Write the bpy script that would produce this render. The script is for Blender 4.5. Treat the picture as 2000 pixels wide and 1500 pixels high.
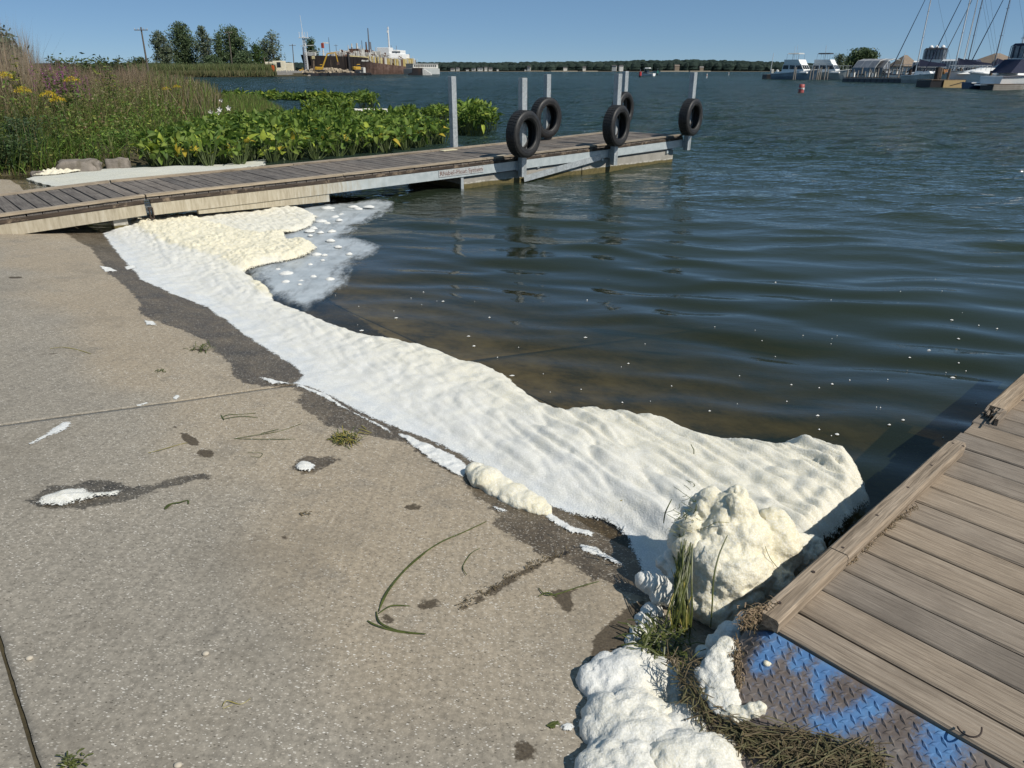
import bpy, math, random
import numpy as np
from mathutils import Vector, Matrix, noise as mnoise

scene = bpy.context.scene
for o_ in list(bpy.data.objects):
    bpy.data.objects.remove(o_)
COL = scene.collection
rnd = random.Random(7)
nrg = np.random.default_rng(11)

# ---------------------------------------------------------------- camera
EYE = 1.70                       # metres above the lake surface (z = 0)
FPX, HORIZON = 1387.0, 137.5     # focal length and horizon row in photo pixels (2000 x 1500)
PITCH = math.atan((750.0 - HORIZON) / FPX)
cam_data = bpy.data.cameras.new("camera")
cam_data.sensor_width = 36.0
cam_data.lens = FPX / 2000.0 * 36.0
cam_data.clip_start = 0.05
cam_data.clip_end = 12000.0
cam = bpy.data.objects.new("camera", cam_data)
cam.location = (0, 0, EYE)
cam.rotation_euler = (math.pi / 2 - PITCH, 0, 0)
COL.objects.link(cam)
scene.camera = cam

# ---------------------------------------------------------------- sky and sun
SUN_EL = math.radians(46.0)
SUN_XY = (0.84, -0.543)          # horizontal direction towards the sun
world = bpy.data.worlds.new("World")
scene.world = world
world.use_nodes = True
wn, wl = world.node_tree.nodes, world.node_tree.links
wn.clear()
w_out = wn.new("ShaderNodeOutputWorld")
w_bg = wn.new("ShaderNodeBackground")
w_sky = wn.new("ShaderNodeTexSky")
w_sky.sky_type = 'NISHITA'
w_sky.sun_disc = False
w_sky.sun_elevation = SUN_EL
w_sky.sun_rotation = math.atan2(SUN_XY[0], SUN_XY[1])
w_sky.altitude = 0
w_sky.air_density = 0.5
w_sky.dust_density = 0.0
w_sky.ozone_density = 6.0
w_bg.inputs["Strength"].default_value = 0.071
w_mix = wn.new("ShaderNodeMix"); w_mix.data_type = 'RGBA'     # flat blue mixed in to even out the sky gradient
w_mix.inputs[0].default_value = 0.42
w_mix.inputs[7].default_value = (3.0, 5.5, 8.1, 1)
wl.new(w_sky.outputs[0], w_mix.inputs[6])
wl.new(w_mix.outputs[2], w_bg.inputs["Color"])
wl.new(w_bg.outputs[0], w_out.inputs["Surface"])

sun_data = bpy.data.lights.new("sun", 'SUN')
sun_data.energy = 4.8
sun_data.angle = math.radians(0.55)
sun_data.color = (1.0, 0.94, 0.845)
sun = bpy.data.objects.new("sun", sun_data)
sdir = Vector((SUN_XY[0] * math.cos(SUN_EL), SUN_XY[1] * math.cos(SUN_EL), math.sin(SUN_EL)))
sun.rotation_euler = sdir.to_track_quat('Z', 'Y').to_euler()
sun.location = (30, -20, 40)
COL.objects.link(sun)

scene.view_settings.view_transform = 'Standard'
scene.view_settings.look = 'None'
scene.view_settings.exposure = 0.0
scene.view_settings.gamma = 1.0
scene.view_settings.use_curve_mapping = False
scene.render.engine = 'CYCLES'
scene.cycles.max_bounces = 8
scene.cycles.transparent_max_bounces = 12
scene.cycles.caustics_reflective = False
scene.cycles.caustics_refractive = False
scene.cycles.use_denoising = True

# ---------------------------------------------------------------- geometry of the place
_c, _s = math.cos(PITCH), math.sin(PITCH)
def ray(u, v):
    x, y = (u - 1000.0) / FPX, (v - 750.0) / FPX
    return np.array([x, _c - y * _s, -_s - y * _c])
def at_z(u, v, z=0.0):
    r = ray(u, v)
    return r * ((z - EYE) / r[2]) + np.array([0, 0, EYE])
def at_y(u, v, Y):
    r = ray(u, v)
    return r * (Y / r[1]) + np.array([0, 0, EYE])
SHORE = math.radians(41.5)       # heading of the boat ramp, out into the lake
RA = np.array([math.cos(SHORE), math.sin(SHORE)])
RB = np.array([-math.sin(SHORE), math.cos(SHORE)])
SLOPE, S0 = 0.15, 1.85           # ramp gradient and where it meets the lake
def to_st(p):
    p = np.asarray(p)
    return p[..., 0] * RA[0] + p[..., 1] * RA[1], p[..., 0] * RB[0] + p[..., 1] * RB[1]
def from_st(s, t):
    return s * RA[0] + t * RB[0], s * RA[1] + t * RB[1]
def ramp_z(s):
    return SLOPE * (S0 - s)
def on_ramp(u, v, dz=0.0):       # photo pixel -> point on the ramp plane
    r = ray(u, v)
    k = r[0] * RA[0] + r[1] * RA[1]
    t = (SLOPE * S0 + dz - EYE) / (r[2] + SLOPE * k)
    return r * t + np.array([0, 0, EYE])
def on_ground(u, v, dz=0.0):     # ramp where it is dry, lake surface beyond
    p = on_ramp(u, v, dz)
    if to_st(p)[0] > S0:
        p = at_z(u, v, dz)
    return p

# ---------------------------------------------------------------- numeric helpers
def _grad_tab(seed):
    g = np.random.default_rng(seed)
    return g.permutation(256), g.uniform(0, 2 * np.pi, 256)
_TABS = {}
def perlin(x, y, seed=0):
    if seed not in _TABS:
        _TABS[seed] = _grad_tab(seed)
    P, A = _TABS[seed]
    xi, yi = np.floor(x).astype(int), np.floor(y).astype(int)
    xf, yf = x - xi, y - yi
    u, v = xf * xf * xf * (xf * (xf * 6 - 15) + 10), yf * yf * yf * (yf * (yf * 6 - 15) + 10)
    def g(ix, iy, dx, dy):
        h = A[P[(P[ix & 255] + iy) & 255]]
        return np.cos(h) * dx + np.sin(h) * dy
    a, b = g(xi, yi, xf, yf), g(xi + 1, yi, xf - 1, yf)
    c, d = g(xi, yi + 1, xf, yf - 1), g(xi + 1, yi + 1, xf - 1, yf - 1)
    return (a + (b - a) * u) + ((c + (d - c) * u) - (a + (b - a) * u)) * v
def fbm(x, y, octaves=4, seed=0, gain=0.5):
    r, a, f = 0, 1.0, 1.0
    for i in range(octaves):
        r = r + a * perlin(x * f + 17.3 * i, y * f - 9.1 * i, seed + i)
        a *= gain; f *= 2.0
    return r
def worley(x, y, seed=0):
    g = np.random.default_rng(seed)
    J = g.uniform(0.1, 0.9, (64, 64, 2))
    xi, yi = np.floor(x).astype(int), np.floor(y).astype(int)
    best = np.full(np.shape(x), 9.0)
    for dx in (-1, 0, 1):
        for dy in (-1, 0, 1):
            cx, cy = xi + dx, yi + dy
            j = J[cx & 63, cy & 63]
            best = np.minimum(best, (cx + j[..., 0] - x) ** 2 + (cy + j[..., 1] - y) ** 2)
    return np.sqrt(best)
def sstep(a, b, x):
    t = np.clip((np.asarray(x, float) - a) / (b - a), 0, 1)
    return t * t * (3 - 2 * t)
def sd_poly(px, py, poly):       # signed distance, negative inside
    poly = np.asarray(poly, float)
    shp = np.shape(px)
    px, py = np.ravel(px), np.ravel(py)
    d = np.full(px.shape, 1e18)
    inside = np.zeros(px.shape, bool)
    n = len(poly)
    for i in range(n):
        ax, ay = poly[i]; bx, by = poly[(i + 1) % n]
        ex, ey = bx - ax, by - ay
        wx, wy = px - ax, py - ay
        h = np.clip((wx * ex + wy * ey) / (ex * ex + ey * ey + 1e-12), 0, 1)
        d = np.minimum(d, (wx - ex * h) ** 2 + (wy - ey * h) ** 2)
        if ay != by:
            cond = (ay > py) != (by > py)
            inside ^= cond & (px < ex * (py - ay) / (by - ay) + ax)
    d = np.sqrt(d)
    return np.where(inside, -d, d).reshape(shp)
def px_poly(pts, dz=0.0):        # photo outline -> outline on the ground, in metres
    return [tuple(on_ground(u, v, dz)[:2]) for u, v in pts]

# ---------------------------------------------------------------- object helpers
def link(o):
    COL.objects.link(o); return o
def mesh_np(name, V, faces, mat=None, parent=None, smooth=False, attrs=None, cols=None, mat_idx=None):
    """faces: list of integer arrays, each (n, k)"""
    V = np.asarray(V, np.float32)
    me = bpy.data.meshes.new(name)
    me.vertices.add(len(V)); me.vertices.foreach_set("co", V.ravel())
    faces = [np.asarray(f, np.int32) for f in faces if len(f)]
    li = np.concatenate([f.ravel() for f in faces]) if faces else np.zeros(0, np.int32)
    lt = np.concatenate([np.full(len(f), f.shape[1], np.int32) for f in faces])
    ls = np.concatenate([[0], np.cumsum(lt)[:-1]]).astype(np.int32)
    me.loops.add(len(li)); me.loops.foreach_set("vertex_index", li)
    me.polygons.add(len(lt)); me.polygons.foreach_set("loop_start", ls); me.polygons.foreach_set("loop_total", lt)
    me.polygons.foreach_set("use_smooth", np.full(len(lt), bool(smooth)))
    for k, a in (attrs or {}).items():
        at = me.attributes.new(k, 'FLOAT', 'POINT'); at.data.foreach_set("value", np.asarray(a, np.float32))
    if cols is not None:
        c = np.ones((len(V), 4), np.float32); c[:, :3] = cols
        at = me.color_attributes.new("Col", 'FLOAT_COLOR', 'POINT'); at.data.foreach_set("color", c.ravel())
    me.update(calc_edges=True)
    if mat is not None:
        for m in (mat if isinstance(mat, (list, tuple)) else [mat]):
            me.materials.append(m)
        if mat_idx is not None:
            me.polygons.foreach_set("material_index", np.asarray(mat_idx, np.int32))
    o = bpy.data.objects.new(name, me)
    o.parent = parent
    return link(o)
def tag(o, label=None, cat=None, group=None, kind=None):
    if label: o["label"] = label
    if cat: o["category"] = cat
    if group: o["group"] = group
    if kind: o["kind"] = kind
    return o
def empty(name, loc=(0, 0, 0), rz=0.0, label=None, cat=None, group=None, kind=None):
    o = bpy.data.objects.new(name, None)
    o.location = loc; o.rotation_euler = (0, 0, rz); o.empty_display_size = 0.2
    return tag(link(o), label, cat, group, kind)
def copy_tree(o, parent=None):
    c = o.copy(); COL.objects.link(c); c.parent = parent
    for ch in o.children:
        copy_tree(ch, c)
    return c
class MB:
    """collects boxes, bars, tubes and lathes into one mesh"""
    def __init__(self):
        self.v, self.f = [], []
    def add(self, vs, fs):
        n = len(self.v)
        self.v += [tuple(map(float, p)) for p in vs]
        self.f += [tuple(i + n for i in f) for f in fs]
        return self
    def box(self, c, d, rz=0.0, ch=0.0):
        x, y, z = d[0] / 2, d[1] / 2, d[2] / 2
        if ch <= 0:
            L = [(-x, -y, -z), (x, -y, -z), (x, y, -z), (-x, y, -z), (-x, -y, z), (x, -y, z), (x, y, z), (-x, y, z)]
            F = [(3, 2, 1, 0), (4, 5, 6, 7), (0, 1, 5, 4), (1, 2, 6, 5), (2, 3, 7, 6), (3, 0, 4, 7)]
        else:
            k = ch
            L = [(-x, -y, -z), (x, -y, -z), (x, y, -z), (-x, y, -z), (-x, -y, z - k), (x, -y, z - k), (x, y, z - k), (-x, y, z - k),
                 (-x + k, -y + k, z), (x - k, -y + k, z), (x - k, y - k, z), (-x + k, y - k, z)]
            F = [(3, 2, 1, 0), (8, 9, 10, 11)]
            for i in range(4):
                j = (i + 1) % 4
                F += [(i, j, j + 4, i + 4), (i + 4, j + 4, j + 8, i + 8)]
        cr, sr = math.cos(rz), math.sin(rz)
        return self.add([(c[0] + a * cr - b * sr, c[1] + a * sr + b * cr, c[2] + e) for a, b, e in L], F)
    def bar(self, p0, p1, w, h, up=(0, 0, 1)):
        p0, p1 = Vector(p0), Vector(p1)
        d = (p1 - p0).normalized()
        sx = d.cross(Vector(up))
        if sx.length < 1e-4: sx = d.cross(Vector((1, 0, 0)))
        sx.normalize(); sz = sx.cross(d).normalized()
        L = [p + sx * a * w / 2 + sz * b * h / 2 for p in (p0, p1) for a, b in ((-1, -1), (1, -1), (1, 1), (-1, 1))]
        return self.add(L, [(3, 2, 1, 0), (4, 5, 6, 7), (0, 1, 5, 4), (1, 2, 6, 5), (2, 3, 7, 6), (3, 0, 4, 7)])
    def tube(self, pts, rad, n=8, cap=True):
        pts = [Vector(p) for p in pts]
        if not isinstance(rad, (list, tuple)): rad = [rad] * len(pts)
        base = []
        ref = Vector((0, 0, 1))
        for i, p in enumerate(pts):
            d = (pts[min(i + 1, len(pts) - 1)] - pts[max(i - 1, 0)]).normalized()
            x = d.cross(ref)
            if x.length < 1e-3: x = d.cross(Vector((1, 0, 0)))
            x.normalize(); y = d.cross(x)
            base += [p + (x * math.cos(2 * math.pi * k / n) + y * math.sin(2 * math.pi * k / n)) * rad[i] for k in range(n)]
        F = []
        for i in range(len(pts) - 1):
            for k in range(n):
                a, b = i * n + k, i * n + (k + 1) % n
                F.append((a, b, b + n, a + n))
        if cap:
            F += [tuple(range(n)), tuple(range((len(pts) - 1) * n, len(pts) * n))[::-1]]
        return self.add(base, F)
    def lathe(self, prof, n=24, closed=False, M=None):
        L = []
        for k in range(n):
            a = 2 * math.pi * k / n
            for r, z in prof:
                p = Vector((r * math.cos(a), r * math.sin(a), z))
                L.append(M @ p if M else p)
        m = len(prof); F = []
        for k in range(n):
            k2 = (k + 1) % n
            for i in range(m if closed else m - 1):
                j = (i + 1) % m
                F.append((k * m + i, k2 * m + i, k2 * m + j, k * m + j))
        return self.add(L, F)
    def prism(self, poly, z0, z1):      # poly in xy, counter-clockwise
        n = len(poly)
        L = [(x, y, z0) for x, y in poly] + [(x, y, z1) for x, y in poly]
        F = [tuple(range(n))[::-1], tuple(range(n, 2 * n))] + [(i, (i + 1) % n, (i + 1) % n + n, i + n) for i in range(n)]
        return self.add(L, F)
    def quad(self, a, b, c, d):
        return self.add([a, b, c, d], [(0, 1, 2, 3)])
    def loft(self, rings, cap=True):
        n = len(rings[0]); L = [p for r in rings for p in r]; F = []
        for i in range(len(rings) - 1):
            for k in range(n):
                a, b = i * n + k, i * n + (k + 1) % n
                F.append((a, b, b + n, a + n))
        if cap:
            F += [tuple(range(n))[::-1], tuple(range((len(rings) - 1) * n, len(rings) * n))]
        return self.add(L, F)
    def xf(self, M):
        self.v = [tuple(M @ Vector(p)) for p in self.v]; return self
    def build(self, name, mat, parent=None, smooth=False):
        me = bpy.data.meshes.new(name)
        me.from_pydata(self.v, [], self.f); me.update()
        if smooth:
            me.polygons.foreach_set("use_smooth", [True] * len(me.polygons))
        me.materials.append(mat)
        o = bpy.data.objects.new(name, me); o.parent = parent
        return link(o)

# ---------------------------------------------------------------- materials
class NT:
    def __init__(self, name):
        self.m = bpy.data.materials.new(name); self.m.use_nodes = True
        self.t = self.m.node_tree; self.t.nodes.clear()
        self.out = self.n("ShaderNodeOutputMaterial")
    def n(self, typ, **kw):
        nd = self.t.nodes.new(typ)
        for k, v in kw.items(): setattr(nd, k, v)
        return nd
    def l(self, a, b):
        self.t.links.new(a, b); return b
    def put(self, sock, val):
        if hasattr(val, "is_output"): self.t.links.new(val, sock)
        elif isinstance(val, (tuple, list)) and len(val) == 3 and sock.type == 'RGBA': sock.default_value = (*val, 1)
        else: sock.default_value = val
    def pos(self): return self.n("ShaderNodeNewGeometry").outputs["Position"]
    def obj(self): return self.n("ShaderNodeTexCoord").outputs["Object"]
    def mapping(self, vec, scale=(1, 1, 1), loc=(0, 0, 0), rot=(0, 0, 0)):
        m = self.n("ShaderNodeMapping")
        self.put(m.inputs["Vector"], vec); self.put(m.inputs["Location"], loc)
        m.inputs["Scale"].default_value = scale; m.inputs["Rotation"].default_value = rot
        return m.outputs[0]
    def noise(self, vec, scale, detail=4, rough=0.55, out="Fac"):
        t = self.n("ShaderNodeTexNoise")
        self.put(t.inputs["Vector"], vec); t.inputs["Scale"].default_value = scale
        t.inputs["Detail"].default_value = detail; t.inputs["Roughness"].default_value = rough
        return t.outputs[out]
    def voro(self, vec, scale, feature='F1', out="Distance", rand=1.0):
        t = self.n("ShaderNodeTexVoronoi"); t.feature = feature
        self.put(t.inputs["Vector"], vec); t.inputs["Scale"].default_value = scale
        t.inputs["Randomness"].default_value = rand
        return t.outputs[out]
    def ramp(self, fac, stops, interp='LINEAR'):
        r = self.n("ShaderNodeValToRGB"); r.color_ramp.interpolation = interp
        el = r.color_ramp.elements
        while len(el) < len(stops): el.new(0.5)
        for e, (p, c) in zip(el, stops):
            e.position = p
            e.color = (*c, 1) if isinstance(c, (tuple, list)) else (c, c, c, 1)
        self.put(r.inputs[0], fac)
        return r.outputs[0]
    def math(self, op, a, b=None, c=None, clamp=False):
        m = self.n("ShaderNodeMath", operation=op); m.use_clamp = clamp
        self.put(m.inputs[0], a)
        if b is not None: self.put(m.inputs[1], b)
        if c is not None: self.put(m.inputs[2], c)
        return m.outputs[0]
    def step(self, x, a, b):     # smooth 0..1 from a to b
        m = self.n("ShaderNodeMapRange"); m.interpolation_type = 'SMOOTHSTEP'
        self.put(m.inputs[0], x); m.inputs[1].default_value = a; m.inputs[2].default_value = b
        return m.outputs[0]
    def mix(self, fac, a, b, blend='MIX'):
        m = self.n("ShaderNodeMix", data_type='RGBA', blend_type=blend)
        self.put(m.inputs[0], fac); self.put(m.inputs[6], a); self.put(m.inputs[7], b)
        return m.outputs[2]
    def attr(self, name, out="Fac"):
        a = self.n("ShaderNodeAttribute"); a.attribute_name = name
        return a.outputs[out]
    def bump(self, h, strength=0.5, dist=0.01, normal=None):
        b = self.n("ShaderNodeBump"); b.inputs["Strength"].default_value = strength; b.inputs["Distance"].default_value = dist
        self.put(b.inputs["Height"], h)
        if normal is not None: self.put(b.inputs["Normal"], normal)
        return b.outputs[0]
    def pbr(self, col, rough=0.6, normal=None, metal=0.0, spec=0.5, **kw):
        p = self.n("ShaderNodeBsdfPrincipled")
        self.put(p.inputs["Base Color"], col); self.put(p.inputs["Roughness"], rough)
        self.put(p.inputs["Metallic"], metal); self.put(p.inputs["Specular IOR Level"], spec)
        if normal is not None: self.put(p.inputs["Normal"], normal)
        for k, v in kw.items(): self.put(p.inputs[k.replace("_", " ")], v)
        return p.outputs[0]
    def done(self, shader):
        self.l(shader, self.out.inputs["Surface"]); return self.m
_MATS = {}
def plain(name, col, rough=0.55, var=0.15, scale=6.0, metal=0.0, bump=0.0, spec=0.5, dirt=None):
    """painted or raw surface with mottling, faint relief and optional grime"""
    if name in _MATS: return _MATS[name]
    N = NT(name); p = N.obj()
    n1 = N.noise(p, scale, 5, 0.6)
    lo = tuple(c * (1 - var) for c in col); hi = tuple(min(1, c * (1 + var)) for c in col)
    c = N.ramp(n1, [(0.3, lo), (0.7, hi)])
    if dirt:
        n2 = N.noise(N.mapping(p, (1, 1, 0.35)), scale * 0.7, 6, 0.65)
        c = N.mix(N.step(n2, 0.5, 0.72), c, dirt)
    nm = N.bump(N.noise(p, scale * 8, 3), bump, 0.01) if bump else None
    _MATS[name] = N.done(N.pbr(c, rough, nm, metal, spec))
    return _MATS[name]
# ================================================================ RAMP, LAKE BED, WATER
def mat_concrete():
    N = NT("ramp_concrete"); p = N.pos()
    big = N.noise(p, 0.9, 5, 0.6)
    mid = N.noise(p, 5.0, 5, 0.65)
    fine = N.noise(p, 60.0, 3, 0.7)
    tan, grey, pale = (0.285, 0.238, 0.174), (0.235, 0.212, 0.174), (0.315, 0.276, 0.215)
    c = N.mix(N.step(N.attr("silt"), 0.15, 0.85), grey, tan)
    c = N.mix(N.step(big, 0.45, 0.75), c, N.mix(0.5, c, pale))
    c = N.mix(N.math('MULTIPLY', N.step(mid, 0.52, 0.72), 0.45), c, (0.17, 0.155, 0.13))
    c = N.mix(0.55, c, N.ramp(fine, [(0.3, (0.25, 0.25, 0.25)), (0.7, (0.8, 0.8, 0.8))]), 'OVERLAY')
    # exposed aggregate: pale and dark chips
    w = N.mapping(p, (1, 1, 1))
    cell = N.n("ShaderNodeTexVoronoi"); N.put(cell.inputs["Vector"], N.mapping(N.mix(0.004, w, N.noise(p, 90, 2, 0.5, "Color"), 'ADD'), (1, 1.7, 1), (0, 0, 0), (0, 0, 0.75)))
    cell.inputs["Scale"].default_value = 112.0
    idv = N.n("ShaderNodeSeparateColor"); N.l(cell.outputs["Color"], idv.inputs[0])
    size = N.math('MULTIPLY_ADD', idv.outputs[1], 0.34, 0.12)
    spot = N.math('LESS_THAN', cell.outputs["Distance"], size)
    pick = N.math('GREATER_THAN', idv.outputs[0], 0.50)
    chips = N.math('MULTIPLY', spot, pick)
    chipcol = N.ramp(idv.outputs[2], [(0.0, (0.33, 0.29, 0.23)), (0.5, (0.50, 0.46, 0.39)), (1.0, (0.66, 0.63, 0.57))])
    dark = N.math('MULTIPLY', spot, N.math('LESS_THAN', idv.outputs[0], 0.13))
    c = N.mix(N.math('MULTIPLY', chips, N.ramp(big, [(0.35, 0.5), (0.65, 1.0)])), c, chipcol)
    c = N.mix(N.math('MULTIPLY', dark, 0.75), c, (0.075, 0.065, 0.05))
    # faint broom marks and worn patches
    br = N.noise(N.mapping(p, (55, 2.0, 1), (0, 0, 0), (0, 0, -0.72)), 1.0, 3, 0.6)
    c = N.mix(0.16, c, N.ramp(br, [(0.3, (0.25, 0.25, 0.25)), (0.7, (0.75, 0.75, 0.75))]), 'OVERLAY')
    c = N.mix(N.math('MULTIPLY', N.step(N.noise(N.mapping(p, (1, 1, 1), (4, 2, 0)), 1.7, 6, 0.72), 0.50, 0.66), 0.38), c, (0.155, 0.135, 0.105))
    # dried dirt and weed stains
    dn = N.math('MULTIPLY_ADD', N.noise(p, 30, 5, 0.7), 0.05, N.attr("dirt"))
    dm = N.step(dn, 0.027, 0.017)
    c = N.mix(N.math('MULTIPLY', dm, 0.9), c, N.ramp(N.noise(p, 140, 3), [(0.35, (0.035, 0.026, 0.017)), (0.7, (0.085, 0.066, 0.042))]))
    # algae below the water line
    sep = N.n("ShaderNodeSeparateXYZ"); N.l(p, sep.inputs[0])
    al = N.step(N.math('MULTIPLY_ADD', big, 0.05, sep.outputs[2]), 0.0, -0.06)
    alg = N.ramp(N.noise(p, 3.2, 6, 0.7), [(0.36, (0.07, 0.052, 0.020)), (0.5, (0.185, 0.135, 0.052)), (0.66, (0.285, 0.22, 0.098))])
    c = N.mix(al, c, alg)
    # wet film next to the lake
    wn_ = N.math('MULTIPLY_ADD', N.noise(p, 11, 6, 0.75), 0.16, N.attr("wet"))
    wm = N.math('MULTIPLY', N.step(wn_, 0.086, 0.070), N.ramp(N.noise(p, 6, 5, .7), [(.3, .72), (.6, 1.0)]))
    wetc = N.mix(0.86, c, N.mix(0.5, c, (0.030, 0.026, 0.021)), 'MULTIPLY')
    wetc = N.mix(N.math('MULTIPLY', chips, 0.45), wetc, chipcol)
    c = N.mix(wm, c, wetc)
    r = N.math('SUBTRACT', 0.93, N.math('MULTIPLY', wm, 0.52))
    h = N.math('ADD', N.math('MULTIPLY', chips, 0.6), N.math('ADD', N.math('MULTIPLY', fine, 0.9), mid))
    return N.done(N.pbr(c, r, N.bump(h, 0.35, 0.004), 0, 0.35))
M_CONC = mat_concrete()
def mat_mud():
    N = NT("lake_mud"); p = N.pos()
    c = N.ramp(N.noise(p, 1.7, 6, 0.65), [(0.35, (0.03, 0.026, 0.014)), (0.55, (0.07, 0.055, 0.026)), (0.7, (0.12, 0.09, 0.04))])
    return N.done(N.pbr(c, 0.95, N.bump(N.noise(p, 25, 4), 0.5, 0.02)))
M_MUD = mat_mud()

# photo outlines of the wet concrete beside the foam (and of small damp patches)
WET = [px_poly([(120, 452), (150, 470), (178, 484), (196, 512), (206, 530), (240, 556), (262, 576), (274, 590), (268, 606), (290, 622), (345, 640), (392, 660),
                (424, 688), (450, 712), (452, 733), (486, 752), (540, 757), (572, 757), (592, 768), (580, 786), (600, 803), (640, 830), (700, 848), (752, 858),
                (800, 872), (850, 905), (905, 940), (930, 975), (975, 1002), (965, 1025), (1000, 1048), (1045, 1082), (1100, 1092), (1150, 1124), (1200, 1150),
                (1262, 1166), (1330, 1120), (1330, 1000), (1000, 800), (650, 560), (330, 440), (200, 440)]),
       px_poly([(58, 978), (80, 955), (150, 942), (205, 935), (260, 950), (330, 935), (400, 925), (424, 930), (360, 945), (290, 962), (240, 980), (160, 996), (90, 996)]),
       px_poly([(568, 912), (580, 900), (604, 892), (640, 890), (665, 896), (630, 915), (620, 922), (590, 926)]),
       px_poly([(905, 935), (920, 930), (935, 955), (970, 980), (1010, 1000), (980, 1000), (930, 972)])]
DIRT = [px_poly(q) for q in (
    [(346, 846), (366, 846), (392, 862), (386, 873), (364, 868)], [(380, 880), (404, 876), (424, 886), (408, 896), (386, 892)], [(332, 832), (346, 832), (346, 838), (334, 838)],
    [(786, 988), (806, 982), (828, 987), (816, 996), (792, 996)], [(586, 1000), (606, 1000), (600, 1010)], [(545, 1047), (566, 1047), (566, 1056), (550, 1056)],
    [(812, 1172), (840, 1168), (868, 1172), (860, 1186), (820, 1192)], [(736, 1190), (770, 1204), (780, 1216), (762, 1224), (742, 1208)],
    [(1072, 1152), (1110, 1150), (1126, 1192), (1104, 1197), (1078, 1172)], [(1006, 1448), (1048, 1450), (1050, 1484), (1004, 1490)],
    [(896, 1186), (930, 1164), (990, 1128), (1060, 1092), (1112, 1072), (1116, 1082), (1060, 1104), (1000, 1140), (940, 1176), (900, 1194)],
    [(1096, 1160), (1140, 1136), (1170, 1124), (1172, 1132), (1140, 1146), (1102, 1170)], [(370, 682), (392, 680), (412, 684), (396, 688)], [(640, 858), (660, 852), (700, 856), (692, 868), (660, 872)],
    [(80, 690), (120, 690), (120, 692), (82, 693)], [(16, 540), (44, 540), (44, 544), (18, 544)], [(20, 1370), (50, 1356), (52, 1372), (24, 1384)], [(10, 1410), (40, 1395), (40, 1412), (14, 1420)],
    [(1010, 900), (1030, 930), (1020, 940), (1000, 920)], [(448, 1100), (452, 1100), (452, 1104), (448, 1104)], [(690, 1066), (704, 1066), (702, 1072), (692, 1072)],
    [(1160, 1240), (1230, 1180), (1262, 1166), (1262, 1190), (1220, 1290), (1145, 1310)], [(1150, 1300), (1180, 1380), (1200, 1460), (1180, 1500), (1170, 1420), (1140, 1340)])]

def ground_attrs(x, y):
    wet = np.full(np.shape(x), 9.0); dirt = np.full(np.shape(x), 9.0)
    for q in WET: wet = np.minimum(wet, sd_poly(x, y, q))
    for q in DIRT: dirt = np.minimum(dirt, sd_poly(x, y, q))
    s, t = to_st(np.stack([x, y], -1))
    silt = sstep(0.25, 1.25, s + 0.35 * fbm(x * 1.1, y * 1.1, 3, 5)) * sstep(0.1, 1.8, t + 0.4 * fbm(x, y, 2, 9))
    return dict(wet=wet, dirt=dirt, silt=silt)
ramp_obj = empty("boat_ramp", (0, 0, 0), 0, "sloping concrete boat ramp with exposed pebbles", None, None, "structure")
T_JOINT = 3.62
def add_slab(s0, s1, t0, t1, ds, dt):
    g = 0.0035
    ss = np.linspace(s0 + g, s1 - g, max(2, int((s1 - s0) / ds)))
    tt = np.linspace(t0 + g, t1 - g, max(2, int((t1 - t0) / dt)))
    S, T = np.meshgrid(ss, tt, indexing='ij')
    S = S.copy(); T = T.copy()
    e = 0.0045 * fbm(S * 9, T * 9, 4, 31)           # chipped joint edges
    S[0] += np.abs(e[0]) * 1.5; S[-1] -= np.abs(e[-1]) * 1.5; T[:, 0] += np.abs(e[:, 0]) * 1.5; T[:, -1] -= np.abs(e[:, -1]) * 1.5
    X, Y = from_st(S, T)
    Z = ramp_z(S) + 0.004 * fbm(S * 1.3, T * 1.3, 3, 3)
    n, m = S.shape
    top = np.stack([X, Y, Z], -1).reshape(-1, 3)
    idx = np.arange(n * m).reshape(n, m)
    F = np.stack([idx[:-1, :-1], idx[1:, :-1], idx[1:, 1:], idx[:-1, 1:]], -1).reshape(-1, 4)
    rim = np.concatenate([idx[:-1, 0], idx[-1, :-1], idx[::-1, -1][:-1], idx[0, ::-1][:-1]])
    low = top[rim] - np.array([0, 0, 0.09])
    k = len(rim); b = np.arange(k) + n * m
    skirt = np.stack([rim, b, np.roll(b, -1), np.roll(rim, -1)], -1)
    V = np.concatenate([top, low])
    A = ground_attrs(V[:, 0], V[:, 1])
    o = mesh_np("slab", V, [F, skirt], M_CONC, ramp_obj, False, A)
    o.data.polygons.foreach_set("use_smooth", np.concatenate([np.ones(len(F), bool), np.zeros(len(skirt), bool)]))
for (t0, t1) in ((-2.6, T_JOINT), (T_JOINT, 9.4), (9.4, 15.0)):
    add_slab(-5.0, -0.06, t0, t1, 0.08, 0.08)
    add_slab(-0.06, 2.72, t0, t1, 0.022, 0.026)
    add_slab(2.72, 7.0, t0, t1, 0.07, 0.07)

fill = MB()
for (sa_, sb_, ta_, tb_) in ((-0.085, -0.035, -2.6, 15.0), (2.695, 2.745, -2.6, 15.0), (-5.0, 7.0, T_JOINT - .025, T_JOINT + .025), (-5.0, 7.0, 9.375, 9.425)):
    q = [from_st(a, b) + (ramp_z(a) - 0.011,) for a, b in ((sa_, ta_), (sb_, ta_), (sb_, tb_), (sa_, tb_))]
    fill.quad(*q)
fill.build("joint_filler", M_MUD, ramp_obj)

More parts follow.
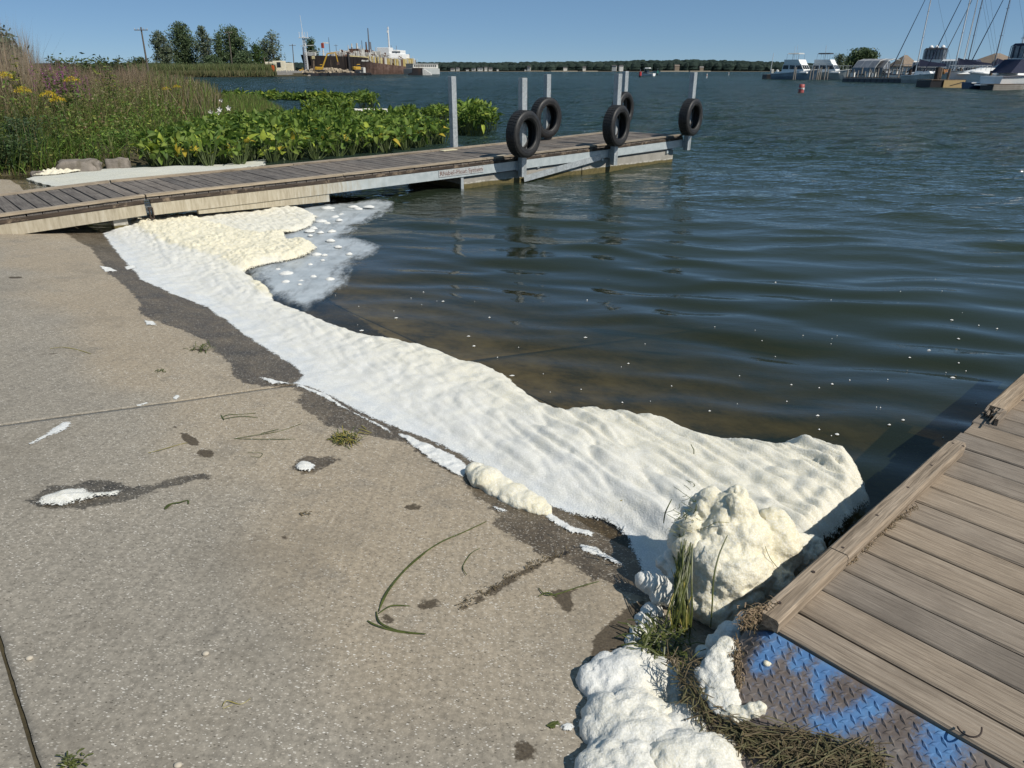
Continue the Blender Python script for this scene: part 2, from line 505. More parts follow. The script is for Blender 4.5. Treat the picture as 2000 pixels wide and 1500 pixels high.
# lake bed and subsoil: one sheet under everything
def bed_z(x, y):
    s, t = to_st(np.stack([x, y], -1))
    z = np.clip(ramp_z(s) - 0.07, -2.2, 1.2)
    return z
gx = np.concatenate([-np.geomspace(6000, 16, 26), np.linspace(-15, 15, 61), np.geomspace(16, 6000, 26)])
gy = np.concatenate([-np.geomspace(6000, 9, 20), np.linspace(-8, 30, 77), np.geomspace(32, 6000, 26)])
GX, GY = np.meshgrid(gx, gy, indexing='ij')
GZ = bed_z(GX, GY)
n_, m_ = GX.shape
ii = np.arange(n_ * m_).reshape(n_, m_)
tag(mesh_np("lake_bed", np.stack([GX, GY, GZ], -1).reshape(-1, 3), [np.stack([ii[:-1, :-1], ii[1:, :-1], ii[1:, 1:], ii[:-1, 1:]], -1).reshape(-1, 4)], M_MUD, None, True),
    "dark muddy lake bed and subsoil under the water", None, None, "structure")

# ---------------------------------------------------------------- waves
_w = np.random.default_rng(21)
WAVES = []
NCH = 60
for i in range(NCH):
    lam = math.exp(_w.uniform(math.log(0.27), math.log(2.3)))
    ang = math.radians(-97) + _w.normal(0, math.radians(22))
    WAVES.append((lam, ang, 0.185 * math.sqrt(2.0 / NCH) * lam / (2 * math.pi), _w.uniform(0, 6.28), 0))
for i in range(16):                               # longer wind waves out on the open lake
    lam = _w.uniform(1.5, 5.0); ang = math.radians(-97) + _w.normal(0, math.radians(18))
    WAVES.append((lam, ang, 0.085 * math.sqrt(2.0 / 16) * lam / (2 * math.pi), _w.uniform(0, 6.28), 2))
for i in range(9):                                # low swell that runs up to the ramp
    lam = _w.uniform(0.32, 0.72)
    ang = math.radians(-103) + _w.normal(0, math.radians(11))
    WAVES.append((lam, ang, 0.080 * math.sqrt(2.0 / 9) * lam / (2 * math.pi), _w.uniform(0, 6.28), 1))
def wave_env(x, y):
    s, t = to_st(np.stack([x, y], -1))
    lee = 0.35 + 0.65 * sstep(-1.0, 2.5, -t + 6.5 + 0.0 * s)
    chop = 0.10 + 0.26 * sstep(2.6, 5.0, s) + 0.64 * sstep(5.0, 15.0, s)
    gust = 0.80 + 0.5 * np.clip(fbm(x * 0.05, y * 0.09, 3, 77), -0.7, 0.7)
    swell = 0.10 + 0.9 * sstep(2.1, 4.2, s)
    return chop * gust, swell * lee, sstep(12, 26, s) * gust
def wave_z(x, y, spacing=0.05):
    e0, e1, e2 = wave_env(x, y)
    wx = x + 0.25 * fbm(x * 0.7, y * 0.7, 2, 41); wy = y + 0.25 * fbm(x * 0.7 + 9, y * 0.7, 2, 43)
    z = np.zeros(np.shape(x))
    for lam, ang, amp, ph, k in WAVES:
        fade = sstep(2.0, 3.6, lam / spacing)
        q = np.sin((wx * math.cos(ang) + wy * math.sin(ang)) * (2 * math.pi / lam) + ph)
        z += amp * fade * (e0, e1, e2)[k] * (q + 0.18 * (2 * q * q - 1))
    return z
def mat_water():
    N = NT("lake_water"); p = N.pos()
    m1 = N.mapping(p, (1.0, 2.2, 1.0), (0, 0, 0), (0, 0, 0.12))
    far = N.attr("far")
    r1 = N.noise(m1, 2.6, 3, 0.55); r2 = N.noise(m1, 9.0, 3, 0.6); r3 = N.noise(N.mapping(p, (0.35, 1.0, 1), (0, 0, 0), (0, 0, 0.1)), 0.8, 5, 0.62)
    h = N.math('ADD', N.math('MULTIPLY', r1, N.math('MULTIPLY', far, 0.24)), N.math('MULTIPLY', r2, N.math('MULTIPLY_ADD', far, 0.050, 0.0012)))
    h = N.math('ADD', h, N.math('MULTIPLY', r3, N.math('MULTIPLY', N.step(far, 0.3, 1.0), 1.3)))
    nm = N.bump(h, 1.0, 1.0)
    fr = N.n("ShaderNodeFresnel"); fr.inputs[0].default_value = 1.333; N.l(nm, fr.inputs["Normal"])
    turb = N.attr("turbid")
    tint = N.mix(N.step(turb, 0.05, 0.95), (0.92, 0.89, 0.80), (0.36, 0.33, 0.18))
    tr = N.n("ShaderNodeBsdfTransparent"); N.put(tr.inputs[0], tint)
    df = N.n("ShaderNodeBsdfDiffuse"); N.put(df.inputs[0], N.mix(far, (0.025, 0.034, 0.018), (0.019, 0.040, 0.036))); N.l(nm, df.inputs["Normal"])
    body = N.n("ShaderNodeMixShader"); N.put(body.inputs[0], turb); N.l(tr.outputs[0], body.inputs[1]); N.l(df.outputs[0], body.inputs[2])
    gl = N.n("ShaderNodeBsdfGlossy"); gl.inputs["Color"].default_value = (1, 1, 1, 1)
    N.put(gl.inputs["Roughness"], N.math('MULTIPLY_ADD', far, 0.05, 0.02)); N.l(nm, gl.inputs["Normal"])
    mx = N.n("ShaderNodeMixShader"); N.l(fr.outputs[0], mx.inputs[0]); N.l(body.outputs[0], mx.inputs[1]); N.l(gl.outputs[0], mx.inputs[2])
    return N.done(mx.outputs[0])
M_WATER = mat_water()
def build_water():
    r = [0.6]
    while r[-1] < 5500: r.append(r[-1] + max(0.028, r[-1] * 0.0078))
    r = np.array(r)
    th = np.radians(np.arange(-68, 68.01, 0.42))
    R, TH = np.meshgrid(r, th, indexing='ij')
    X, Y = R * np.sin(TH), R * np.cos(TH)
    sp = np.maximum(np.gradient(r)[:, None] * np.ones_like(TH), R * math.radians(0.42))
    Z = wave_z(X, Y, sp)
    s, t = to_st(np.stack([X, Y], -1))
    depth = np.clip(-np.minimum(ramp_z(s), 0), 0, 2.5)
    turb = 1 - np.exp(-depth * 2.3)
    far = sstep(6, 26, R)
    idx = np.arange(R.size).reshape(R.shape)
    F = np.stack([idx[:-1, :-1], idx[:-1, 1:], idx[1:, 1:], idx[1:, :-1]], -1)
    keep = (s[:-1, :-1] > 1.3) | (s[1:, 1:] > 1.3)
    F = F[keep].reshape(-1, 4)
    used = np.unique(F); remap = np.zeros(R.size, np.int64); remap[used] = np.arange(len(used))
    V = np.stack([X, Y, Z], -1).reshape(-1, 3)[used]
    return tag(mesh_np("water", V, [remap[F]], M_WATER, None, True, dict(turbid=turb.ravel()[used], far=far.ravel()[used])),
               "blue green lake water with small wind ripples", None, None, "structure")
water = build_water()
# ================================================================ FOAM ALONG THE WATERLINE
def mat_foam(name, white=(0.615, 0.615, 0.585), cream=(0.665, 0.61, 0.435), sss=0.2):
    N = NT(name); p = N.pos()
    cr = N.attr("cream")
    f = N.math('MULTIPLY_ADD', N.math('SUBTRACT', N.noise(p, 9, 4, 0.6), 0.5), 0.7, cr, clamp=True)
    c = N.mix(f, white, cream)
    c = N.mix(N.math('MULTIPLY', N.step(N.noise(p, 26, 4, 0.7), 0.60, 0.78), N.math('MULTIPLY', cr, 0.35)), c, (0.62, 0.55, 0.38))
    c = N.mix(N.math('MULTIPLY', N.attr("watery"), N.ramp(N.noise(N.mapping(p, (1, 1, 1), (2, 5, 0)), 8, 5, .65), [(.3, .25), (.65, .95)])), c, (0.50, 0.54, 0.575))
    bub = N.voro(p, 330.0); bub2 = N.voro(p, 120.0)
    n3 = N.noise(p, 70, 4, 0.7)
    pit = N.step(N.voro(N.mapping(p, (1, 1, 1), (3, 7, 1)), 55.0), 0.16, 0.05)
    h = N.math('ADD', N.math('MULTIPLY', bub, 0.6), N.math('ADD', N.math('MULTIPLY', bub2, 0.9), N.math('MULTIPLY', n3, 1.5)))
    h = N.math('SUBTRACT', h, N.math('MULTIPLY', pit, 0.8))
    c = N.mix(N.math('MULTIPLY', N.step(N.voro(p, 170.0), 0.40, 0.75), 0.45), c, (0.78, 0.78, 0.75))
    c = N.mix(N.math('MULTIPLY', pit, 0.35), c, (0.42, 0.40, 0.34))
    q = N.pbr(c, N.ramp(bub2, [(0.1, 0.45), (0.5, 0.8)]), N.bump(h, 0.36, 0.005), 0, 0.4)
    s = [n for n in N.t.nodes if n.type == 'BSDF_PRINCIPLED'][0]
    s.inputs["Subsurface Weight"].default_value = sss
    s.inputs["Subsurface Radius"].default_value = (1.0, 0.95, 0.8)
    s.inputs["Subsurface Scale"].default_value = 0.012
    # the thin wet rim breaks up into bubbles (attribute "thin": 1 at the rim, 0 on lumps)
    tr = N.n("ShaderNodeBsdfTransparent"); mx = N.n("ShaderNodeMixShader")
    rimn = N.math('ADD', N.math('MULTIPLY', N.noise(p, 45, 5, 0.75), 0.75), N.math('MULTIPLY', N.voro(p, 130.0), 0.5))
    a = N.step(N.math('SUBTRACT', N.attr("thin"), rimn), 0.18, -0.10)
    N.put(mx.inputs[0], a); N.l(tr.outputs[0], mx.inputs[1]); N.l(q, mx.inputs[2])
    return N.done(mx.outputs[0])
M_FOAM = mat_foam("foam_white")

def height_sheet(name, poly, res, hfun, mat, cream=None, pad=0.03, attrs=None, smooth=True, rimw=0.055):
    """a thick sheet on ramp or lake inside an outline; hfun(x, y, s, t, depth inside) gives its thickness"""
    P = np.asarray(poly)
    ps, pt = to_st(P)
    S, T = np.meshgrid(np.arange(ps.min() - pad, ps.max() + pad, res), np.arange(pt.min() - pad, pt.max() + pad, res), indexing='ij')
    X, Y = from_st(S, T)
    d = -sd_poly(X, Y, poly)
    jit = min(1.0, (ps.max() - ps.min()) / 0.5)
    d = d + jit * (0.018 * fbm(X * 7, Y * 7, 3, 61) + 0.008 * fbm(X * 24, Y * 24, 2, 63)) + (1 - jit) * 0.006 * fbm(X * 14, Y * 14, 2, 61)
    base = np.maximum(ramp_z(S) + 0.004 * fbm(S * 1.3, T * 1.3, 3, 3), wave_z(X, Y, 0.05))
    h = hfun(X, Y, S, T, np.maximum(d, 0))
    Z = base + np.where(d > 0, h, -0.012)
    keep = d > -res * 1.2
    idx = np.arange(S.size).reshape(S.shape)
    F = np.stack([idx[:-1, :-1], idx[1:, :-1], idx[1:, 1:], idx[:-1, 1:]], -1)
    k = keep[:-1, :-1] & keep[1:, :-1] & keep[1:, 1:] & keep[:-1, 1:]
    F = F[k].reshape(-1, 4)
    used = np.unique(F); remap = np.zeros(S.size, np.int64); remap[used] = np.arange(len(used))
    V = np.stack([X, Y, Z], -1).reshape(-1, 3)[used]
    A = {"cream": (cream(X, Y, S, T, d) if cream else np.zeros_like(X)).ravel()[used]}
    A["thin"] = np.clip(1 - d / min(rimw, 0.02 + .1 * (ps.max() - ps.min())), 0, 1).ravel()[used]
    A["watery"] = (0.8 * sstep(0.026, 0.006, h) * (1 if name == "shore_foam" else .4)).ravel()[used]
    for kk, fn in (attrs or {}).items(): A[kk] = fn(X, Y, S, T, d).ravel()[used]
    return mesh_np(name, V, [remap[F]], mat, None, smooth, A)

M_STALE = mat_foam('foam_stale', (0.46, 0.47, 0.41), (0.58, 0.54, 0.40), 0.0)
FOAM_EDGE = ([(198, 456), (228, 498), (252, 522), (270, 545), (330, 574), (390, 596), (438, 626), (468, 652), (500, 672), (556, 708), (590, 733), (566, 750), (600, 757), (640, 775), (690, 802), (752, 832), (800, 848),
              (860, 872), (900, 893), (960, 925), (1010, 958), (1060, 986), (1110, 1008), (1160, 1018), (1196, 1030), (1215, 1052), (1240, 1090), (1252, 1130), (1300, 1190), (1400, 1230), (1500, 1180)])
FOAM_TOP = ([(1600, 1080), (1660, 1020), (1705, 985), (1690, 945), (1672, 905), (1630, 878), (1580, 862), (1545, 866), (1510, 874), (1470, 866), (1400, 856), (1350, 838), (1310, 820), (1230, 806), (1150, 796), (1095, 800),
             (1060, 786), (1030, 762), (1000, 735), (960, 712), (900, 698), (850, 676), (790, 662), (700, 648), (640, 628), (596, 606), (540, 585), (525, 560), (500, 545), (480, 528), (520, 515), (600, 500), (622, 482),
             (600, 468), (560, 470), (560, 455), (610, 440), (622, 420), (590, 407), (520, 408), (440, 414), (390, 416), (300, 424), (240, 436)])
foam_poly = px_poly(FOAM_EDGE) + [tuple(on_ground(u, v, 0.03)[:2]) for u, v in FOAM_TOP]
CREAM = [px_poly([(236, 446), (300, 432), (366, 430), (450, 457), (512, 466), (572, 455), (620, 470), (623, 482), (600, 506), (520, 514), (490, 530), (470, 528), (440, 510), (380, 498), (335, 486), (300, 470), (264, 447)]),
         px_poly([(484, 534), (530, 536), (533, 548), (524, 566), (557, 588), (546, 594), (515, 576), (494, 548)])]
def cream_d(X, Y):
    d = np.minimum(sd_poly(X, Y, CREAM[0]), sd_poly(X, Y, CREAM[1]))
    return d + 0.09 * fbm(X * 5, Y * 5, 3, 71)
def foam_h(X, Y, S, T, d):
    edge = np.sqrt(np.clip(d / 0.11, 0, 1)) * sstep(1.9, 2.25, S) + np.clip(d / 0.16, 0, 1) * (1 - sstep(1.9, 2.25, S))
    lake = sstep(1.72, 2.30, S + 0.12 * fbm(T * 1.3, S * 1.3, 2, 15))
    near = sstep(3.4, 1.4, T)
    base = 0.012 + (0.034 + 0.022 * near) * lake
    # wrinkles pushed up by the waves, running a little across the shore
    ca, sa = math.cos(0.20), math.sin(0.20)
    A = S * ca - T * sa; B = S * sa + T * ca
    A = A + 0.030 * fbm(X * 3.2, Y * 3.2, 3, 81); B = B + 0.10 * fbm(X * 2.1 + 5, Y * 2.1, 2, 83)
    rn = perlin(A * 12.5, B * 1.5, 85)
    ridge = (1 - np.abs(rn) * 2.2)
    ridge2 = perlin(A * 24.0, B * 5.0, 87)
    puff = np.maximum(0, 0.62 - worley(X * 9 + 0.4 * fbm(X * 6, Y * 6, 2, 89), Y * 9, 91))
    bil = np.minimum(1, np.abs(rn) * 2.8) ** .55; bil2 = np.minimum(1, np.abs(perlin(A * 23 + 3, B * 3.0, 86)) * 2.6) ** .7
    wr = (0.046 * bil + .014 * bil2) * (0.25 + .75 * near) * (0.55 + 0.9 * np.clip(fbm(X * 1.6, Y * 1.6, 2, 88) + .35, 0, 1)) + 0.004 * ridge2 + 0.030 * puff * (0.25 + 1.0 * sstep(1.55, 1.05, T) * sstep(1.85, 2.1, S) + 0.4 * (1 - near))
    streak = 0.0045 * fbm(S * 22, T * 2.4, 3, 93) + 0.008 * fbm(X * 6, Y * 6, 3, 95) + 0.0012 * fbm(X * 34, Y * 34, 2, 96)
    h = base * edge + wr * lake * edge + streak * np.clip(d / 0.03, 0, 1)
    cd = cream_d(X, Y)
    cw = worley(X * 22 + 0.5 * fbm(X * 11, Y * 11, 2, 97), Y * 22, 99)
    cw2 = worley(X * 47 + 0.4 * fbm(X * 20, Y * 20, 2, 98), Y * 47, 100); vary = np.clip(.55 + .9 * fbm(X * 3.1, Y * 3.1, 3, 107), .1, 1.3)
    h = h + sstep(0.05, -0.06, cd) * (0.012 + vary * (0.036 * np.maximum(0, 0.8 - cw) + .014 * np.maximum(0, .8 - cw2)) * edge + 0.012 * fbm(X * 9, Y * 9, 3, 101))
    gap = sstep(0.12, 0.36, fbm(S * 5 + 3, T * 1.4, 3, 103)) * sstep(0.16, 0.02, d) * sstep(1.95, 1.75, S)
    return np.maximum(h * (1 - 0.9 * gap), 0.002)
def foam_cream(X, Y, S, T, d):
    c = sstep(0.06, -0.04, cream_d(X, Y)) * 0.85
    lake = sstep(1.95, 2.5, S)
    return np.clip(c + 0.45 * lake + 0.12, 0, 1)
shore_foam = tag(height_sheet("shore_foam", foam_poly, 0.0115, foam_h, M_FOAM, foam_cream), "broad band of wrinkled white foam washed up along the ramp's edge", None, None, "stuff")

# thin bluish film of foam spreading from it over the water
def mat_film():
    N = NT("foam_film"); p = N.pos()
    tr = N.n("ShaderNodeBsdfTransparent")
    b = N.pbr(N.ramp(N.noise(p, 6, 4), [(0.3, (0.36, 0.40, 0.42)), (0.7, (0.52, 0.56, 0.58))]), 0.35, N.bump(N.noise(p, 60, 3), 0.2, 0.003))
    sw = N.noise(N.mapping(p, (2.2, 0.8, 1), (3, 1, 0), (0, 0, .6)), 2.6, 7, 0.72)
    a = N.math('MULTIPLY', N.step(N.math('ADD', N.attr("rim"), N.math('MULTIPLY', N.math('SUBTRACT', sw, .5), .55)), -0.03, 0.20), N.ramp(sw, [(0.32, 0.55), (0.50, 0.90), (0.66, 1.0)]))
    mx = N.n("ShaderNodeMixShader"); N.put(mx.inputs[0], a); N.l(tr.outputs[0], mx.inputs[1]); N.l(b, mx.inputs[2])
    return N.done(mx.outputs[0])
M_FILM = mat_film()
film_poly = [tuple(at_z(u, v)[:2]) for u, v in [(420, 415), (520, 409), (600, 402), (660, 395), (740, 388), (772, 392), (770, 408), (745, 428), (700, 440), (690, 462), (722, 470), (752, 480), (726, 500), (700, 512), (690, 530),
                                                (682, 556), (660, 568), (636, 586), (600, 607), (550, 594), (500, 560), (440, 500)]]
def film_rim(X, Y, S, T, d): return d
tag(height_sheet("foam_film", film_poly, 0.03, lambda X, Y, S, T, d: 0.006 + 0 * X, M_FILM, None, 0.05, {"rim": film_rim}),
    "thin bluish film of foam spread over the still water under the gangway", None, None, "stuff")
# thin white suds left on the wet concrete
SUDS = [[(770, 845), (800, 850), (850, 872), (890, 890), (920, 915), (908, 938), (880, 925), (840, 900), (800, 870)], [(590, 752), (640, 770), (690, 805), (760, 836), (770, 852), (720, 825), (660, 795), (620, 772), (570, 752)],
        [(1040, 985), (1075, 1000), (1120, 1028), (1165, 1040), (1160, 1052), (1110, 1042), (1070, 1018)], [(1130, 1062), (1165, 1068), (1200, 1090), (1232, 1112), (1200, 1104), (1160, 1085), (1135, 1078)],
        [(190, 518), (215, 522), (232, 530), (205, 532)], [(240, 521), (266, 516), (270, 524), (246, 528)], [(278, 624), (300, 628), (310, 636), (285, 636)], [(960, 985), (1000, 1000), (985, 1005), (962, 996)], [(500, 735), (540, 742), (580, 752), (530, 752)]]
for k, q in enumerate(SUDS):
    nm = ["longest suds tongue leading to the foam roll", "thin suds strip along the joint of the wet ramp", "suds trail running right from the foam roll", "curved suds smear on the wet concrete by the weeds",
          "suds smear on the wet ramp by the gangway", "small suds patch beside the foam edge near the gangway", "faint suds spot at the edge of the wet concrete", "suds fringe under the foam roll", "suds film at the ramp's cross joint"][k]
    o = height_sheet("foam_smear", px_poly(q), 0.008, lambda X, Y, S, T, d: (0.003 + 0.012 * np.sqrt(np.clip(d / 0.05, 0, 1))) * (0.45 + np.clip(fbm(X * 16, Y * 16, 3, 7), -0.4, 0.6)) + 0.0005, M_FOAM, None)
    tag(o, "white " + nm, "foam", "thin foam smears on the wet ramp")

# ---------------------------------------------------------------- lumps of foam
def lump(name, balls, voxel, label, cat="foam", cream=0.5, rough=0.012, flat=None, group=None, seed=1, fine=0.004):
    """one continuous body grown from overlapping balls (x, y, z, rx, ry, rz)"""
    m = MB()
    for (x, y, z, rx, ry, rz) in balls:
        prof = [(math.sin(math.pi * i / 10), -math.cos(math.pi * i / 10)) for i in range(11)]
        prof[0] = (0.001, -1); prof[-1] = (0.001, 1)
        m.lathe(prof, 16, False, Matrix.Translation((x, y, z)) @ Matrix.Diagonal((rx, ry, rz, 1)))
    o = m.build("foam_tmp", M_FOAM)
    r = o.modifiers.new("r", 'REMESH'); r.mode = 'VOXEL'; r.voxel_size = voxel; r.use_smooth_shade = True
    sm = o.modifiers.new("s", 'SMOOTH'); sm.iterations = 5; sm.factor = 0.5
    dg = bpy.context.evaluated_depsgraph_get()
    me = bpy.data.meshes.new_from_object(o.evaluated_get(dg))
    bpy.data.objects.remove(o)
    co = np.zeros(len(me.vertices) * 3, np.float32); me.vertices.foreach_get("co", co); co = co.reshape(-1, 3)
    no = np.zeros(len(me.vertices) * 3, np.float32); me.vertices.foreach_get("normal", no); no = no.reshape(-1, 3)
    off = Vector((seed * 3.1, seed * 1.7, 0))
    d = np.zeros(len(co)); cv = np.zeros(len(co))
    for i, (a, b, c) in enumerate(co):
        q = Vector((a, b, c)) + off
        w = mnoise.noise(q * 9.0); v = 1 - 2.0 * abs(mnoise.noise(q * 15.0 + Vector((7, 3, 1))))
        f = mnoise.noise(q * 42.0)
        g1 = min(1, abs(mnoise.noise(q * 11.0 + Vector((2, 9, 4)))) * 2.6) ** .6; g2 = min(1, abs(mnoise.noise(q * 26.0 + Vector((5, 1, 8)))) * 2.6) ** .6
        d[i] = rough * (1.0 * w + 0.9 * mnoise.noise(q * 4.5 + Vector((1, 6, 2))) + 0.85 * (g1 - .6) + 0.30 * (g2 - .6)) + fine * (f + .9 * mnoise.noise(q * 95.0)) - 2.2 * fine * max(0, mnoise.noise(q * 30.0 + Vector((3, 3, 3))) - .28) * 3
        cv[i] = cream + 0.5 * mnoise.noise(q * 5.0)
    co = co + no * d[:, None]
    me.vertices.foreach_set("co", co.astype(np.float32).ravel())
    at = me.attributes.new("cream", 'FLOAT', 'POINT'); at.data.foreach_set("value", np.clip(cv, 0, 1).astype(np.float32))
    me.polygons.foreach_set("use_smooth", np.ones(len(me.polygons), bool))
    me.materials.clear(); me.materials.append(M_FOAM); me.update()
    me.name = name
    o = link(bpy.data.objects.new(name, me))
    return tag(o, label, cat, group)
def pb(u, v, Y, rpx, sx=1.0, sy=1.0, sz=1.0):       # ball seen at a photo pixel, at depth Y, radius in photo pixels
    p = at_y(u, v, Y)
    Z = Y * _c - (p[2] - EYE) * _s
    r = rpx * Z / FPX
    return (p[0], p[1], p[2], r * sx, r * sy, r * sz)
def gb(u, v, r, sz=0.7, dz=0.0, sx=1.0, sy=1.0):     # ball resting on the ground at a pixel, radius in metres
    p = on_ground(u, v)
    sz *= 0.62
    return (p[0], p[1], p[2] + r * sz * 0.35 + dz, r * sx, r * sy, r * sz)
lump("foam_mound", [pb(1420, 1120, 1.95, 92, 1, 1, 0.9), pb(1430, 1060, 2.02, 72), pb(1436, 1000, 2.06, 40, 1, 1, 1.25), pb(1442, 972, 2.08, 26), pb(1378, 992, 2.12, 36, 1, 1, 1.1), pb(1392, 975, 2.14, 24), pb(1352, 1030, 2.06, 26),
                    pb(1505, 1070, 2.06, 58, 1, 1, 1), pb(1512, 1030, 2.10, 36), pb(1550, 1080, 2.08, 42), pb(1590, 1072, 2.10, 24), pb(1480, 1130, 1.98, 66, 1, 1, 0.9), pb(1400, 1170, 1.88, 62, 1, 1, 0.8), pb(1440, 1175, 1.90, 52, 1, 1, 0.8),
                    pb(1352, 1075, 2.0, 34), pb(1345, 1110, 1.98, 28)], 0.007,
     "tall creamy foam mound heaped against the wooden dock on the right", cream=0.85, rough=0.016, seed=2)
lump("foam_lump", [pb(1304, 1100, 2.02, 22), pb(1312, 1080, 2.04, 14), pb(1262, 1136, 1.95, 17), pb(1280, 1146, 1.93, 18), pb(1300, 1150, 1.93, 20), pb(1310, 1170, 1.9, 18), pb(1285, 1168, 1.9, 16), pb(1320, 1125, 1.97, 18)], 0.007,
     "ragged small white foam lump left of the weed bundle and tall mound", cream=0.15, rough=0.010, seed=4)
lump("foam_lump", [pb(1338, 1002, 2.13, 12), pb(1345, 1015, 2.1, 17), pb(1330, 1035, 2.08, 20), pb(1322, 1058, 2.06, 20), pb(1330, 1080, 2.03, 20)], 0.007,
     "crumbly foam column tangled with weeds on the mound's shaded side", cream=0.35, rough=0.011, seed=5)
lump("foam_heap", [gb(1218, 1345, .125, .62), gb(1178, 1338, .075, .75), gb(1246, 1296, .060, .85), gb(1272, 1330, .075, .7), gb(1226, 1432, .125, .72), gb(1192, 1398, .055, .7), gb(1262, 1412, .08, .75), gb(1212, 1478, .085, .8),
                   gb(1252, 1500, .13, .75), gb(1292, 1368, .05, .7), gb(1225, 1545, .13, .8), gb(1205, 1312, .05, .9)], 0.008,
     "knobbly white foam heap on the concrete at the bottom edge", cream=0.30, rough=0.014, seed=6)
lump("foam_heap", [gb(1345, 1455, .10, .9), gb(1310, 1405, .045, .8), gb(1335, 1420, .06, .8), gb(1390, 1470, .085, .8), gb(1330, 1490, .10, .9), gb(1400, 1500, .11, .8), gb(1440, 1520, .09, .7), gb(1350, 1540, .14, .9)], 0.008,
     "smooth rounded foam heap beside the straw at the bottom edge", cream=0.40, rough=0.012, seed=7)
lump("foam_roll", [gb(938, 940, .055, 1.0, .01), gb(950, 946, .075, .95, .015), gb(975, 958, .075, .85), gb(1000, 970, .075, .8), gb(1022, 982, .07, .75), gb(1042, 990, .06, .7), gb(1058, 998, .045, .6), gb(930, 930, .045, 1.1, .02)], 0.008,
     "cream sausage shaped foam roll lying on the wet concrete", cream=0.75, rough=0.006, seed=8, fine=0.003)
def patch(poly, hmax, label, cream=0.1, res=0.006):
    o = height_sheet("foam_patch", px_poly(poly), res, lambda X, Y, S, T, d: hmax * np.sqrt(np.clip(d / 0.05, 0, 1)) * (0.75 + 0.6 * fbm(X * 14, Y * 14, 3, 5)) + 0.001, M_FOAM, lambda X, Y, S, T, d: cream + 0 * X)
    return tag(o, label, "foam", "foam patches drying on the ramp")
patch([(62, 985), (80, 968), (120, 958), (165, 953), (190, 962), (225, 960), (250, 955), (236, 972), (190, 976), (150, 985), (120, 994), (80, 992)], 0.022, "long fish shaped foam patch on a dark damp streak", 0.35)
patch([(572, 912), (585, 903), (605, 902), (620, 910), (616, 920), (598, 924), (580, 922)], 0.028, "small round white foam patch with a damp stain")
patch([(50, 870), (75, 855), (95, 840), (120, 825), (142, 824), (145, 835), (120, 848), (85, 862), (60, 872)], 0.008, "thin slanting foam patch below the ramp joint at far left", 0.0)
patch([(332, 778), (345, 770), (356, 773), (350, 780), (338, 782)], 0.010, "tiny foam tuft sitting on the ramp joint")
patch([(262, 792), (290, 784), (292, 788), (268, 796)], 0.006, "faint foam strip along the ramp joint")
patch([(1090, 1418), (1110, 1410), (1125, 1418), (1120, 1432), (1100, 1434)], 0.014, "little foam blob beside a weed scrap near the bottom")

# puffs riding on the film
puffs = [(628, 432, 24), (655, 424, 20), (612, 446, 18), (638, 436, 16), (605, 451, 22), (626, 454, 14), (648, 452, 16), (668, 420, 22), (700, 408, 20), (690, 404, 18), (640, 406, 24), (650, 413, 16), (604, 418, 16), (645, 470, 17), (660, 482, 14), (618, 497, 18),
         (634, 498, 12), (682, 496, 14), (612, 540, 15), (644, 545, 17), (560, 534, 26), (558, 550, 16), (588, 548, 9), (585, 555, 8), (606, 516, 10), (630, 508, 9), (543, 526, 12), (662, 430, 15), (606, 460, 12), (720, 404, 20)]
pm = []
for k in range(4):
    n = 14; prof = [(0.001, .62), (.35, .58), (.68, .40), (.90, .18), (1.0, 0), (0.98, -0.1)]
    m = MB(); m.lathe(prof, n)
    m.v = [(x * (1 + .22 * mnoise.noise(Vector((x * 1.7 + k * 5, y * 1.7, z * 2)))), y * (1 + .22 * mnoise.noise(Vector((x * 2 + 9, y * 2 + k * 3, z)))), z * (1 + .5 * mnoise.noise(Vector((x * 3, y * 3, k * 2.0))))) for x, y, z in m.v]
    pm.append(m)
pmesh = None
for i, (u, v, w) in enumerate(puffs):
    p = at_z(u, v, 0.01); Zd = p[1] * _c + EYE * _s
    r = 0.5 * w * Zd / FPX
    if i < 4:
        o = pm[i].build("foam_puff", M_FOAM, None, True)
    else:
        o = bpy.data.objects[["foam_puff", "foam_puff.001", "foam_puff.002", "foam_puff.003"][i % 4]].copy(); link(o)
    o.location = (p[0], p[1], 0.008); o.scale = (r * rnd.uniform(.9, 1.2), r * rnd.uniform(.7, 1.0), min(0.035, r * 0.7)); o.rotation_euler = (0, 0, rnd.uniform(-.5, .5))
    tag(o, "small white foam puff floating on the bluish foam film", "foam puff", "foam puffs on the film under the gangway")

# tiny flecks of foam adrift on the lake
V, F3 = [], []
for i in range(130):
    u, v = 640 + 1300 * rnd.random() ** 1.4, 560 + 330 * rnd.random() ** 0.8
    if i > 110: u, v = rnd.uniform(1500, 2000), rnd.uniform(540, 900)
    p = at_z(u, v)
    if sd_poly(np.array([p[0]]), np.array([p[1]]), foam_poly)[0] < 0.03: continue
    r = 0.0025 + 0.0085 * rnd.random() ** 3
    z = float(wave_z(np.array([p[0]]), np.array([p[1]]))[0]) + 0.006
    n = len(V); k = 7; a0 = rnd.uniform(0, 6)
    ex = rnd.uniform(0.9, 2.0)
    V.append((p[0], p[1], z + 0.004))
    for j in range(k):
        a = a0 + 2 * math.pi * j / k; q = r * rnd.uniform(.7, 1.2)
        V.append((p[0] + q * ex * math.cos(a), p[1] + q * math.sin(a), z - 0.002))
    F3 += [(n, n + 1 + j, n + 1 + (j + 1) % k) for j in range(k)]
tag(mesh_np("foam_flecks", V, [np.array(F3)], M_FOAM, None, True, {"cream": np.zeros(len(V))}), "scattered tiny white foam flecks drifting on the dark shallows", None, None, "stuff")
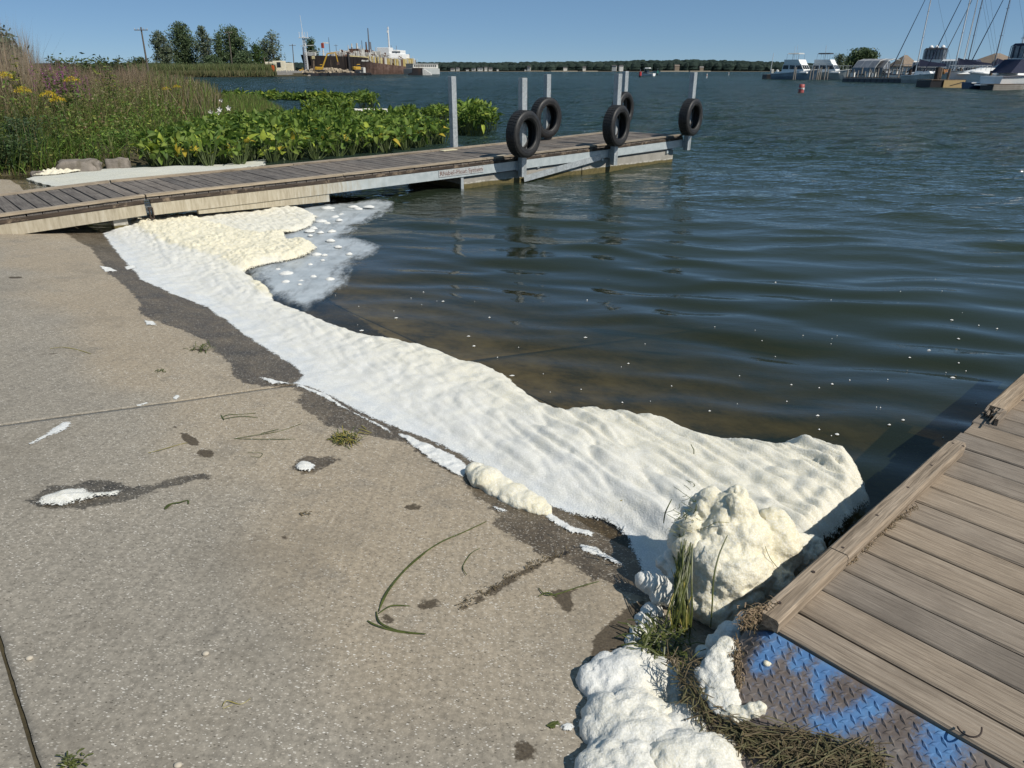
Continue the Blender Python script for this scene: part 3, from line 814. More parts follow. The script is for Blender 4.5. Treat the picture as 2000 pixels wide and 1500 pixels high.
# ================================================================ TIMBER, STEEL AND CONCRETE MATERIALS
def mat_wood(name, lo, hi, dark, grain=1.0, along='X', relief=0.6, blotch=0.5, stain=None):
    N = NT(name); o = N.obj()
    rv = N.n("ShaderNodeObjectInfo").outputs["Random"]
    off = N.n("ShaderNodeCombineXYZ"); N.put(off.inputs[0], N.math('MULTIPLY', rv, 37.0)); N.put(off.inputs[1], N.math('MULTIPLY', rv, 11.0)); N.put(off.inputs[2], N.math('MULTIPLY', rv, 23.0))
    va = N.n("ShaderNodeVectorMath", operation='ADD'); N.l(o, va.inputs[0]); N.l(off.outputs[0], va.inputs[1]); q = va.outputs[0]
    sc = (1.6, 60 * grain, 60 * grain) if along == 'X' else (60 * grain, 1.6, 60 * grain)
    wob = N.noise(N.mapping(q, (2.2, 9, 9) if along == 'X' else (9, 2.2, 9)), 1.0, 3, 0.5, "Color")
    vb = N.n("ShaderNodeVectorMath", operation='MULTIPLY_ADD'); N.l(wob, vb.inputs[0]); vb.inputs[1].default_value = (0.03, 0.03, 0.03); N.l(q, vb.inputs[2])
    g1 = N.noise(N.mapping(vb.outputs[0], sc), 1.6, 4, 0.6)
    g2 = N.noise(N.mapping(vb.outputs[0], tuple(c * 3 for c in sc)), 1.4, 3, 0.6)
    b = N.noise(q, 3.5, 5, 0.6)
    c = N.ramp(g1, [(0.28, dark), (0.45, lo), (0.72, hi)])
    c = N.mix(0.5, c, N.ramp(g2, [(0.35, (0.28, 0.28, 0.28)), (0.65, (0.72, 0.72, 0.72))]), 'OVERLAY')
    c = N.mix(N.math('MULTIPLY', N.step(b, 0.45, 0.70), blotch), c, dark)
    hv = N.n("ShaderNodeHueSaturation"); N.put(hv.inputs["Color"], c); N.put(hv.inputs["Value"], N.math('MULTIPLY_ADD', rv, 0.34, 0.83)); N.put(hv.inputs["Saturation"], N.math('MULTIPLY_ADD', rv, 0.3, 0.85))
    c = hv.outputs[0]
    # knots
    k = N.voro(N.mapping(q, (1.5, 7, 7) if along == 'X' else (7, 1.5, 7)), 0.9)
    c = N.mix(N.step(k, 0.085, 0.03), c, dark)
    if stain: c = N.mix(N.step(N.noise(N.mapping(q, (1, 1, 1)), 7, 5, 0.7), 0.5, 0.66), c, stain)
    h = N.math('ADD', g1, N.math('MULTIPLY', g2, 0.5))
    return N.done(N.pbr(c, 0.85, N.bump(h, relief, 0.004), 0, 0.3))
W_LEFT = mat_wood("weathered_planks", (0.140, 0.122, 0.106), (0.235, 0.208, 0.180), (0.062, 0.053, 0.047), 0.9)
W_RIGHT = mat_wood("bleached_planks", (0.250, 0.203, 0.155), (0.325, 0.272, 0.214), (0.140, 0.112, 0.085), 1.9, relief=0.9, blotch=0.55)
W_KICK = mat_wood("bleached_kerb", (0.25, 0.195, 0.14), (0.37, 0.30, 0.225), (0.11, 0.085, 0.06), 0.8, relief=0.9, blotch=0.35)
W_TRIM = mat_wood("trim_board", (0.27, 0.225, 0.17), (0.42, 0.36, 0.28), (0.10, 0.08, 0.06), 1.0, blotch=0.25)
W_DARK = mat_wood("dark_joist", (0.045, 0.034, 0.026), (0.10, 0.075, 0.055), (0.018, 0.014, 0.011), 1.0, stain=(0.22, 0.17, 0.12))
W_PILE = mat_wood("pile_timber", (0.13, 0.10, 0.075), (0.24, 0.19, 0.145), (0.06, 0.045, 0.035), 0.3, along='Z')
def mat_galv():
    N = NT("galvanised_steel"); p = N.obj()
    v = N.n("ShaderNodeTexVoronoi"); N.l(p, v.inputs["Vector"]); v.inputs["Scale"].default_value = 34
    sp = N.n("ShaderNodeSeparateColor"); N.l(v.outputs["Color"], sp.inputs[0])
    c = N.ramp(sp.outputs[0], [(0.0, (0.34, 0.37, 0.38)), (1.0, (0.47, 0.50, 0.51))])
    c = N.mix(N.step(N.noise(N.mapping(p, (3, 3, 0.6)), 4, 5, 0.65), 0.5, 0.7), c, (0.27, 0.29, 0.29))
    return N.done(N.pbr(c, N.ramp(sp.outputs[1], [(0, 0.42), (1, 0.58)]), None, 0.35, 0.5))
M_GALV = mat_galv()
def mat_beam():      # galvanised channel, its shoreward end caked with dried foam
    N = NT("channel_beam"); p = N.obj()
    c = N.ramp(N.noise(p, 9, 5, 0.6), [(0.3, (0.36, 0.41, 0.42)), (0.7, (0.50, 0.545, 0.55))])
    sep = N.n("ShaderNodeSeparateXYZ"); N.l(p, sep.inputs[0])
    drip = N.noise(N.mapping(p, (16, 16, 2.5)), 2.0, 5, 0.65)
    cake = N.ramp(drip, [(0.3, (0.33, 0.285, 0.205)), (0.55, (0.46, 0.41, 0.31)), (0.75, (0.54, 0.50, 0.41))])
    f = N.step(N.math('MULTIPLY_ADD', drip, 1.6, sep.outputs[0]), -3.2, -4.6)
    n = N.bump(drip, 0.4, 0.01)
    return N.done(N.pbr(N.mix(f, c, cake), N.math('MULTIPLY_ADD', f, 0.4, 0.45), n, 0.15, 0.4))
M_BEAM = mat_beam()
def mat_float():
    N = NT("float_concrete"); p = N.pos()
    c = N.ramp(N.noise(N.mapping(p, (1, 1, 1)), 7, 6, 0.65), [(0.3, (0.25, 0.235, 0.20)), (0.7, (0.37, 0.35, 0.31))])
    sep = N.n("ShaderNodeSeparateXYZ"); N.l(p, sep.inputs[0])
    zz = N.math('MULTIPLY_ADD', N.noise(p, 5, 4, 0.6), 0.05, sep.outputs[2])
    salt = N.math('MULTIPLY', N.step(zz, 0.125, 0.11), N.step(N.noise(p, 16, 4), 0.4, 0.6))
    c = N.mix(salt, c, (0.50, 0.48, 0.42))
    c = N.mix(N.step(zz, 0.105, 0.085), c, N.ramp(N.noise(p, 22, 4), [(0.3, (0.07, 0.058, 0.02)), (0.7, (0.15, 0.12, 0.045))]))
    return N.done(N.pbr(c, 0.85, N.bump(N.noise(p, 40, 4), 0.3, 0.006)))
M_FLOATC = mat_float()
M_NAIL = plain("rusty_iron", (0.045, 0.03, 0.022), 0.7, 0.3, 30)
M_RUBBER = None
def mat_rubber():
    N = NT("tyre_rubber"); p = N.obj()
    c = N.ramp(N.noise(p, 14, 5, 0.65), [(0.35, (0.012, 0.012, 0.013)), (0.75, (0.032, 0.031, 0.030))])
    return N.done(N.pbr(c, N.ramp(N.noise(p, 8, 3), [(0.3, 0.45), (0.7, 0.65)]), N.bump(N.noise(p, 90, 2), 0.15, 0.003), 0, 0.45))
M_RUBBER = mat_rubber()

# ================================================================ FLOATING DOCK ON THE LEFT
LD_ANG = math.radians(41.0)
LD_D = np.array([math.cos(LD_ANG), math.sin(LD_ANG)]); LD_N = np.array([-LD_D[1], LD_D[0]])
LD_O = (at_z(900, 368)[:2] + at_z(1326, 317.6)[:2]) / 2
LD_W = 1.6
def ld_z(s): return float(np.interp(s, [-10.0, -9.0, -7.3, -5.0, -2.7, 0.0, 2.9], [0.26, 0.297, 0.362, 0.377, 0.402, 0.445, 0.507]))
def ld_p(s, off, z): return (LD_O[0] + LD_D[0] * s + LD_N[0] * off, LD_O[1] + LD_D[1] * s + LD_N[1] * off, z)
def ld_hit(u, v, off):          # where the pixel's ray meets the vertical plane at this offset: (s, z)
    r = ray(u, v); A = LD_O + LD_N * off
    M = np.array([[r[0], -LD_D[0]], [r[1], -LD_D[1]]]); t, s = np.linalg.solve(M, A)
    return float(s), float(EYE + r[2] * t)
def dock_group(name, s0, s1, label, cat):
    return empty(name, ld_p((s0 + s1) / 2, 0, 0), LD_ANG, label, cat)
def local(root):                # builds in dock coordinates: x along, y across, z up
    return lambda s: s - root["s_mid"]
float_dock = dock_group("floating_dock", -7.305, 2.85, "long floating dock of grey planks on a steel frame, carrying tyre hung posts", "dock")
shore_ramp = dock_group("dock_ramp", -10.0, -7.315, "short sloping plank section joining the concrete ramp to the floating dock", "gangway")
for root, s0, s1 in ((float_dock, -7.305, 2.85), (shore_ramp, -10.0, -7.315)):
    mid = (s0 + s1) / 2
    pitch = 0.1425
    n = int((s1 - s0) / pitch)
    pitch = (s1 - s0) / n
    m = MB(); m.box((0, 0, 0), (LD_W - 0.02, pitch - 0.010, 0.034), 0, 0.004)
    proto = m.build("plank", W_LEFT, root)
    for i in range(n):
        o = proto if i == 0 else link(proto.copy())
        s = s0 + (i + 0.5) * pitch
        o.location = (s - mid, LD_W / 2, ld_z(s) - 0.018 + rnd.uniform(-0.0025, 0.0025))
        sl = (ld_z(s + .1) - ld_z(s - .1)) / .2
        o.rotation_euler = (0, -math.atan(sl), math.pi / 2 + rnd.uniform(-.003, .003)) if False else (math.atan(sl) * 0 + rnd.uniform(-.006, .006), 0, math.pi / 2 + rnd.uniform(-.003, .003) + (math.pi if rnd.random() < .5 else 0))
    # edge boards, joists and the steel channel, in pieces
    cuts = np.linspace(s0, s1, max(2, int((s1 - s0) / 2.4) + 1))
    for a, b in zip(cuts[:-1], cuts[1:]):
        za, zb = ld_z(a), ld_z(b)
        for off in (0.035, LD_W - 0.035):
            MB().bar((a + .004 - mid, off, za + 0.012), (b - .004 - mid, off, zb + 0.012), 0.085, 0.026).build("edge_board", W_TRIM, root)
    segs = [c for c in (-10.0, -7.34, -7.27, -5.0, -2.7, 0.0, 2.85) if s0 - .01 <= c <= s1 + .01]
    for a, b in zip(segs[:-1], segs[1:]):
        za, zb = ld_z(a), ld_z(b)
        for off in (0.012, LD_W - 0.012):
            MB().bar((a - mid, off, za - 0.055), (b - mid, off, zb - 0.055), 0.045, 0.04).build("rim_joist", W_DARK, root)
        for off, sg in ((-0.006, 1), (LD_W + 0.006, -1)):
            hgt = 0.135 if a > -7.3 else 0.125
            bm = MB()
            bm.bar((a - mid, off, za - 0.079 - hgt / 2), (b - mid, off, zb - 0.079 - hgt / 2), 0.012, hgt)
            bm.bar((a - mid, off + sg * .03, za - 0.082), (b - mid, off + sg * .03, zb - 0.082), 0.05, 0.008)
            bm.bar((a - mid, off + sg * .03, za - 0.076 - hgt), (b - mid, off + sg * .03, zb - 0.076 - hgt), 0.05, 0.008)
            be = bm.build("channel_beam", M_BEAM, root)
            be.location = (0, 0, 0)
FM = (-7.305 + 2.85) / 2
# concrete floats under the outer half
def add_pontoon(a, b):
    m = MB()
    L, Wd = b - a, LD_W - 0.06
    za, zb = 0.175, 0.255
    m.box(((a + b) / 2 - FM, LD_W / 2, -0.10), (L, Wd, 0.55 + 0.0), 0, 0.012)
    z = np.array([p[2] for p in m.v]); 
    m.v = [(x, y, zz if zz < 0 else zz + np.interp(x + FM, [-2.7, 2.7], [za - 0.175, zb - 0.175])) for x, y, zz in m.v]
    m.build("concrete_float", M_FLOATC, float_dock)
add_pontoon(-2.70, -0.02); add_pontoon(0.0, 2.62)
MB().box((-2.715 - FM, 0.02, 0.13), (0.05, 0.03, 0.28)).build("corner_strap", M_GALV, float_dock)
MB().bar((-2.6 - FM, 0.012, 0.195), (2.6 - FM, 0.012, 0.285), 0.03, 0.03).build("steel_angle", plain("dull_steel", (0.16, 0.17, 0.17), 0.6, 0.2, 12, 0.3), float_dock)
MB().bar((-1.45 - FM, -0.022, 0.045), (0.42 - FM, -0.022, 0.262), 0.012, 0.10).build("brace", M_GALV, float_dock)
for s in (-2.6, -1.1, 0.5, 2.4):
    MB().bar((s - FM, 0.0, 0.22), (s - FM, LD_W, 0.22), 0.05, 0.06).build("cross_beam", M_BEAM, float_dock)
# lower skid beam and its post near the shore
MB().bar((-6.75 - FM, 0.03, 0.155), (-5.0 - FM, 0.03, 0.115), 0.06, 0.115).build("skid_beam", M_BEAM, float_dock)
MB().box((-7.62 - (-10.0 - 7.315) / 2, 0.10, 0.06), (0.15, 0.14, 0.20), 0, .01).build("support_block", M_FLOATC, shore_ramp)
# the beam material reads object x: shift every beam mesh so that x is measured along the whole dock
for root, mid in ((float_dock, (-7.305 + 2.85) / 2), (shore_ramp, (-10.0 - 7.315) / 2)):
    for ch in root.children:
        if ch.name.split(".")[0] in ("channel_beam", "cross_beam", "skid_beam") and ch.location.x == 0:
            ch.data.transform(Matrix.Translation((mid, 0, 0))); ch.location.x = -mid
hm = MB(); hm.box((-7.305 - FM, -0.02, 0.17), (0.012, 0.03, 0.13)); hm.box((-7.27 - FM, -0.02, 0.17), (0.012, 0.03, 0.13)); hm.box((-7.29 - FM, -0.02, 0.115), (0.05, 0.03, 0.014)); hm.box((-7.29 - FM, -0.02, 0.235), (0.05, 0.03, 0.012))
hm.build("hinge_bracket", M_NAIL, float_dock)
# sign plate on the beam
def dock_sign():
    sa, za = ld_hit(857, 343, -0.016); sb, zb = ld_hit(944, 327, -0.016)
    root = empty("sign_plate", ld_p((sa + sb) / 2, -0.017, (za + zb) / 2 + .0), LD_ANG, "mottled grey maker's plate with worn brown lettering on the dock beam", "sign")
    L = sb - sa; hgt = 0.098
    N = NT("worn_plate"); p = N.obj()
    c = N.ramp(N.noise(p, 70, 4, 0.7), [(0.35, (0.20, 0.20, 0.19)), (0.52, (0.42, 0.43, 0.43)), (0.7, (0.60, 0.60, 0.58))])
    m = N.done(N.pbr(c, 0.6))
    sl = math.atan2(ld_z(sb) - ld_z(sa), L)
    b = MB(); b.box((0, 0, 0), (L, 0.006, hgt)); b.xf(Matrix.Rotation(-sl, 4, 'Y')); b.build("plate", m, root)
    cu = bpy.data.curves.new("lettering", 'FONT'); cu.body = "Rhabel-Float System"; cu.size = 0.088; cu.align_x = 'CENTER'; cu.align_y = 'CENTER'; cu.extrude = 0.001; cu.resolution_u = 2
    tmp = bpy.data.objects.new("tmp", cu); link(tmp)
    me = bpy.data.meshes.new_from_object(tmp.evaluated_get(bpy.context.evaluated_depsgraph_get())); bpy.data.objects.remove(tmp)
    xs = [v.co.x for v in me.vertices]; w = max(xs) - min(xs)
    me.transform(Matrix.Rotation(-sl, 4, 'Y') @ Matrix.Translation((0, -0.0045, 0)) @ Matrix.Rotation(math.pi / 2, 4, 'X') @ Matrix.Diagonal((L * 0.95 / w, 1, 1, 1)))
    me.materials.clear(); me.materials.append(plain("worn_brown_paint", (0.16, 0.075, 0.055), 0.7, 0.5, 60, dirt=(0.4, 0.4, 0.39)))
    t = bpy.data.objects.new("lettering", me); t.parent = root; link(t)
dock_sign()
# posts and tyres
def square_post(u, vb, vt, off, name_label, zb=None):
    s, z0 = ld_hit(u, vb, off)
    if zb is not None: z0 = zb(s)
    x, y, _ = ld_p(s, off, 0)
    k = at_y(u, vt, y)
    # climb until the projected top matches
    lo, hi = z0, 4.0
    for _i in range(40):
        md = (lo + hi) / 2
        d = np.array([x, y, md - EYE]); Zc = d[1] * _c - d[2] * _s; up = d[1] * _s + d[2] * _c
        if 750 - FPX * up / Zc > vt: lo = md
        else: hi = md
    zt = (lo + hi) / 2
    root = empty("dock_post", (x, y, z0), LD_ANG + math.radians(rnd.uniform(-2, 2)), name_label, "post", "galvanised posts of the floating dock")
    H = zt - z0; w = 0.1
    MB().box((0, 0, H / 2), (w, w, H), 0, 0.004).build("tube", M_GALV, root)
    MB().box((0, 0, H + 0.001), (w - .016, w - .016, 0.004)).build("tube_mouth", M_NAIL, root)
    MB().box((0, 0.056 if off < 0.5 else -0.056, (ld_z(s) - z0) - 0.16), (0.16, 0.012, 0.14)).build("bracket", M_GALV, root)
    return s
s1p = square_post(1020, 345, 152, -0.075, "steel post carrying the nearest tyre on the dock's front edge")
s2p = square_post(1198, 322, 144, -0.075, "steel post with a tyre at the middle of the dock's front edge")
s3p = square_post(1341, 293, 141, -0.075, "steel post with a tyre at the dock's outer front corner")
s4p = square_post(1067, 268, 145, LD_W + 0.07, "steel post behind the deck carrying a tyre, second on the far edge", lambda s: 0.1)
s5p = square_post(1215, 254, 139, LD_W + 0.07, "rear steel post mostly hidden behind the middle front post", lambda s: 0.1)
s6p = square_post(887, 288, 149, LD_W + 0.07, "bare steel post without a tyre beside the water plants", lambda s: 0.1)
def tyre(u, v, off, label, yaw, tilt=0.0, R=0.355, drop=0):
    s, z = ld_hit(u, v, off)
    root = empty("tyre", ld_p(s, off, z), 0, label, "tyre", "tyres hung on the dock posts as fenders")
    root.rotation_euler = (0, tilt, yaw)
    w = 0.105; r0 = R * 0.60
    prof = [(r0, -w * .62), (r0 + .015, -w * .86), (r0 + .05, -w * 1.0), (R * .86, -w * 1.02), (R * .95, -w * .93), (R * .985, -w * .80), (R * .985, w * .80), (R * .95, w * .93), (R * .86, w * 1.02), (r0 + .05, w), (r0 + .015, w * .86), (r0, w * .62),
            (r0 + .02, w * .60), (R * .83, w * .78), (R * .93, w * .6), (R * .945, 0), (R * .93, -w * .6), (R * .83, -w * .78), (r0 + .02, -w * .60)]
    M = Matrix.Rotation(math.pi / 2, 4, 'Y')
    MB().lathe(prof, 56, True, M).build("casing", M_RUBBER, root, True)
    tr = MB()
    for zc, zw in ((-.066, .016), (-.034, .012), (0, .013), (.034, .012), (.066, .016)):
        for k in range(44):
            a0, a1 = 2 * math.pi * k / 44, 2 * math.pi * (k + .80) / 44
            sk = 0.02 * (1 if zc > 0 else -1)
            q = []
            for rr in (R * .975, R * 1.008):
                for a, zz in ((a0, zc - zw), (a1, zc - zw), (a1 + sk, zc + zw), (a0 + sk, zc + zw)):
                    q.append(M @ Vector((rr * math.cos(a), rr * math.sin(a), zz)))
            tr.add(q, [(4, 5, 6, 7), (0, 1, 5, 4), (1, 2, 6, 5), (2, 3, 7, 6), (3, 0, 4, 7)])
    t = tr.build("tread_blocks", M_RUBBER, root); t["kind"] = "stuff"
    rg = MB()
    rg.lathe([(R * .80, w * 1.022), (R * .81, w * 1.05), (R * .82, w * 1.022)], 56, True, M).lathe([(r0 + .03, w * .93), (r0 + .036, w * .99), (r0 + .042, w * .96)], 56, True, M)
    rg.build("sidewall_ring", M_RUBBER, root, True)
YAW = math.atan2(-0.62, 0.785)
tyre(1023, 262, -0.235, "nearest and largest looking tyre, hung on the front post of the dock", YAW)
tyre(1204, 246, -0.235, "front tyre of the overlapping pair at the middle of the dock", YAW + .03, 0, 0.345)
tyre(1349, 229, -0.235, "tyre hanging at the dock's outer corner over open water", YAW - .02, 0, 0.340)
tyre(1066, 230, LD_W - 0.09, "tyre on the far edge, showing its full round face behind the nearest tyre", YAW - .12, 0, 0.365)
tyre(1216, 213, LD_W - 0.09, "rear tyre of the overlapping pair, mostly hidden by the front one", YAW + .02, 0, 0.34)
# small things on the deck
def deck_scrap(u, v, off, lab, col, dims):
    s, z = ld_hit(u, v, off)
    r = empty("deck_scrap", ld_p(s, off, ld_z(s) + 0.004), LD_ANG + .1, lab, "scrap")
    m = MB(); m.box((0, 0, .006), dims, 0, .003); m.v = [(x + .03 * mnoise.noise(Vector((x * 9, y * 9, 1))), y + .03 * mnoise.noise(Vector((x * 7, y * 9, 5))), z) for x, y, z in m.v]
    m.build("flake", plain(lab[:12], col, .8, .2, 30), r)
deck_scrap(876, 292, LD_W - .15, "pale yellow flat scrap lying by the bare post on the dock", (0.55, 0.50, 0.34), (.34, .13, .01))
deck_scrap(975, 306, .16, "dried pale foam crust on the dock planks beside the nearest tyre", (0.45, 0.40, 0.31), (.42, .10, .012))

# ================================================================ TIMBER DOCK ON THE RIGHT
RD_O = np.array([0.757, 1.542]); RD_ANG = math.radians(42.3); RD_Z = 0.29
wood_dock = empty("timber_dock", (RD_O[0], RD_O[1], 0), RD_ANG, "bleached timber dock at right with a low kerb board and nailed planks", "dock")
# local: x along the dock (out to the lake), -y to the right
x0 = -0.035; edges = [x0]
ws = [0.112, 0.142, 0.139, 0.143, 0.138, 0.146, 0.140, 0.137, 0.143, 0.141, 0.138, 0.144, 0.142, 0.139, 0.141, 0.143, 0.140, 0.142, .141, .139, .143, .140]
for i, w in enumerate(ws):
    y_out = 0.066 + rnd.uniform(-.008, .012)
    if i == 10: y_out = .075
    L = 1.75 + rnd.uniform(-.02, .02)
    m = MB(); nx = 10
    th = 0.038
    # a plank with slightly cupped top and worn edges, several cross-sections along its length
    rings = []
    for k in range(nx + 1):
        X = -L / 2 + L * k / nx
        jit = [0.0015 * mnoise.noise(Vector((X * 4, i * 3.3, q))) for q in range(4)]
        h = w / 2 - 0.0034
        ring = [(-h + jit[0], -th), (h + jit[1], -th), (h + jit[1], -.006), (h - .005 + jit[1], -.001), (0, -.0018 + jit[2]), (-h + .005 + jit[0], -.001), (-h + jit[0], -.006)]
        rings.append([(X, a, b) for a, b in ring])
    m.loft(rings)
    o = m.build("plank", W_RIGHT, wood_dock)
    xc = edges[-1] + w / 2; edges.append(edges[-1] + w)
    o.location = (xc, y_out - L / 2, RD_Z + rnd.uniform(-.002, .002)); o.rotation_euler = (0, 0, math.pi / 2 + rnd.uniform(-.0010, .0010))
    for yy in (-0.02, -0.06):
        if i in (8,): continue
    for (dx, dy) in ((-.035, -.62), (.035, -.62)):
        pass
# nail heads
nb = MB()
for a, b in zip(edges[:-1], edges[1:]):
    for f in (.27, .73):
        nb.lathe([(.0005, RD_Z + .0005), (.0035, RD_Z + .0005), (.004, RD_Z - .002)], 7, False, Matrix.Translation((a + (b - a) * f, -.58 + rnd.uniform(-.01, .01), 0)))
tag(nb.build("nail_heads", M_NAIL, wood_dock), kind="stuff")
def kerb(xa, xb, ya, yb, h, round_end=False, torn=False):
    n = max(4, int((xb - xa) / .05)); rings = []
    for k in range(n + 1):
        x = xa + (xb - xa) * k / n
        e = 0
        if round_end and k == n: e = .008
        j = lambda q: .0022 * mnoise.noise(Vector((x * 8, q * 5.1, xa)))
        z0 = RD_Z + .001; z1 = RD_Z + h
        rings.append([(x, ya + e + j(1), z0), (x, ya + e + j(1), z1 - .008 - e), (x, ya + .006 + e + j(2), z1 - e * .6), (x, yb - .007 - e + j(3), z1 - e * .6), (x, yb - e + j(4), z1 - .008 - e), (x, yb - e + j(4), z0)])
    m = MB().loft([[(p[0], p[1], p[2]) for p in r][::-1] for r in rings])
    return m.build("kerb_board", W_KICK, wood_dock)
kerb(-0.050, 0.372, 0.058 - .066, 0.058, .040)
kerb(0.374, 1.452, 0.058 - .066, 0.058, .042, True)
k3 = kerb(1.90, 3.3, 0.058 - .068, 0.060, .046)
# splintered end of the third kerb board
sp = MB()
for i in range(26):
    y = rnd.uniform(-.008, .058); z = RD_Z + rnd.uniform(.004, .045)
    sp.bar((1.91, y, z), (1.90 - rnd.uniform(.02, .12) * (1.4 if y < .005 else .7), y + rnd.uniform(-.008, .008), z + rnd.uniform(-.012, .004)), rnd.uniform(.003, .010), rnd.uniform(.003, .008))
sp.bar((1.91, -.012, RD_Z + .02), (1.80, -.011, RD_Z + .014), .014, .036)
tag(sp.build("splinters", W_KICK, wood_dock), kind="stuff")
kn = MB()
for x, y in ((1.40, .035), (1.405, -.0), (1.15, .028), (.92, .026), (.66, .027), (.40, .024), (.22, .03), (.02, .03), (2.0, .03)):
    kn.lathe([(.0005, RD_Z + .0425), (.0055, RD_Z + .0425), (.006, RD_Z + .038)], 8, False, Matrix.Translation((x, y, 0)))
tag(kn.build("kerb_nails", M_NAIL, wood_dock), kind="stuff")
MB().box((1.55, .045, RD_Z - .125), (3.1, .038, .17)).build("rim_joist", W_DARK, wood_dock)
for x in (0.1, .8, 1.5, 2.2): MB().box((x, -.85, RD_Z - .125), (.04, 1.72, .165)).build("joist", W_DARK, wood_dock)
for x in (.35, 2.3): MB().tube([(x, -.02, -.6), (x, -.02, RD_Z - .045)], .06, 10).build("pile", W_PILE, wood_dock)
MB().box((-0.045, -.84, RD_Z - .115), (.012, 1.7, .15)).build("end_board", W_DARK, wood_dock)
# wire loop poking out of the end plank
lp = [( -0.020 - .028 * math.sin(a) , -.46 + .012 * math.cos(a * 1.3) - .008 * a, RD_Z + .004 + .024 * math.sin(a * .5)) for a in np.linspace(0, 3.6, 14)]
MB().tube(lp, .0022, 5).build("wire_loop", M_NAIL, wood_dock)

# chequer plate bridging dock and ramp
def mat_tread():
    N = NT("chequer_plate"); p = N.obj()
    c = N.ramp(N.noise(p, 22, 6, 0.7), [(0.3, (0.085, 0.066, 0.055)), (0.55, (0.145, 0.118, 0.102)), (0.75, (0.22, 0.192, 0.17))])
    c = N.mix(N.math('MULTIPLY', N.step(N.noise(p, 4, 4), .45, .65), .45), c, (.24, .225, .205))
    paint = N.attr("paint")
    pf = N.math('MULTIPLY_ADD', N.math('SUBTRACT', N.noise(p, 85, 6, .75), .5), 2.2, paint)
    pm_ = N.math('MULTIPLY', N.step(pf, .05, 1.15), .80)
    c = N.mix(pm_, c, N.ramp(N.noise(p, 30, 3), [(.3, (.045, .16, .38)), (.7, (.085, .25, .50))]))
    return N.done(N.pbr(c, N.math('MULTIPLY_ADD', pm_, .10, .62), N.bump(N.noise(p, 160, 4, .7), .35, .002), 0.0, .35))
M_TREAD = mat_tread()
plate = empty("tread_plate", (RD_O[0], RD_O[1], 0), RD_ANG, "rusty chequer steel plate with blue spray paint marks below the dock", "metal plate")
PL_T, PL_B = RD_Z - .010, 0.118       # heights of its upper and lower edge
PX0, PX1, PY0, PY1 = -.475, -.040, -1.25, .085
def plate_pt(x, y, dz=0):
    f = (x - PX0) / (PX1 - PX0)
    # rounded shoulder at the outer side
    drop = -.05 * sstep(.0, .10, y) if y > 0 else 0
    return (x, y, PL_B + (PL_T - PL_B) * f + dz + float(drop))
def w2l(u, v, z):
    d = at_z(u, v, z)[:2] - RD_O
    c, s = math.cos(RD_ANG), math.sin(RD_ANG)
    return d[0] * c + d[1] * s, -d[0] * s + d[1] * c
BLUE = []
def zpl(v): return float(np.interp(v, [1210, 1500], [.26, .20]))
for arc, wd in (([(1500, 1250), (1520, 1243), (1535, 1262), (1512, 1275), (1492, 1285), (1485, 1300)], .017), ([(1592, 1275), (1580, 1290), (1565, 1300), (1552, 1310)], .014), ([(1600, 1330), (1630, 1322), (1660, 1318), (1690, 1335), (1712, 1360), (1716, 1385), (1700, 1405), (1670, 1415), (1640, 1425), (1600, 1420)], .018),
                ([(1600, 1330), (1592, 1350), (1598, 1370)], .012), ([(1822, 1500), (1838, 1460), (1860, 1436), (1890, 1450), (1930, 1470), (1970, 1490)], .030), ([(1840, 1470), (1850, 1440)], .03)):
    BLUE.append(([w2l(u, v, zpl(v)) for u, v in arc], wd))
def paint_at(x, y):
    best = np.zeros(np.shape(x))
    for pts, wd in BLUE:
        for (ax, ay), (bx, by) in zip(pts[:-1], pts[1:]):
            ex, ey = bx - ax, by - ay
            h = np.clip(((x - ax) * ex + (y - ay) * ey) / (ex * ex + ey * ey + 1e-9), 0, 1)
            d = np.hypot(x - ax - ex * h, y - ay - ey * h)
            best = np.maximum(best, 1.38 - d / wd * .55)
    hz = np.maximum(0, .34 - np.hypot((x + .16) / .14, (y + .18) / .2) * .32)
    return np.clip(np.maximum(best, hz), 0, 1.2)
xs = np.linspace(PX0, PX1, 46); ys = np.linspace(PY0, PY1, 130)
Vp = np.array([plate_pt(x, y, .0025 * math.sin(x * 9 + y * 5)) for x in xs for y in ys])
ip = np.arange(len(xs) * len(ys)).reshape(len(xs), len(ys))
Fp = np.stack([ip[:-1, :-1], ip[1:, :-1], ip[1:, 1:], ip[:-1, 1:]], -1).reshape(-1, 4)
rim = np.concatenate([ip[:-1, 0], ip[-1, :-1], ip[::-1, -1][:-1], ip[0, ::-1][:-1]])
lowv = Vp[rim] - np.array([0, 0, .009]); kk = len(rim); bb = np.arange(kk) + len(Vp)
Vall = np.concatenate([Vp, lowv])
mesh_np("sheet", Vall, [Fp, np.stack([rim, bb, np.roll(bb, -1), np.roll(rim, -1)], -1)], M_TREAD, plate, True, {"paint": paint_at(Vall[:, 0], Vall[:, 1])})
Vl, Fl = [], []
g = .0212; ca, sa = math.cos(-RD_ANG), math.sin(-RD_ANG)
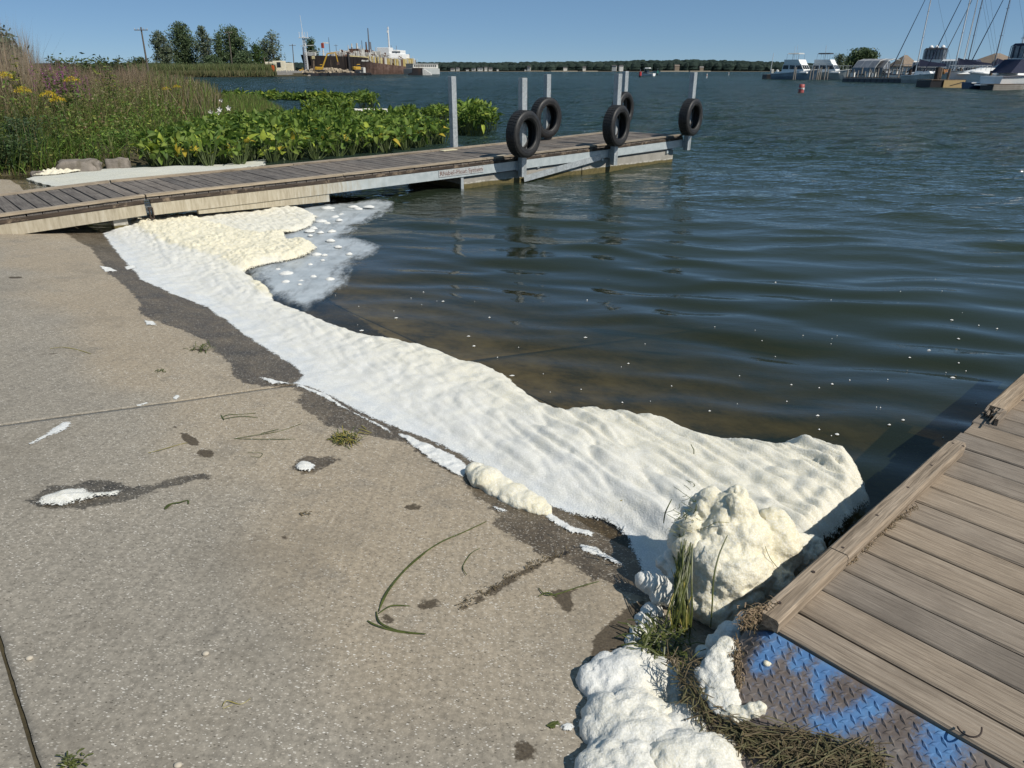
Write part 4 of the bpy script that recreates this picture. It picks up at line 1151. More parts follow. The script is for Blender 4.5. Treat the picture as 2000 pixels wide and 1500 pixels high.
for i in range(-90, 90):
    for j in range(-90, 90):
        wx, wy = i * g, j * g
        x, y = wx * ca - wy * sa - .2, wx * sa + wy * ca - .4
        if not (PX0 + .008 < x < PX1 - .008 and PY0 + .01 < y < PY1 - .012): continue
        ang = -RD_ANG + (math.radians(93) if (i + j) % 2 else math.radians(2))
        n = len(Vl); L, w = .0140, .0050
        for dx, dy, dz in ((-L, 0, .0), (0, -w, 0), (L, 0, 0), (0, w, 0), (-L * .5, 0, .0034), (L * .5, 0, .0034)):
            X = x + dx * math.cos(ang) - dy * math.sin(ang); Y = y + dx * math.sin(ang) + dy * math.cos(ang)
            Vl.append(plate_pt(X, Y, .0025 * math.sin(X * 9 + Y * 5) + dz + (.0004 if dz == 0 else 0)))
        Fl += [(n, n + 1, n + 4), (n + 1, n + 2, n + 5), (n + 2, n + 3, n + 5), (n + 3, n, n + 4), (n + 1, n + 5, n + 4), (n + 3, n + 4, n + 5)]
Vl = np.array(Vl)
tag(mesh_np("tread_lugs", Vl, [np.array(Fl)], M_TREAD, plate, False, {"paint": paint_at(Vl[:, 0], Vl[:, 1])}), kind="stuff")
# ================================================================ BANK AND PLANTS
def mat_leaf(name, rough=0.55, trans=0.35, gloss=0.35, tip=None):
    N = NT(name); p = N.pos()
    a = N.n("ShaderNodeAttribute"); a.attribute_name = "Col"
    c = a.outputs["Color"]
    c = N.mix(0.5, c, N.ramp(N.noise(p, 11, 4, .6), [(.3, (.30, .30, .30)), (.7, (.70, .70, .70))]), 'OVERLAY')
    b = N.pbr(c, rough, None, 0, gloss)
    t = N.n("ShaderNodeBsdfTranslucent"); N.l(c, t.inputs[0])
    m = N.n("ShaderNodeMixShader"); m.inputs[0].default_value = trans; N.l(b, m.inputs[1]); N.l(t.outputs[0], m.inputs[2])
    return N.done(m.outputs[0])
M_GRASS = mat_leaf("grass_blades", .6, .3, .25)
M_LEAF = mat_leaf("broad_leaves", .58, .35, .28)
M_TREE = mat_leaf("tree_leaves", .6, .25, .3)
M_BARK = plain("bark", (0.085, 0.068, 0.052), 0.9, 0.35, 14)
def mat_bank():
    N = NT("bank_soil"); p = N.pos()
    c = N.ramp(N.noise(p, 4, 6, .7), [(.3, (.030, .026, .012)), (.55, (.065, .055, .026)), (.75, (.11, .09, .05))])
    return N.done(N.pbr(c, .95, N.bump(N.noise(p, 20, 5, .7), .8, .04)))
M_BANK = mat_bank()
BANK_PX = [(-260, 352), (0, 345), (60, 341), (120, 333), (180, 330), (240, 324), (290, 318), (330, 304), (372, 284), (408, 258), (432, 232), (430, 205), (404, 187), (360, 172), (330, 163), (300, 158), (282, 153.5)]
bank_poly = [tuple(at_z(u, v)[:2]) for u, v in BANK_PX] + [(-95, 215), (-260, 230), (-260, 5), (-26, 6)]
def bank_z(x, y):
    d = -sd_poly(x, y, bank_poly)
    return np.where(d > 0, 0.62 * (1 - np.exp(-np.maximum(d, 0) / 2.2)) + 0.10 * fbm(x * .5, y * .5, 3, 7) * np.clip(d, 0, 1) + 0.01, np.maximum(-0.35, d * 0.4))
def build_bank():
    r = np.concatenate([np.arange(6, 34, .35), np.geomspace(34.5, 330, 50)])
    th = np.radians(np.arange(-72, -18, .7))
    R, TH = np.meshgrid(r, th, indexing='ij'); X, Y = R * np.sin(TH), R * np.cos(TH)
    d = -sd_poly(X, Y, bank_poly); Z = bank_z(X, Y)
    idx = np.arange(R.size).reshape(R.shape)
    F = np.stack([idx[:-1, :-1], idx[:-1, 1:], idx[1:, 1:], idx[1:, :-1]], -1)
    k = (d[:-1, :-1] > -1.2) | (d[1:, 1:] > -1.2)
    F = F[k].reshape(-1, 4); used = np.unique(F); rm = np.zeros(R.size, np.int64); rm[used] = np.arange(len(used))
    return tag(mesh_np("bank", np.stack([X, Y, Z], -1).reshape(-1, 3)[used], [rm[F]], M_BANK, None, True), "low grassy lake bank behind the dock", None, None, "structure")
build_bank()

def blades(name, P, H, W, az, lean, bend, C, mat=M_GRASS, parent=None, tipcol=None, segs=(0, .38, .74, 1.0), wid=(1, .9, .55, .06)):
    n = len(P); k = len(segs)
    P = np.asarray(P, float); d = np.stack([np.cos(az), np.sin(az), 0 * az], -1)
    side_a = az + nrg.uniform(.6, 2.5, n); sd = np.stack([np.cos(side_a), np.sin(side_a), 0 * az], -1)
    V = np.zeros((n, k, 2, 3)); CC = np.zeros((n, k, 2, 3))
    for i, f in enumerate(segs):
        c = P + d * ((lean * f + bend * f * f) * H)[:, None] + np.array([0, 0, 1.0]) * (H * (f - 0.35 * bend * f * f))[:, None]
        w = (W * wid[i] * .5)[:, None]
        V[:, i, 0] = c - sd * w; V[:, i, 1] = c + sd * w
        col = C if tipcol is None else C * (1 - f ** 2) + tipcol * f ** 2
        CC[:, i, 0] = col; CC[:, i, 1] = col
    b = (np.arange(n) * k * 2)[:, None]
    F = np.concatenate([np.concatenate([b + 2 * i, b + 2 * i + 1, b + 2 * i + 3, b + 2 * i + 2], 1) for i in range(k - 1)])
    return mesh_np(name, V.reshape(-1, 3), [F], mat, parent, False, None, CC.reshape(-1, 3))
def sample_poly(poly, n, weight=None):
    P = np.asarray(poly); lo, hi = P.min(0), P.max(0); out = []
    tot = 0
    while tot < n:
        q = nrg.uniform(lo, hi, (max(n, 2000), 2))
        m = sd_poly(q[:, 0], q[:, 1], poly) < 0
        if weight is not None: m &= nrg.random(len(q)) < weight(q[:, 0], q[:, 1])
        out.append(q[m]); tot += m.sum()
    return np.concatenate(out)[:n]
def pick(cols, n, var=.22):
    cols = np.asarray(cols); c = cols[nrg.integers(0, len(cols), n)]
    return c * nrg.uniform(1 - var, 1 + var, (n, 1)) * nrg.uniform(.93, 1.07, (n, 3))
DRY = [(.30, .235, .14), (.38, .31, .20), (.22, .175, .10), (.29, .24, .15), (.23, .16, .09)]
OLIVE = [(.19, .185, .065), (.15, .165, .052), (.21, .18, .08), (.13, .15, .045)]
GREEN = [(.13, .22, .042), (.17, .27, .05), (.10, .18, .036), (.20, .26, .06)]
COOL = [(.085, .14, .07), (.105, .16, .09), (.07, .12, .055)]
near_bank = [tuple(at_z(u, v)[:2]) for u, v in BANK_PX[:12]] + [(-16, 34), (-40, 44), (-40, 6), (-26, 6)]
def vis_w(x, y):      # denser where it faces the lake
    r = np.hypot(x, y); return np.clip((15.0 / r) ** 1.6, 0, 1) * ((x / y) > -1.2)
def grassfield(name, poly, n, hr, wr, cols, label, dmin=0, dmax=99, lean=.16, bend=.3, weight=vis_w, tip=None, zf=bank_z, noise_s=None):
    q = sample_poly(poly, n * 2, weight)
    d = -sd_poly(q[:, 0], q[:, 1], bank_poly) if zf is bank_z else np.ones(len(q))
    k = (d > dmin) & (d < dmax)
    if noise_s is not None: k &= fbm(q[:, 0] * .55, q[:, 1] * .55, 2, noise_s) > -.08
    q = q[k][:n]; d = d[k][:n]; n = len(q)
    z = zf(q[:, 0], q[:, 1]) - .02
    grow = 1 + .35 * fbm(q[:, 0] * .45, q[:, 1] * .45, 2, 19)
    H = nrg.uniform(*hr, n) * grow; W = nrg.uniform(*wr, n) * np.maximum(1, np.hypot(q[:, 0], q[:, 1]) / 22)
    az = nrg.uniform(0, 2 * np.pi, n); 
    az = np.where(nrg.random(n) < .55, nrg.normal(-.35, .7, n), az)
    tc = None if tip is None else pick(tip, n)
    return tag(blades(name, np.column_stack([q, z]), H, W, az, np.abs(nrg.normal(0, lean, n)), np.abs(nrg.normal(0, bend, n)), pick(cols, n), M_GRASS, None, tc), label, None, None, "stuff")
grassfield("dry_grass", near_bank, 36000, (.6, 1.30), (.006, .014), DRY + DRY + OLIVE, "tall brown dry grass covering the lake bank", 2.2, 99, .14, .28, tip=DRY)
grassfield("olive_grass", near_bank, 40000, (.45, 1.05), (.007, .016), OLIVE + OLIVE + GREEN + DRY[:2], "olive green grass mixed into the dry bank growth", 1.6, 99, .18, .35)
grassfield("green_weeds", near_bank, 26000, (.20, .60), (.010, .026), GREEN + GREEN + OLIVE, "fresh green weeds along the foot of the bank", .02, 2.6, .3, .5, noise_s=51)
grassfield("cool_grass", [tuple(at_z(u, v)[:2]) for u, v in [(-120, 345), (0, 345), (75, 340), (120, 334)]] + [(-10, 18), (-18, 20), (-20, 11)], 7000, (.35, .9), (.006, .014), COOL + OLIVE + GREEN, "dark bluish green weeds at the left end of the bank", .05, 6, .25, .6)
tall = [tuple(at_z(u, v)[:2]) for u, v in ((-90, 318), (0, 312), (50, 305), (90, 290), (95, 262), (60, 255), (0, 258), (-90, 262))]
grassfield("dry_stalks", tall, 7500, (1.5, 2.1), (.006, .012), DRY + [(.42, .35, .26)], "pale dry stalks standing tallest at the left border", .3, 99, .08, .12, weight=None, tip=[(.40, .33, .25), (.34, .27, .2)])
tall2 = [tuple(at_z(u, v)[:2]) for u, v in ((90, 290), (150, 270), (250, 250), (300, 235), (300, 215), (200, 215), (100, 225), (80, 255))]
grassfield("seed_grass", tall2, 5200, (1.0, 1.55), (.006, .012), DRY + OLIVE[:2], "seeding dry grass standing above the middle of the bank", .3, 99, .10, .25, weight=None, tip=[(.30, .19, .15), (.36, .27, .19)])
far_bank = [tuple(at_z(u, v)[:2]) for u, v in BANK_PX[9:]] + [(-95, 214), (-150, 214), (-60, 34), (-16, 28)]
grassfield("far_grass", far_bank, 30000, (.6, 1.25), (.012, .03), OLIVE + DRY + GREEN[:2], "distant brown and green grass along the receding bank", 0, 99, .14, .25, weight=lambda x, y: np.clip((34.0 / np.hypot(x, y)) ** 1.7, 0, 1) * ((x / y) > -.85))
marsh = [tuple(at_z(u, v)[:2]) for u, v in [(405, 258), (430, 225), (428, 196), (445, 189), (500, 196), (535, 212), (560, 228), (520, 244), (460, 256)]]
grassfield("marsh_grass", marsh, 9000, (.30, .55), (.010, .022), GREEN + OLIVE, "short green marsh grass standing in the shallow water", weight=None, zf=lambda x, y: 0 * x - .05, lean=.1, bend=.2)
# tiny leaf clutter: leafy weeds
def leafcloud(name, P, size, C, mat=M_LEAF, parent=None, flat=.5):
    n = len(P); P = np.asarray(P, float)
    a = nrg.normal(0, 1, (n, 3)); a[:, 2] *= flat; a /= np.linalg.norm(a, axis=1)[:, None]
    b = nrg.normal(0, 1, (n, 3)); b -= a * (a * b).sum(1)[:, None]; b /= np.linalg.norm(b, axis=1)[:, None]
    s = np.asarray(size)[:, None] if np.ndim(size) else np.full((n, 1), size)
    w = nrg.uniform(.28, .48, (n, 1))
    V = np.stack([P - a * s, P + b * s * w, P + a * s, P - b * s * w], 1)
    F = np.arange(n * 4).reshape(n, 4)
    return mesh_np(name, V.reshape(-1, 3), [F], mat, parent, False, None, np.repeat(C, 4, 0))
q = sample_poly(near_bank, 40000, vis_w); dd = -sd_poly(q[:, 0], q[:, 1], bank_poly); q = q[(dd > .05) & (dd < 3.4)][:30000]
dd = -sd_poly(q[:, 0], q[:, 1], bank_poly)
hh = nrg.random(len(q)) ** .8 * (.26 + .26 * np.clip(dd, 0, 2.2)) * (1 + .5 * fbm(q[:, 0] * .8, q[:, 1] * .8, 2, 29))
tag(leafcloud("leafy_weeds", np.column_stack([q, bank_z(q[:, 0], q[:, 1]) + hh]), nrg.uniform(.020, .055, len(q)), pick(GREEN + GREEN + OLIVE[:2] + [(.26, .29, .06)], len(q))), "small leaved green weeds tangled at the front of the bank", None, None, "stuff")

q = sample_poly(near_bank, 70000, vis_w); dd = -sd_poly(q[:, 0], q[:, 1], bank_poly); q = q[(dd > .8)][:34000]
hh = nrg.random(len(q)) ** .7 * 1.05 * (1 + .4 * fbm(q[:, 0] * .5, q[:, 1] * .5, 2, 33))
patchy = fbm(q[:, 0] * .35, q[:, 1] * .35, 3, 37)[:, None]
bc = np.where(patchy > .12, pick([(.20, .125, .07), (.24, .165, .095), (.17, .12, .062)], len(q)), np.where(patchy > -.15, pick(OLIVE + DRY[:2], len(q)), pick(GREEN[2:3] + OLIVE, len(q))))
tag(leafcloud("bank_brush", np.column_stack([q, bank_z(q[:, 0], q[:, 1]) + np.abs(hh)]), nrg.uniform(.012, .034, len(q)), bc), "mixed brown and green brush filling the bank", None, None, "stuff")

# ---------------------------------------------------------------- single plants on the bank
def plume_plant(name, u, v, Y, label, kind, n_stem=3, spread=.12):
    top = at_y(u, v, Y); zb = float(bank_z(np.array([top[0]]), np.array([top[1]]))[0])
    root = empty(name, (top[0], top[1], zb), 0, label, "wildflower")
    H = max(.35, top[2] - zb); st = MB(); LP, PP = [], []
    for k in range(n_stem):
        dx, dy = (0, 0) if k == 0 else (rnd.uniform(-spread, spread), rnd.uniform(-spread, spread))
        h = H * (1 if k == 0 else rnd.uniform(.82, .98))
        st.tube([(dx * .3, dy * .3, 0), (dx * .7, dy * .7, h * .5), (dx, dy, h)], [.006, .005, .003], 5)
        for i in range(34):
            f = rnd.uniform(.15, .9); LP.append((dx * f + rnd.gauss(0, .03), dy * f + rnd.gauss(0, .03), h * f))
        if kind == 'gold':
            for i in range(260):
                a = rnd.uniform(0, 6.28); rr = rnd.random() ** .6 * .15
                PP.append((dx + rr * math.cos(a), dy + rr * math.sin(a), h - rr * .55 + rnd.uniform(-.02, .035)))
        else:
            for i in range(90):
                f = rnd.random(); PP.append((dx + rnd.gauss(0, .012), dy + rnd.gauss(0, .012), h * (1 - .34 * f)))
    st.build("stems", plain("plant_stem", (.09, .10, .035), .7, .3, 20), root)
    leafcloud("leaves", LP, nrg.uniform(.03, .06, len(LP)), pick(GREEN + OLIVE, len(LP)), M_LEAF, root)
    cols = [(.66, .47, .02), (.74, .55, .04), (.60, .42, .02)] if kind == 'gold' else [(.36, .085, .29), (.42, .13, .35), (.28, .07, .22)]
    leafcloud("blossom", PP, nrg.uniform(.008, .016, len(PP)), pick(cols, len(PP)), M_LEAF, root, 1.0)
    return root
for u, v, Y, lab in ((93, 178, 14.6, "goldenrod with the brightest yellow head in front of the dry grass"), (42, 170, 14.2, "goldenrod left of the brightest one above bluish weeds"), (6, 142, 14.4, "goldenrod with a yellow head at the picture's left border"),
                     (138, 150, 15.5, "goldenrod right of the purple loosestrife"), (110, 188, 14.3, "small half faded goldenrod just right of the brightest one"), (345, 166, 27, "yellow goldenrod on the bank's right shoulder against the lake"), (324, 170, 26, "orange tinged goldenrod beside the one against the lake")):
    plume_plant("goldenrod", u, v, Y, lab, 'gold', 1, .05)
for u, v, Y, lab in ((112, 116, 17.0, "purple loosestrife, the tallest of the purple flowering clumps"), (96, 124, 16.4, "purple loosestrife on the left side of the purple clump"), (132, 134, 16.8, "lower purple loosestrife on the right side of the purple clump")):
    plume_plant("loosestrife", u, v, Y, lab, 'purple', 11, .38)
def bushy(name, u, v_top, v_base, Y, wpx, label, cols, n, leaf, cat="shrub", stems=7, shape=1.0, zf=None, mat=M_LEAF):
    p = at_y(u, v_base, Y); t = at_y(u, v_top, Y)
    zb = float(bank_z(np.array([p[0]]), np.array([p[1]]))[0]) if zf is None else zf
    H = t[2] - zb; Wd = wpx * Y * _c / FPX / 2
    root = empty(name, (p[0], p[1], zb), 0, label, cat)
    m = MB(); tips = []
    for k in range(stems):
        a = rnd.uniform(0, 6.28); rr = Wd * rnd.uniform(.2, .9); h = H * rnd.uniform(.6, .98)
        e = (rr * math.cos(a), rr * math.sin(a), h)
        m.tube([(e[0] * .1, e[1] * .1, 0), (e[0] * .45, e[1] * .45, h * .5), e], [.012 * H, .009 * H, .003 * H], 5); tips.append(e)
    m.build("stems", M_BARK, root)
    P = []
    for i in range(n):
        e = tips[rnd.randrange(len(tips))]; f = rnd.uniform(.25, 1.03)
        s = .20 * Wd * (1.25 - .5 * f) * shape + .02
        P.append((e[0] * f + rnd.gauss(0, s), e[1] * f + rnd.gauss(0, s), max(.02, e[2] * f + rnd.gauss(0, s * .7))))
    leafcloud("foliage", P, nrg.uniform(leaf * .7, leaf * 1.3, n), pick(cols, n), mat, root)
    return root
bushy("willow_bush", 2, 46, 130, 20, 80, "silvery willow bush rising above the dry grass at the left border", [(.12, .16, .10), (.16, .20, .13), (.085, .125, .07)], 3200, .085, stems=22)
bushy("tall_weed", 50, 84, 200, 16, 34, "tall yellow leaved weed beside the purple clump", [(.30, .30, .06), (.20, .24, .05), (.12, .17, .04)], 300, .04, "weed", 4)
bushy("sapling", 216, 122, 175, 21, 44, "sapling with yellowing leaves in the middle of the dry grass", [(.24, .24, .05), (.15, .18, .04), (.10, .14, .03)], 330, .05, "sapling", 5)
bushy("bank_shrub", 20, 262, 340, 13.2, 120, "dark green shrub at the foot of the bank, far left", [(.05, .085, .03), (.07, .11, .04), (.04, .07, .025)], 2600, .03, stems=14)
bushy("bank_shrub", 62, 225, 330, 14.0, 100, "bluish leafy shrub right of the dark green one", [(.07, .11, .05), (.09, .13, .06), (.05, .09, .04)], 2000, .03, stems=12)
bushy("bank_shrub", 140, 272, 322, 14.6, 110, "bright green low shrub above the flat boulder", [(.11, .18, .035), (.14, .20, .05), (.08, .14, .03)], 2400, .028, stems=14)
bushy("bank_shrub", 228, 262, 318, 16.0, 90, "fresh green bush above the pointed boulder", [(.10, .17, .035), (.12, .19, .04), (.075, .13, .03)], 2000, .03, stems=12)
bushy("bank_shrub", 170, 112, 160, 30, 110, "dark shrub on the skyline behind the loosestrife", [(.075, .11, .035), (.10, .135, .045)], 4200, .075, stems=26)
bushy("bank_shrub", 222, 111, 150, 42, 50, "small dark skyline shrub with spiky top beside the sapling", [(.05, .075, .035), (.07, .10, .04)], 1800, .10, stems=12)
bushy("bank_shrub", 252, 122, 150, 60, 70, "low skyline bush near the leaning utility pole", [(.075, .115, .035), (.10, .14, .045)], 1800, .13, stems=14)
for u, v, lab in ((432, 196, "largest white marsh flower by the edge of the lily leaves"), (430, 214, "white marsh flower directly below the largest one"), (447, 211, "white marsh flower right of the lower pair"), (427, 221, "small white marsh flower lowest of the pair"), (412, 219, "small white marsh flower on the left near dry grass")):
    Y = 26 if v > 200 else 33
    p = at_y(u, v, Y); r = empty("white_flower", (p[0], p[1], 0), 0, lab, "flower")
    MB().tube([(0, 0, -.1), (0, .01, p[2])], .006, 5).build("stem", plain("plant_stem", (.09, .10, .035), .7, .3, 20), r)
    fm = MB()
    for k in range(5):
        a = k * 1.2566 + .3; c_, s_ = math.cos(a), math.sin(a)
        fm.add([(0, -.01, p[2]), (c_ * .05 - s_ * .035, -.04, p[2] + s_ * .05 + c_ * .035), (c_ * .10, -.03, p[2] + s_ * .10), (c_ * .05 + s_ * .035, -.04, p[2] + s_ * .05 - c_ * .035)], [(0, 1, 2, 3)])
    fm.build("petals", plain("white_petal", (.75, .73, .68), .6, .08, 20), r)

# ---------------------------------------------------------------- boulders at the foot of the bank, foam pool behind the dock
M_ROCK = plain("boulder_stone", (.20, .175, .15), .9, .35, 5, 0, .6, dirt=(.10, .085, .06))
def boulder(u, v, wpx, hpx, lab, seed, yaw=.3, sq=1.0):
    p = at_z(u, v); Y = p[1]; w = wpx * Y * _c / FPX / 2; h = hpx * Y * _c * _c / FPX
    m = MB(); prof = [(max(.001, math.sin(math.pi * i / 15)), -math.cos(math.pi * i / 15)) for i in range(16)]
    m.lathe(prof, 26)
    out = []
    for x, y, z in m.v:
        q = Vector((x, y, z)); f = 1 + .22 * mnoise.noise(q * 1.4 + Vector((seed * 5, 0, 0))) + .13 * mnoise.noise(q * 3.5 + Vector((0, seed * 3, 0))) + .06 * mnoise.noise(q * 8 + Vector((seed, 1, 0)))
        x, y, z = (max(-.82, min(.82, c * 1.15)) * f for c in (x, y, z))
        out.append((x * w * 1.1, y * w * .75, z * h * .9 * sq + h * .1))
    m.v = out; o = m.build("boulder", M_ROCK, None, True); o.location = (p[0], p[1] + w * .4, .02); o.rotation_euler = (0, 0, yaw)
    return tag(o, lab, "boulder")
boulder(148, 336, 80, 26, "broad flat grey boulder at the water's edge behind the dock", 1, .35, 1.0)
boulder(178, 335, 32, 22, "squarish boulder touching the right end of the broad flat one", 5, .2)
boulder(228, 329, 46, 22, "pointed tan boulder in the weeds right of the flat boulder", 2, .5)
boulder(100, 326, 26, 20, "small pale boulder half hidden by weeds at left", 3, .1)
boulder(72, 345, 26, 10, "low dark rock at the end of the foam pool", 4, .1)
pool_poly = [tuple(at_z(u, v)[:2]) for u, v in [(48, 350), (70, 344), (105, 340), (140, 337), (200, 331), (260, 328), (330, 325), (420, 321), (520, 312), (520, 322), (440, 334), (330, 352), (200, 366), (110, 366), (85, 360)]]
tag(height_sheet("foam_pool", pool_poly, .045, lambda X, Y, S, T, d: .008 + .012 * np.clip(d / .3, 0, 1) + .008 * fbm(X * 2.2, Y * 2.2, 3, 5), M_STALE, lambda X, Y, S, T, d: .30 + .3 * fbm(X * .8, Y * .8, 2, 3)),
    "smooth sheet of stale foam trapped behind the dock below the bank", None, None, "stuff")
crust_poly = [tuple(at_z(u, v)[:2]) for u, v in [(62, 346), (90, 338), (120, 332), (165, 329), (175, 334), (130, 342), (100, 346)]]
tag(height_sheet("foam_crust", crust_poly, .02, lambda X, Y, S, T, d: .03 + .09 * np.maximum(0, .8 - worley(X * 8, Y * 8, 3)) * np.clip(d / .1, 0, 1), M_FOAM, lambda X, Y, S, T, d: .9 + 0 * X), "lumpy cream foam crust in front of the flat boulder", None, None, "stuff")
streak_poly = [tuple(at_z(u, v)[:2]) for u, v in [(665, 212), (700, 213.5), (760, 216.5), (806, 219), (800, 225), (740, 223), (690, 220)]]
tag(height_sheet("foam_streak", streak_poly, .09, lambda X, Y, S, T, d: .05 + .05 * np.clip(fbm(X * 2, Y * 2, 3, 5), 0, 1), M_FOAM, lambda X, Y, S, T, d: .5 + 0 * X), "pale streak of foam lying behind the water plants", None, None, "stuff")

# ---------------------------------------------------------------- broad leaved water plants
LEAFCOL = [(.105, .175, .028), (.145, .215, .036), (.080, .140, .024), (.19, .245, .048), (.065, .115, .022)]
def leaf_mesh(name, L, W, col, lobes=True, fold=.28, curl=.25):
    # arrow shaped blade folded along its rib; base at origin, pointing +x, top side +z
    half = [(-.16 if lobes else 0, .22), (.02, .42), (.25, .5), (.5, .43), (.76, .24), (1.0, 0)] if lobes else [(0, .10), (.18, .32), (.4, .46), (.62, .40), (.84, .20), (1.0, 0)]
    rib = [.0, .08, .25, .5, .76, 1.0]
    V, F = [], []
    for (x, w), r in zip(half, rib):
        z = -curl * L * (r ** 2)
        V.append((r * L, 0, z))
        V.append((x * L, w * W, z + fold * w * W)); V.append((x * L, -w * W, z + fold * w * W))
    for i in range(5):
        a, b = i * 3, (i + 1) * 3
        F += [(a, b, b + 1, a + 1), (a, a + 2, b + 2, b)]
    C = np.array([np.array(col) * (1.25 if i % 3 == 0 else 1.0) for i in range(len(V))])
    me_o = mesh_np(name, V, [np.array(F)], M_LEAF, None, True, None, C)
    me = me_o.data; bpy.data.objects.remove(me_o)
    return me
LEAVES = [leaf_mesh("leaf", .165 * s, .135 * s, c, True, f, k) for s, c, f, k in ((1, LEAFCOL[0], .30, .25), (.9, LEAFCOL[1], .2, .4), (1.1, LEAFCOL[2], .35, .15), (.8, LEAFCOL[3], .25, .35), (1.0, LEAFCOL[1], .4, .1), (.95, LEAFCOL[4], .3, .3))]
LEAF_YEL = leaf_mesh("leaf", .18, .15, (.42, .33, .04), True, .15, .5)
LEAF_LIME = leaf_mesh("leaf", .21, .18, (.30, .36, .05), True, .2, .35)
M_PET = plain("petiole_green", (.075, .105, .03), .6, .25, 20)
def leaf_pose(H, spread):
    a = rnd.uniform(0, 2 * math.pi); h = H * (.35 + .65 * rnd.random() ** .6); rr = spread * rnd.random() ** .5
    e = Vector((rr * math.cos(a), rr * math.sin(a), h))
    yaw = a + rnd.gauss(0, .7); pitch = rnd.gauss(.60, .65)      # blades point up and outwards
    roll = rnd.gauss(0, .6)
    return e, Matrix.Translation(e) @ Matrix.Rotation(yaw, 4, 'Z') @ Matrix.Rotation(-pitch + .35, 4, 'Y') @ Matrix.Rotation(roll, 4, 'X')
def water_plant(x, y, H, spread, nleaf, label, group=None, yel=.03, lime=.05, sc=1.0, z0=-.05):
    root = empty("water_plant", (x, y, z0), 0, label, "water plant", group)
    st = MB()
    for i in range(nleaf):
        e, M = leaf_pose(H, spread)
        r = rnd.random()
        me = LEAF_YEL if r < yel else LEAF_LIME if r < yel + lime else LEAVES[rnd.randrange(6)]
        o = bpy.data.objects.new("leaf", me); o.parent = root; s = sc * rnd.uniform(.5, 1.3); o.matrix_local = M @ Matrix.Diagonal((s, s * rnd.uniform(.55, 1.05), s, 1)); link(o)
        st.tube([(e[0] * .25, e[1] * .25, 0), (e[0] * .7, e[1] * .7, e[2] * .55), tuple(e)], [.010, .008, .005], 4, False)
    st.build("leaf_stalks", M_PET, root)
    return root
def merged_plant(name, H, spread, n, sc, pointed=False):
    V, C, F = [], [], []
    for i in range(n):
        e, M = leaf_pose(H, spread); me = LEAVES[rnd.randrange(6)] if rnd.random() > .06 else LEAF_LIME
        s = sc * rnd.uniform(.5, 1.3); M = M @ Matrix.Diagonal((s, s * (.55 if pointed else rnd.uniform(.55, 1.05)), s, 1)); k = len(V)
        cd = me.color_attributes["Col"].data; sh = rnd.uniform(.8, 1.15)
        for v in me.vertices: V.append(tuple(M @ v.co)); C.append([c * sh for c in cd[v.index].color[:3]])
        F += [tuple(j + k for j in p.vertices) for p in me.polygons]
    for i in range(n // 2):
        e, M = leaf_pose(H * .8, spread); k = len(V)
        V += [(e[0] * .5 - .006, e[1] * .5, 0), (e[0] * .5 + .006, e[1] * .5, 0), (e[0] + .004, e[1], e[2]), (e[0] - .004, e[1], e[2])]; C += [(.06, .085, .025)] * 4
        F.append((k, k + 1, k + 2, k + 3))
    o = mesh_np("foliage", V, [np.array(F)], M_LEAF, None, False, None, np.array(C)); me = o.data; bpy.data.objects.remove(o)
    return me
BED = [tuple(at_z(u, v)[:2]) for u, v in [(296, 325), (318, 300), (352, 283), (420, 262), (480, 250), (560, 246), (640, 244), (760, 246), (840, 262), (872, 282), (800, 292), (640, 308), (520, 318), (400, 324)]]
pts = []
cand = sample_poly(BED, 3000)
cand = cand[np.argsort(np.hypot(cand[:, 0], cand[:, 1]))]
for c in cand:
    if all((c[0] - q[0]) ** 2 + (c[1] - q[1]) ** 2 > .40 ** 2 for q in pts): pts.append(c)
pts.sort(key=lambda c: c[0] * LD_N[0] + c[1] * LD_N[1])
GRP = "broad leaved water plants behind the dock"
MERGED = [merged_plant("foliage", .50, .30, 56, 1.0) for k in range(5)]
for i, c in enumerate(pts):
    front = i < 64
    lab = "broad leaved green water plant in the front row of the bed behind the dock" if front else "broad leaved green water plant deeper in the bed behind the dock"
    if front: water_plant(c[0], c[1], rnd.uniform(.40, .56), .30, 27, lab, GRP, .05 if i < 30 else .01, .07)
    else:
        r = empty("water_plant", (c[0], c[1], -.05), rnd.uniform(0, 6.28), lab, "water plant", GRP)
        o = bpy.data.objects.new("foliage", MERGED[i % 5]); o.parent = r; s = rnd.uniform(.85, 1.12); o.scale = (s, s, s); link(o)
TALLM = [merged_plant("foliage", .78, .34, 100, 1.1, True) for k in range(3)]
LOWM = [merged_plant("foliage", .26, .45, 48, 1.45) for k in range(3)]
def place_merged(meshes, u, v, lab, grp, s=1.0, z=-.04):
    p = at_z(u, v); r = empty("water_plant", (p[0], p[1], z), rnd.uniform(0, 6.28), lab, "water plant", grp)
    o = bpy.data.objects.new("foliage", meshes[rnd.randrange(len(meshes))]); o.parent = r; o.scale = (s, s, s * rnd.uniform(.9, 1.1)); link(o)
for u, v, s in ((905, 262, 1.0), (925, 266, 1.05), (945, 262, 1.0), (915, 255, 1.15), (938, 254, 1.05), (958, 258, .85), (893, 256, .9), (930, 248, 1.0), (905, 246, 1.0)):
    place_merged(TALLM, u, v, "tall dense water plant clump right of the bare post", "tall water plants right of the bare post", s)
for u, v, s in ((702, 213, 1.15), (716, 214, 1.25), (728, 213, 1.1), (712, 211, 1.2), (722, 210, 1.0)):
    place_merged(TALLM, u, v, "isolated bushy water plant standing before open water", "isolated water plant island", s * .85)
for k in range(26):
    u = rnd.uniform(600, 676); v = rnd.uniform(226, 240)
    place_merged(TALLM, u, v, "bushy water plant in the mound behind the main bed", "water plants mounded behind the main bed", rnd.uniform(.7, .95))
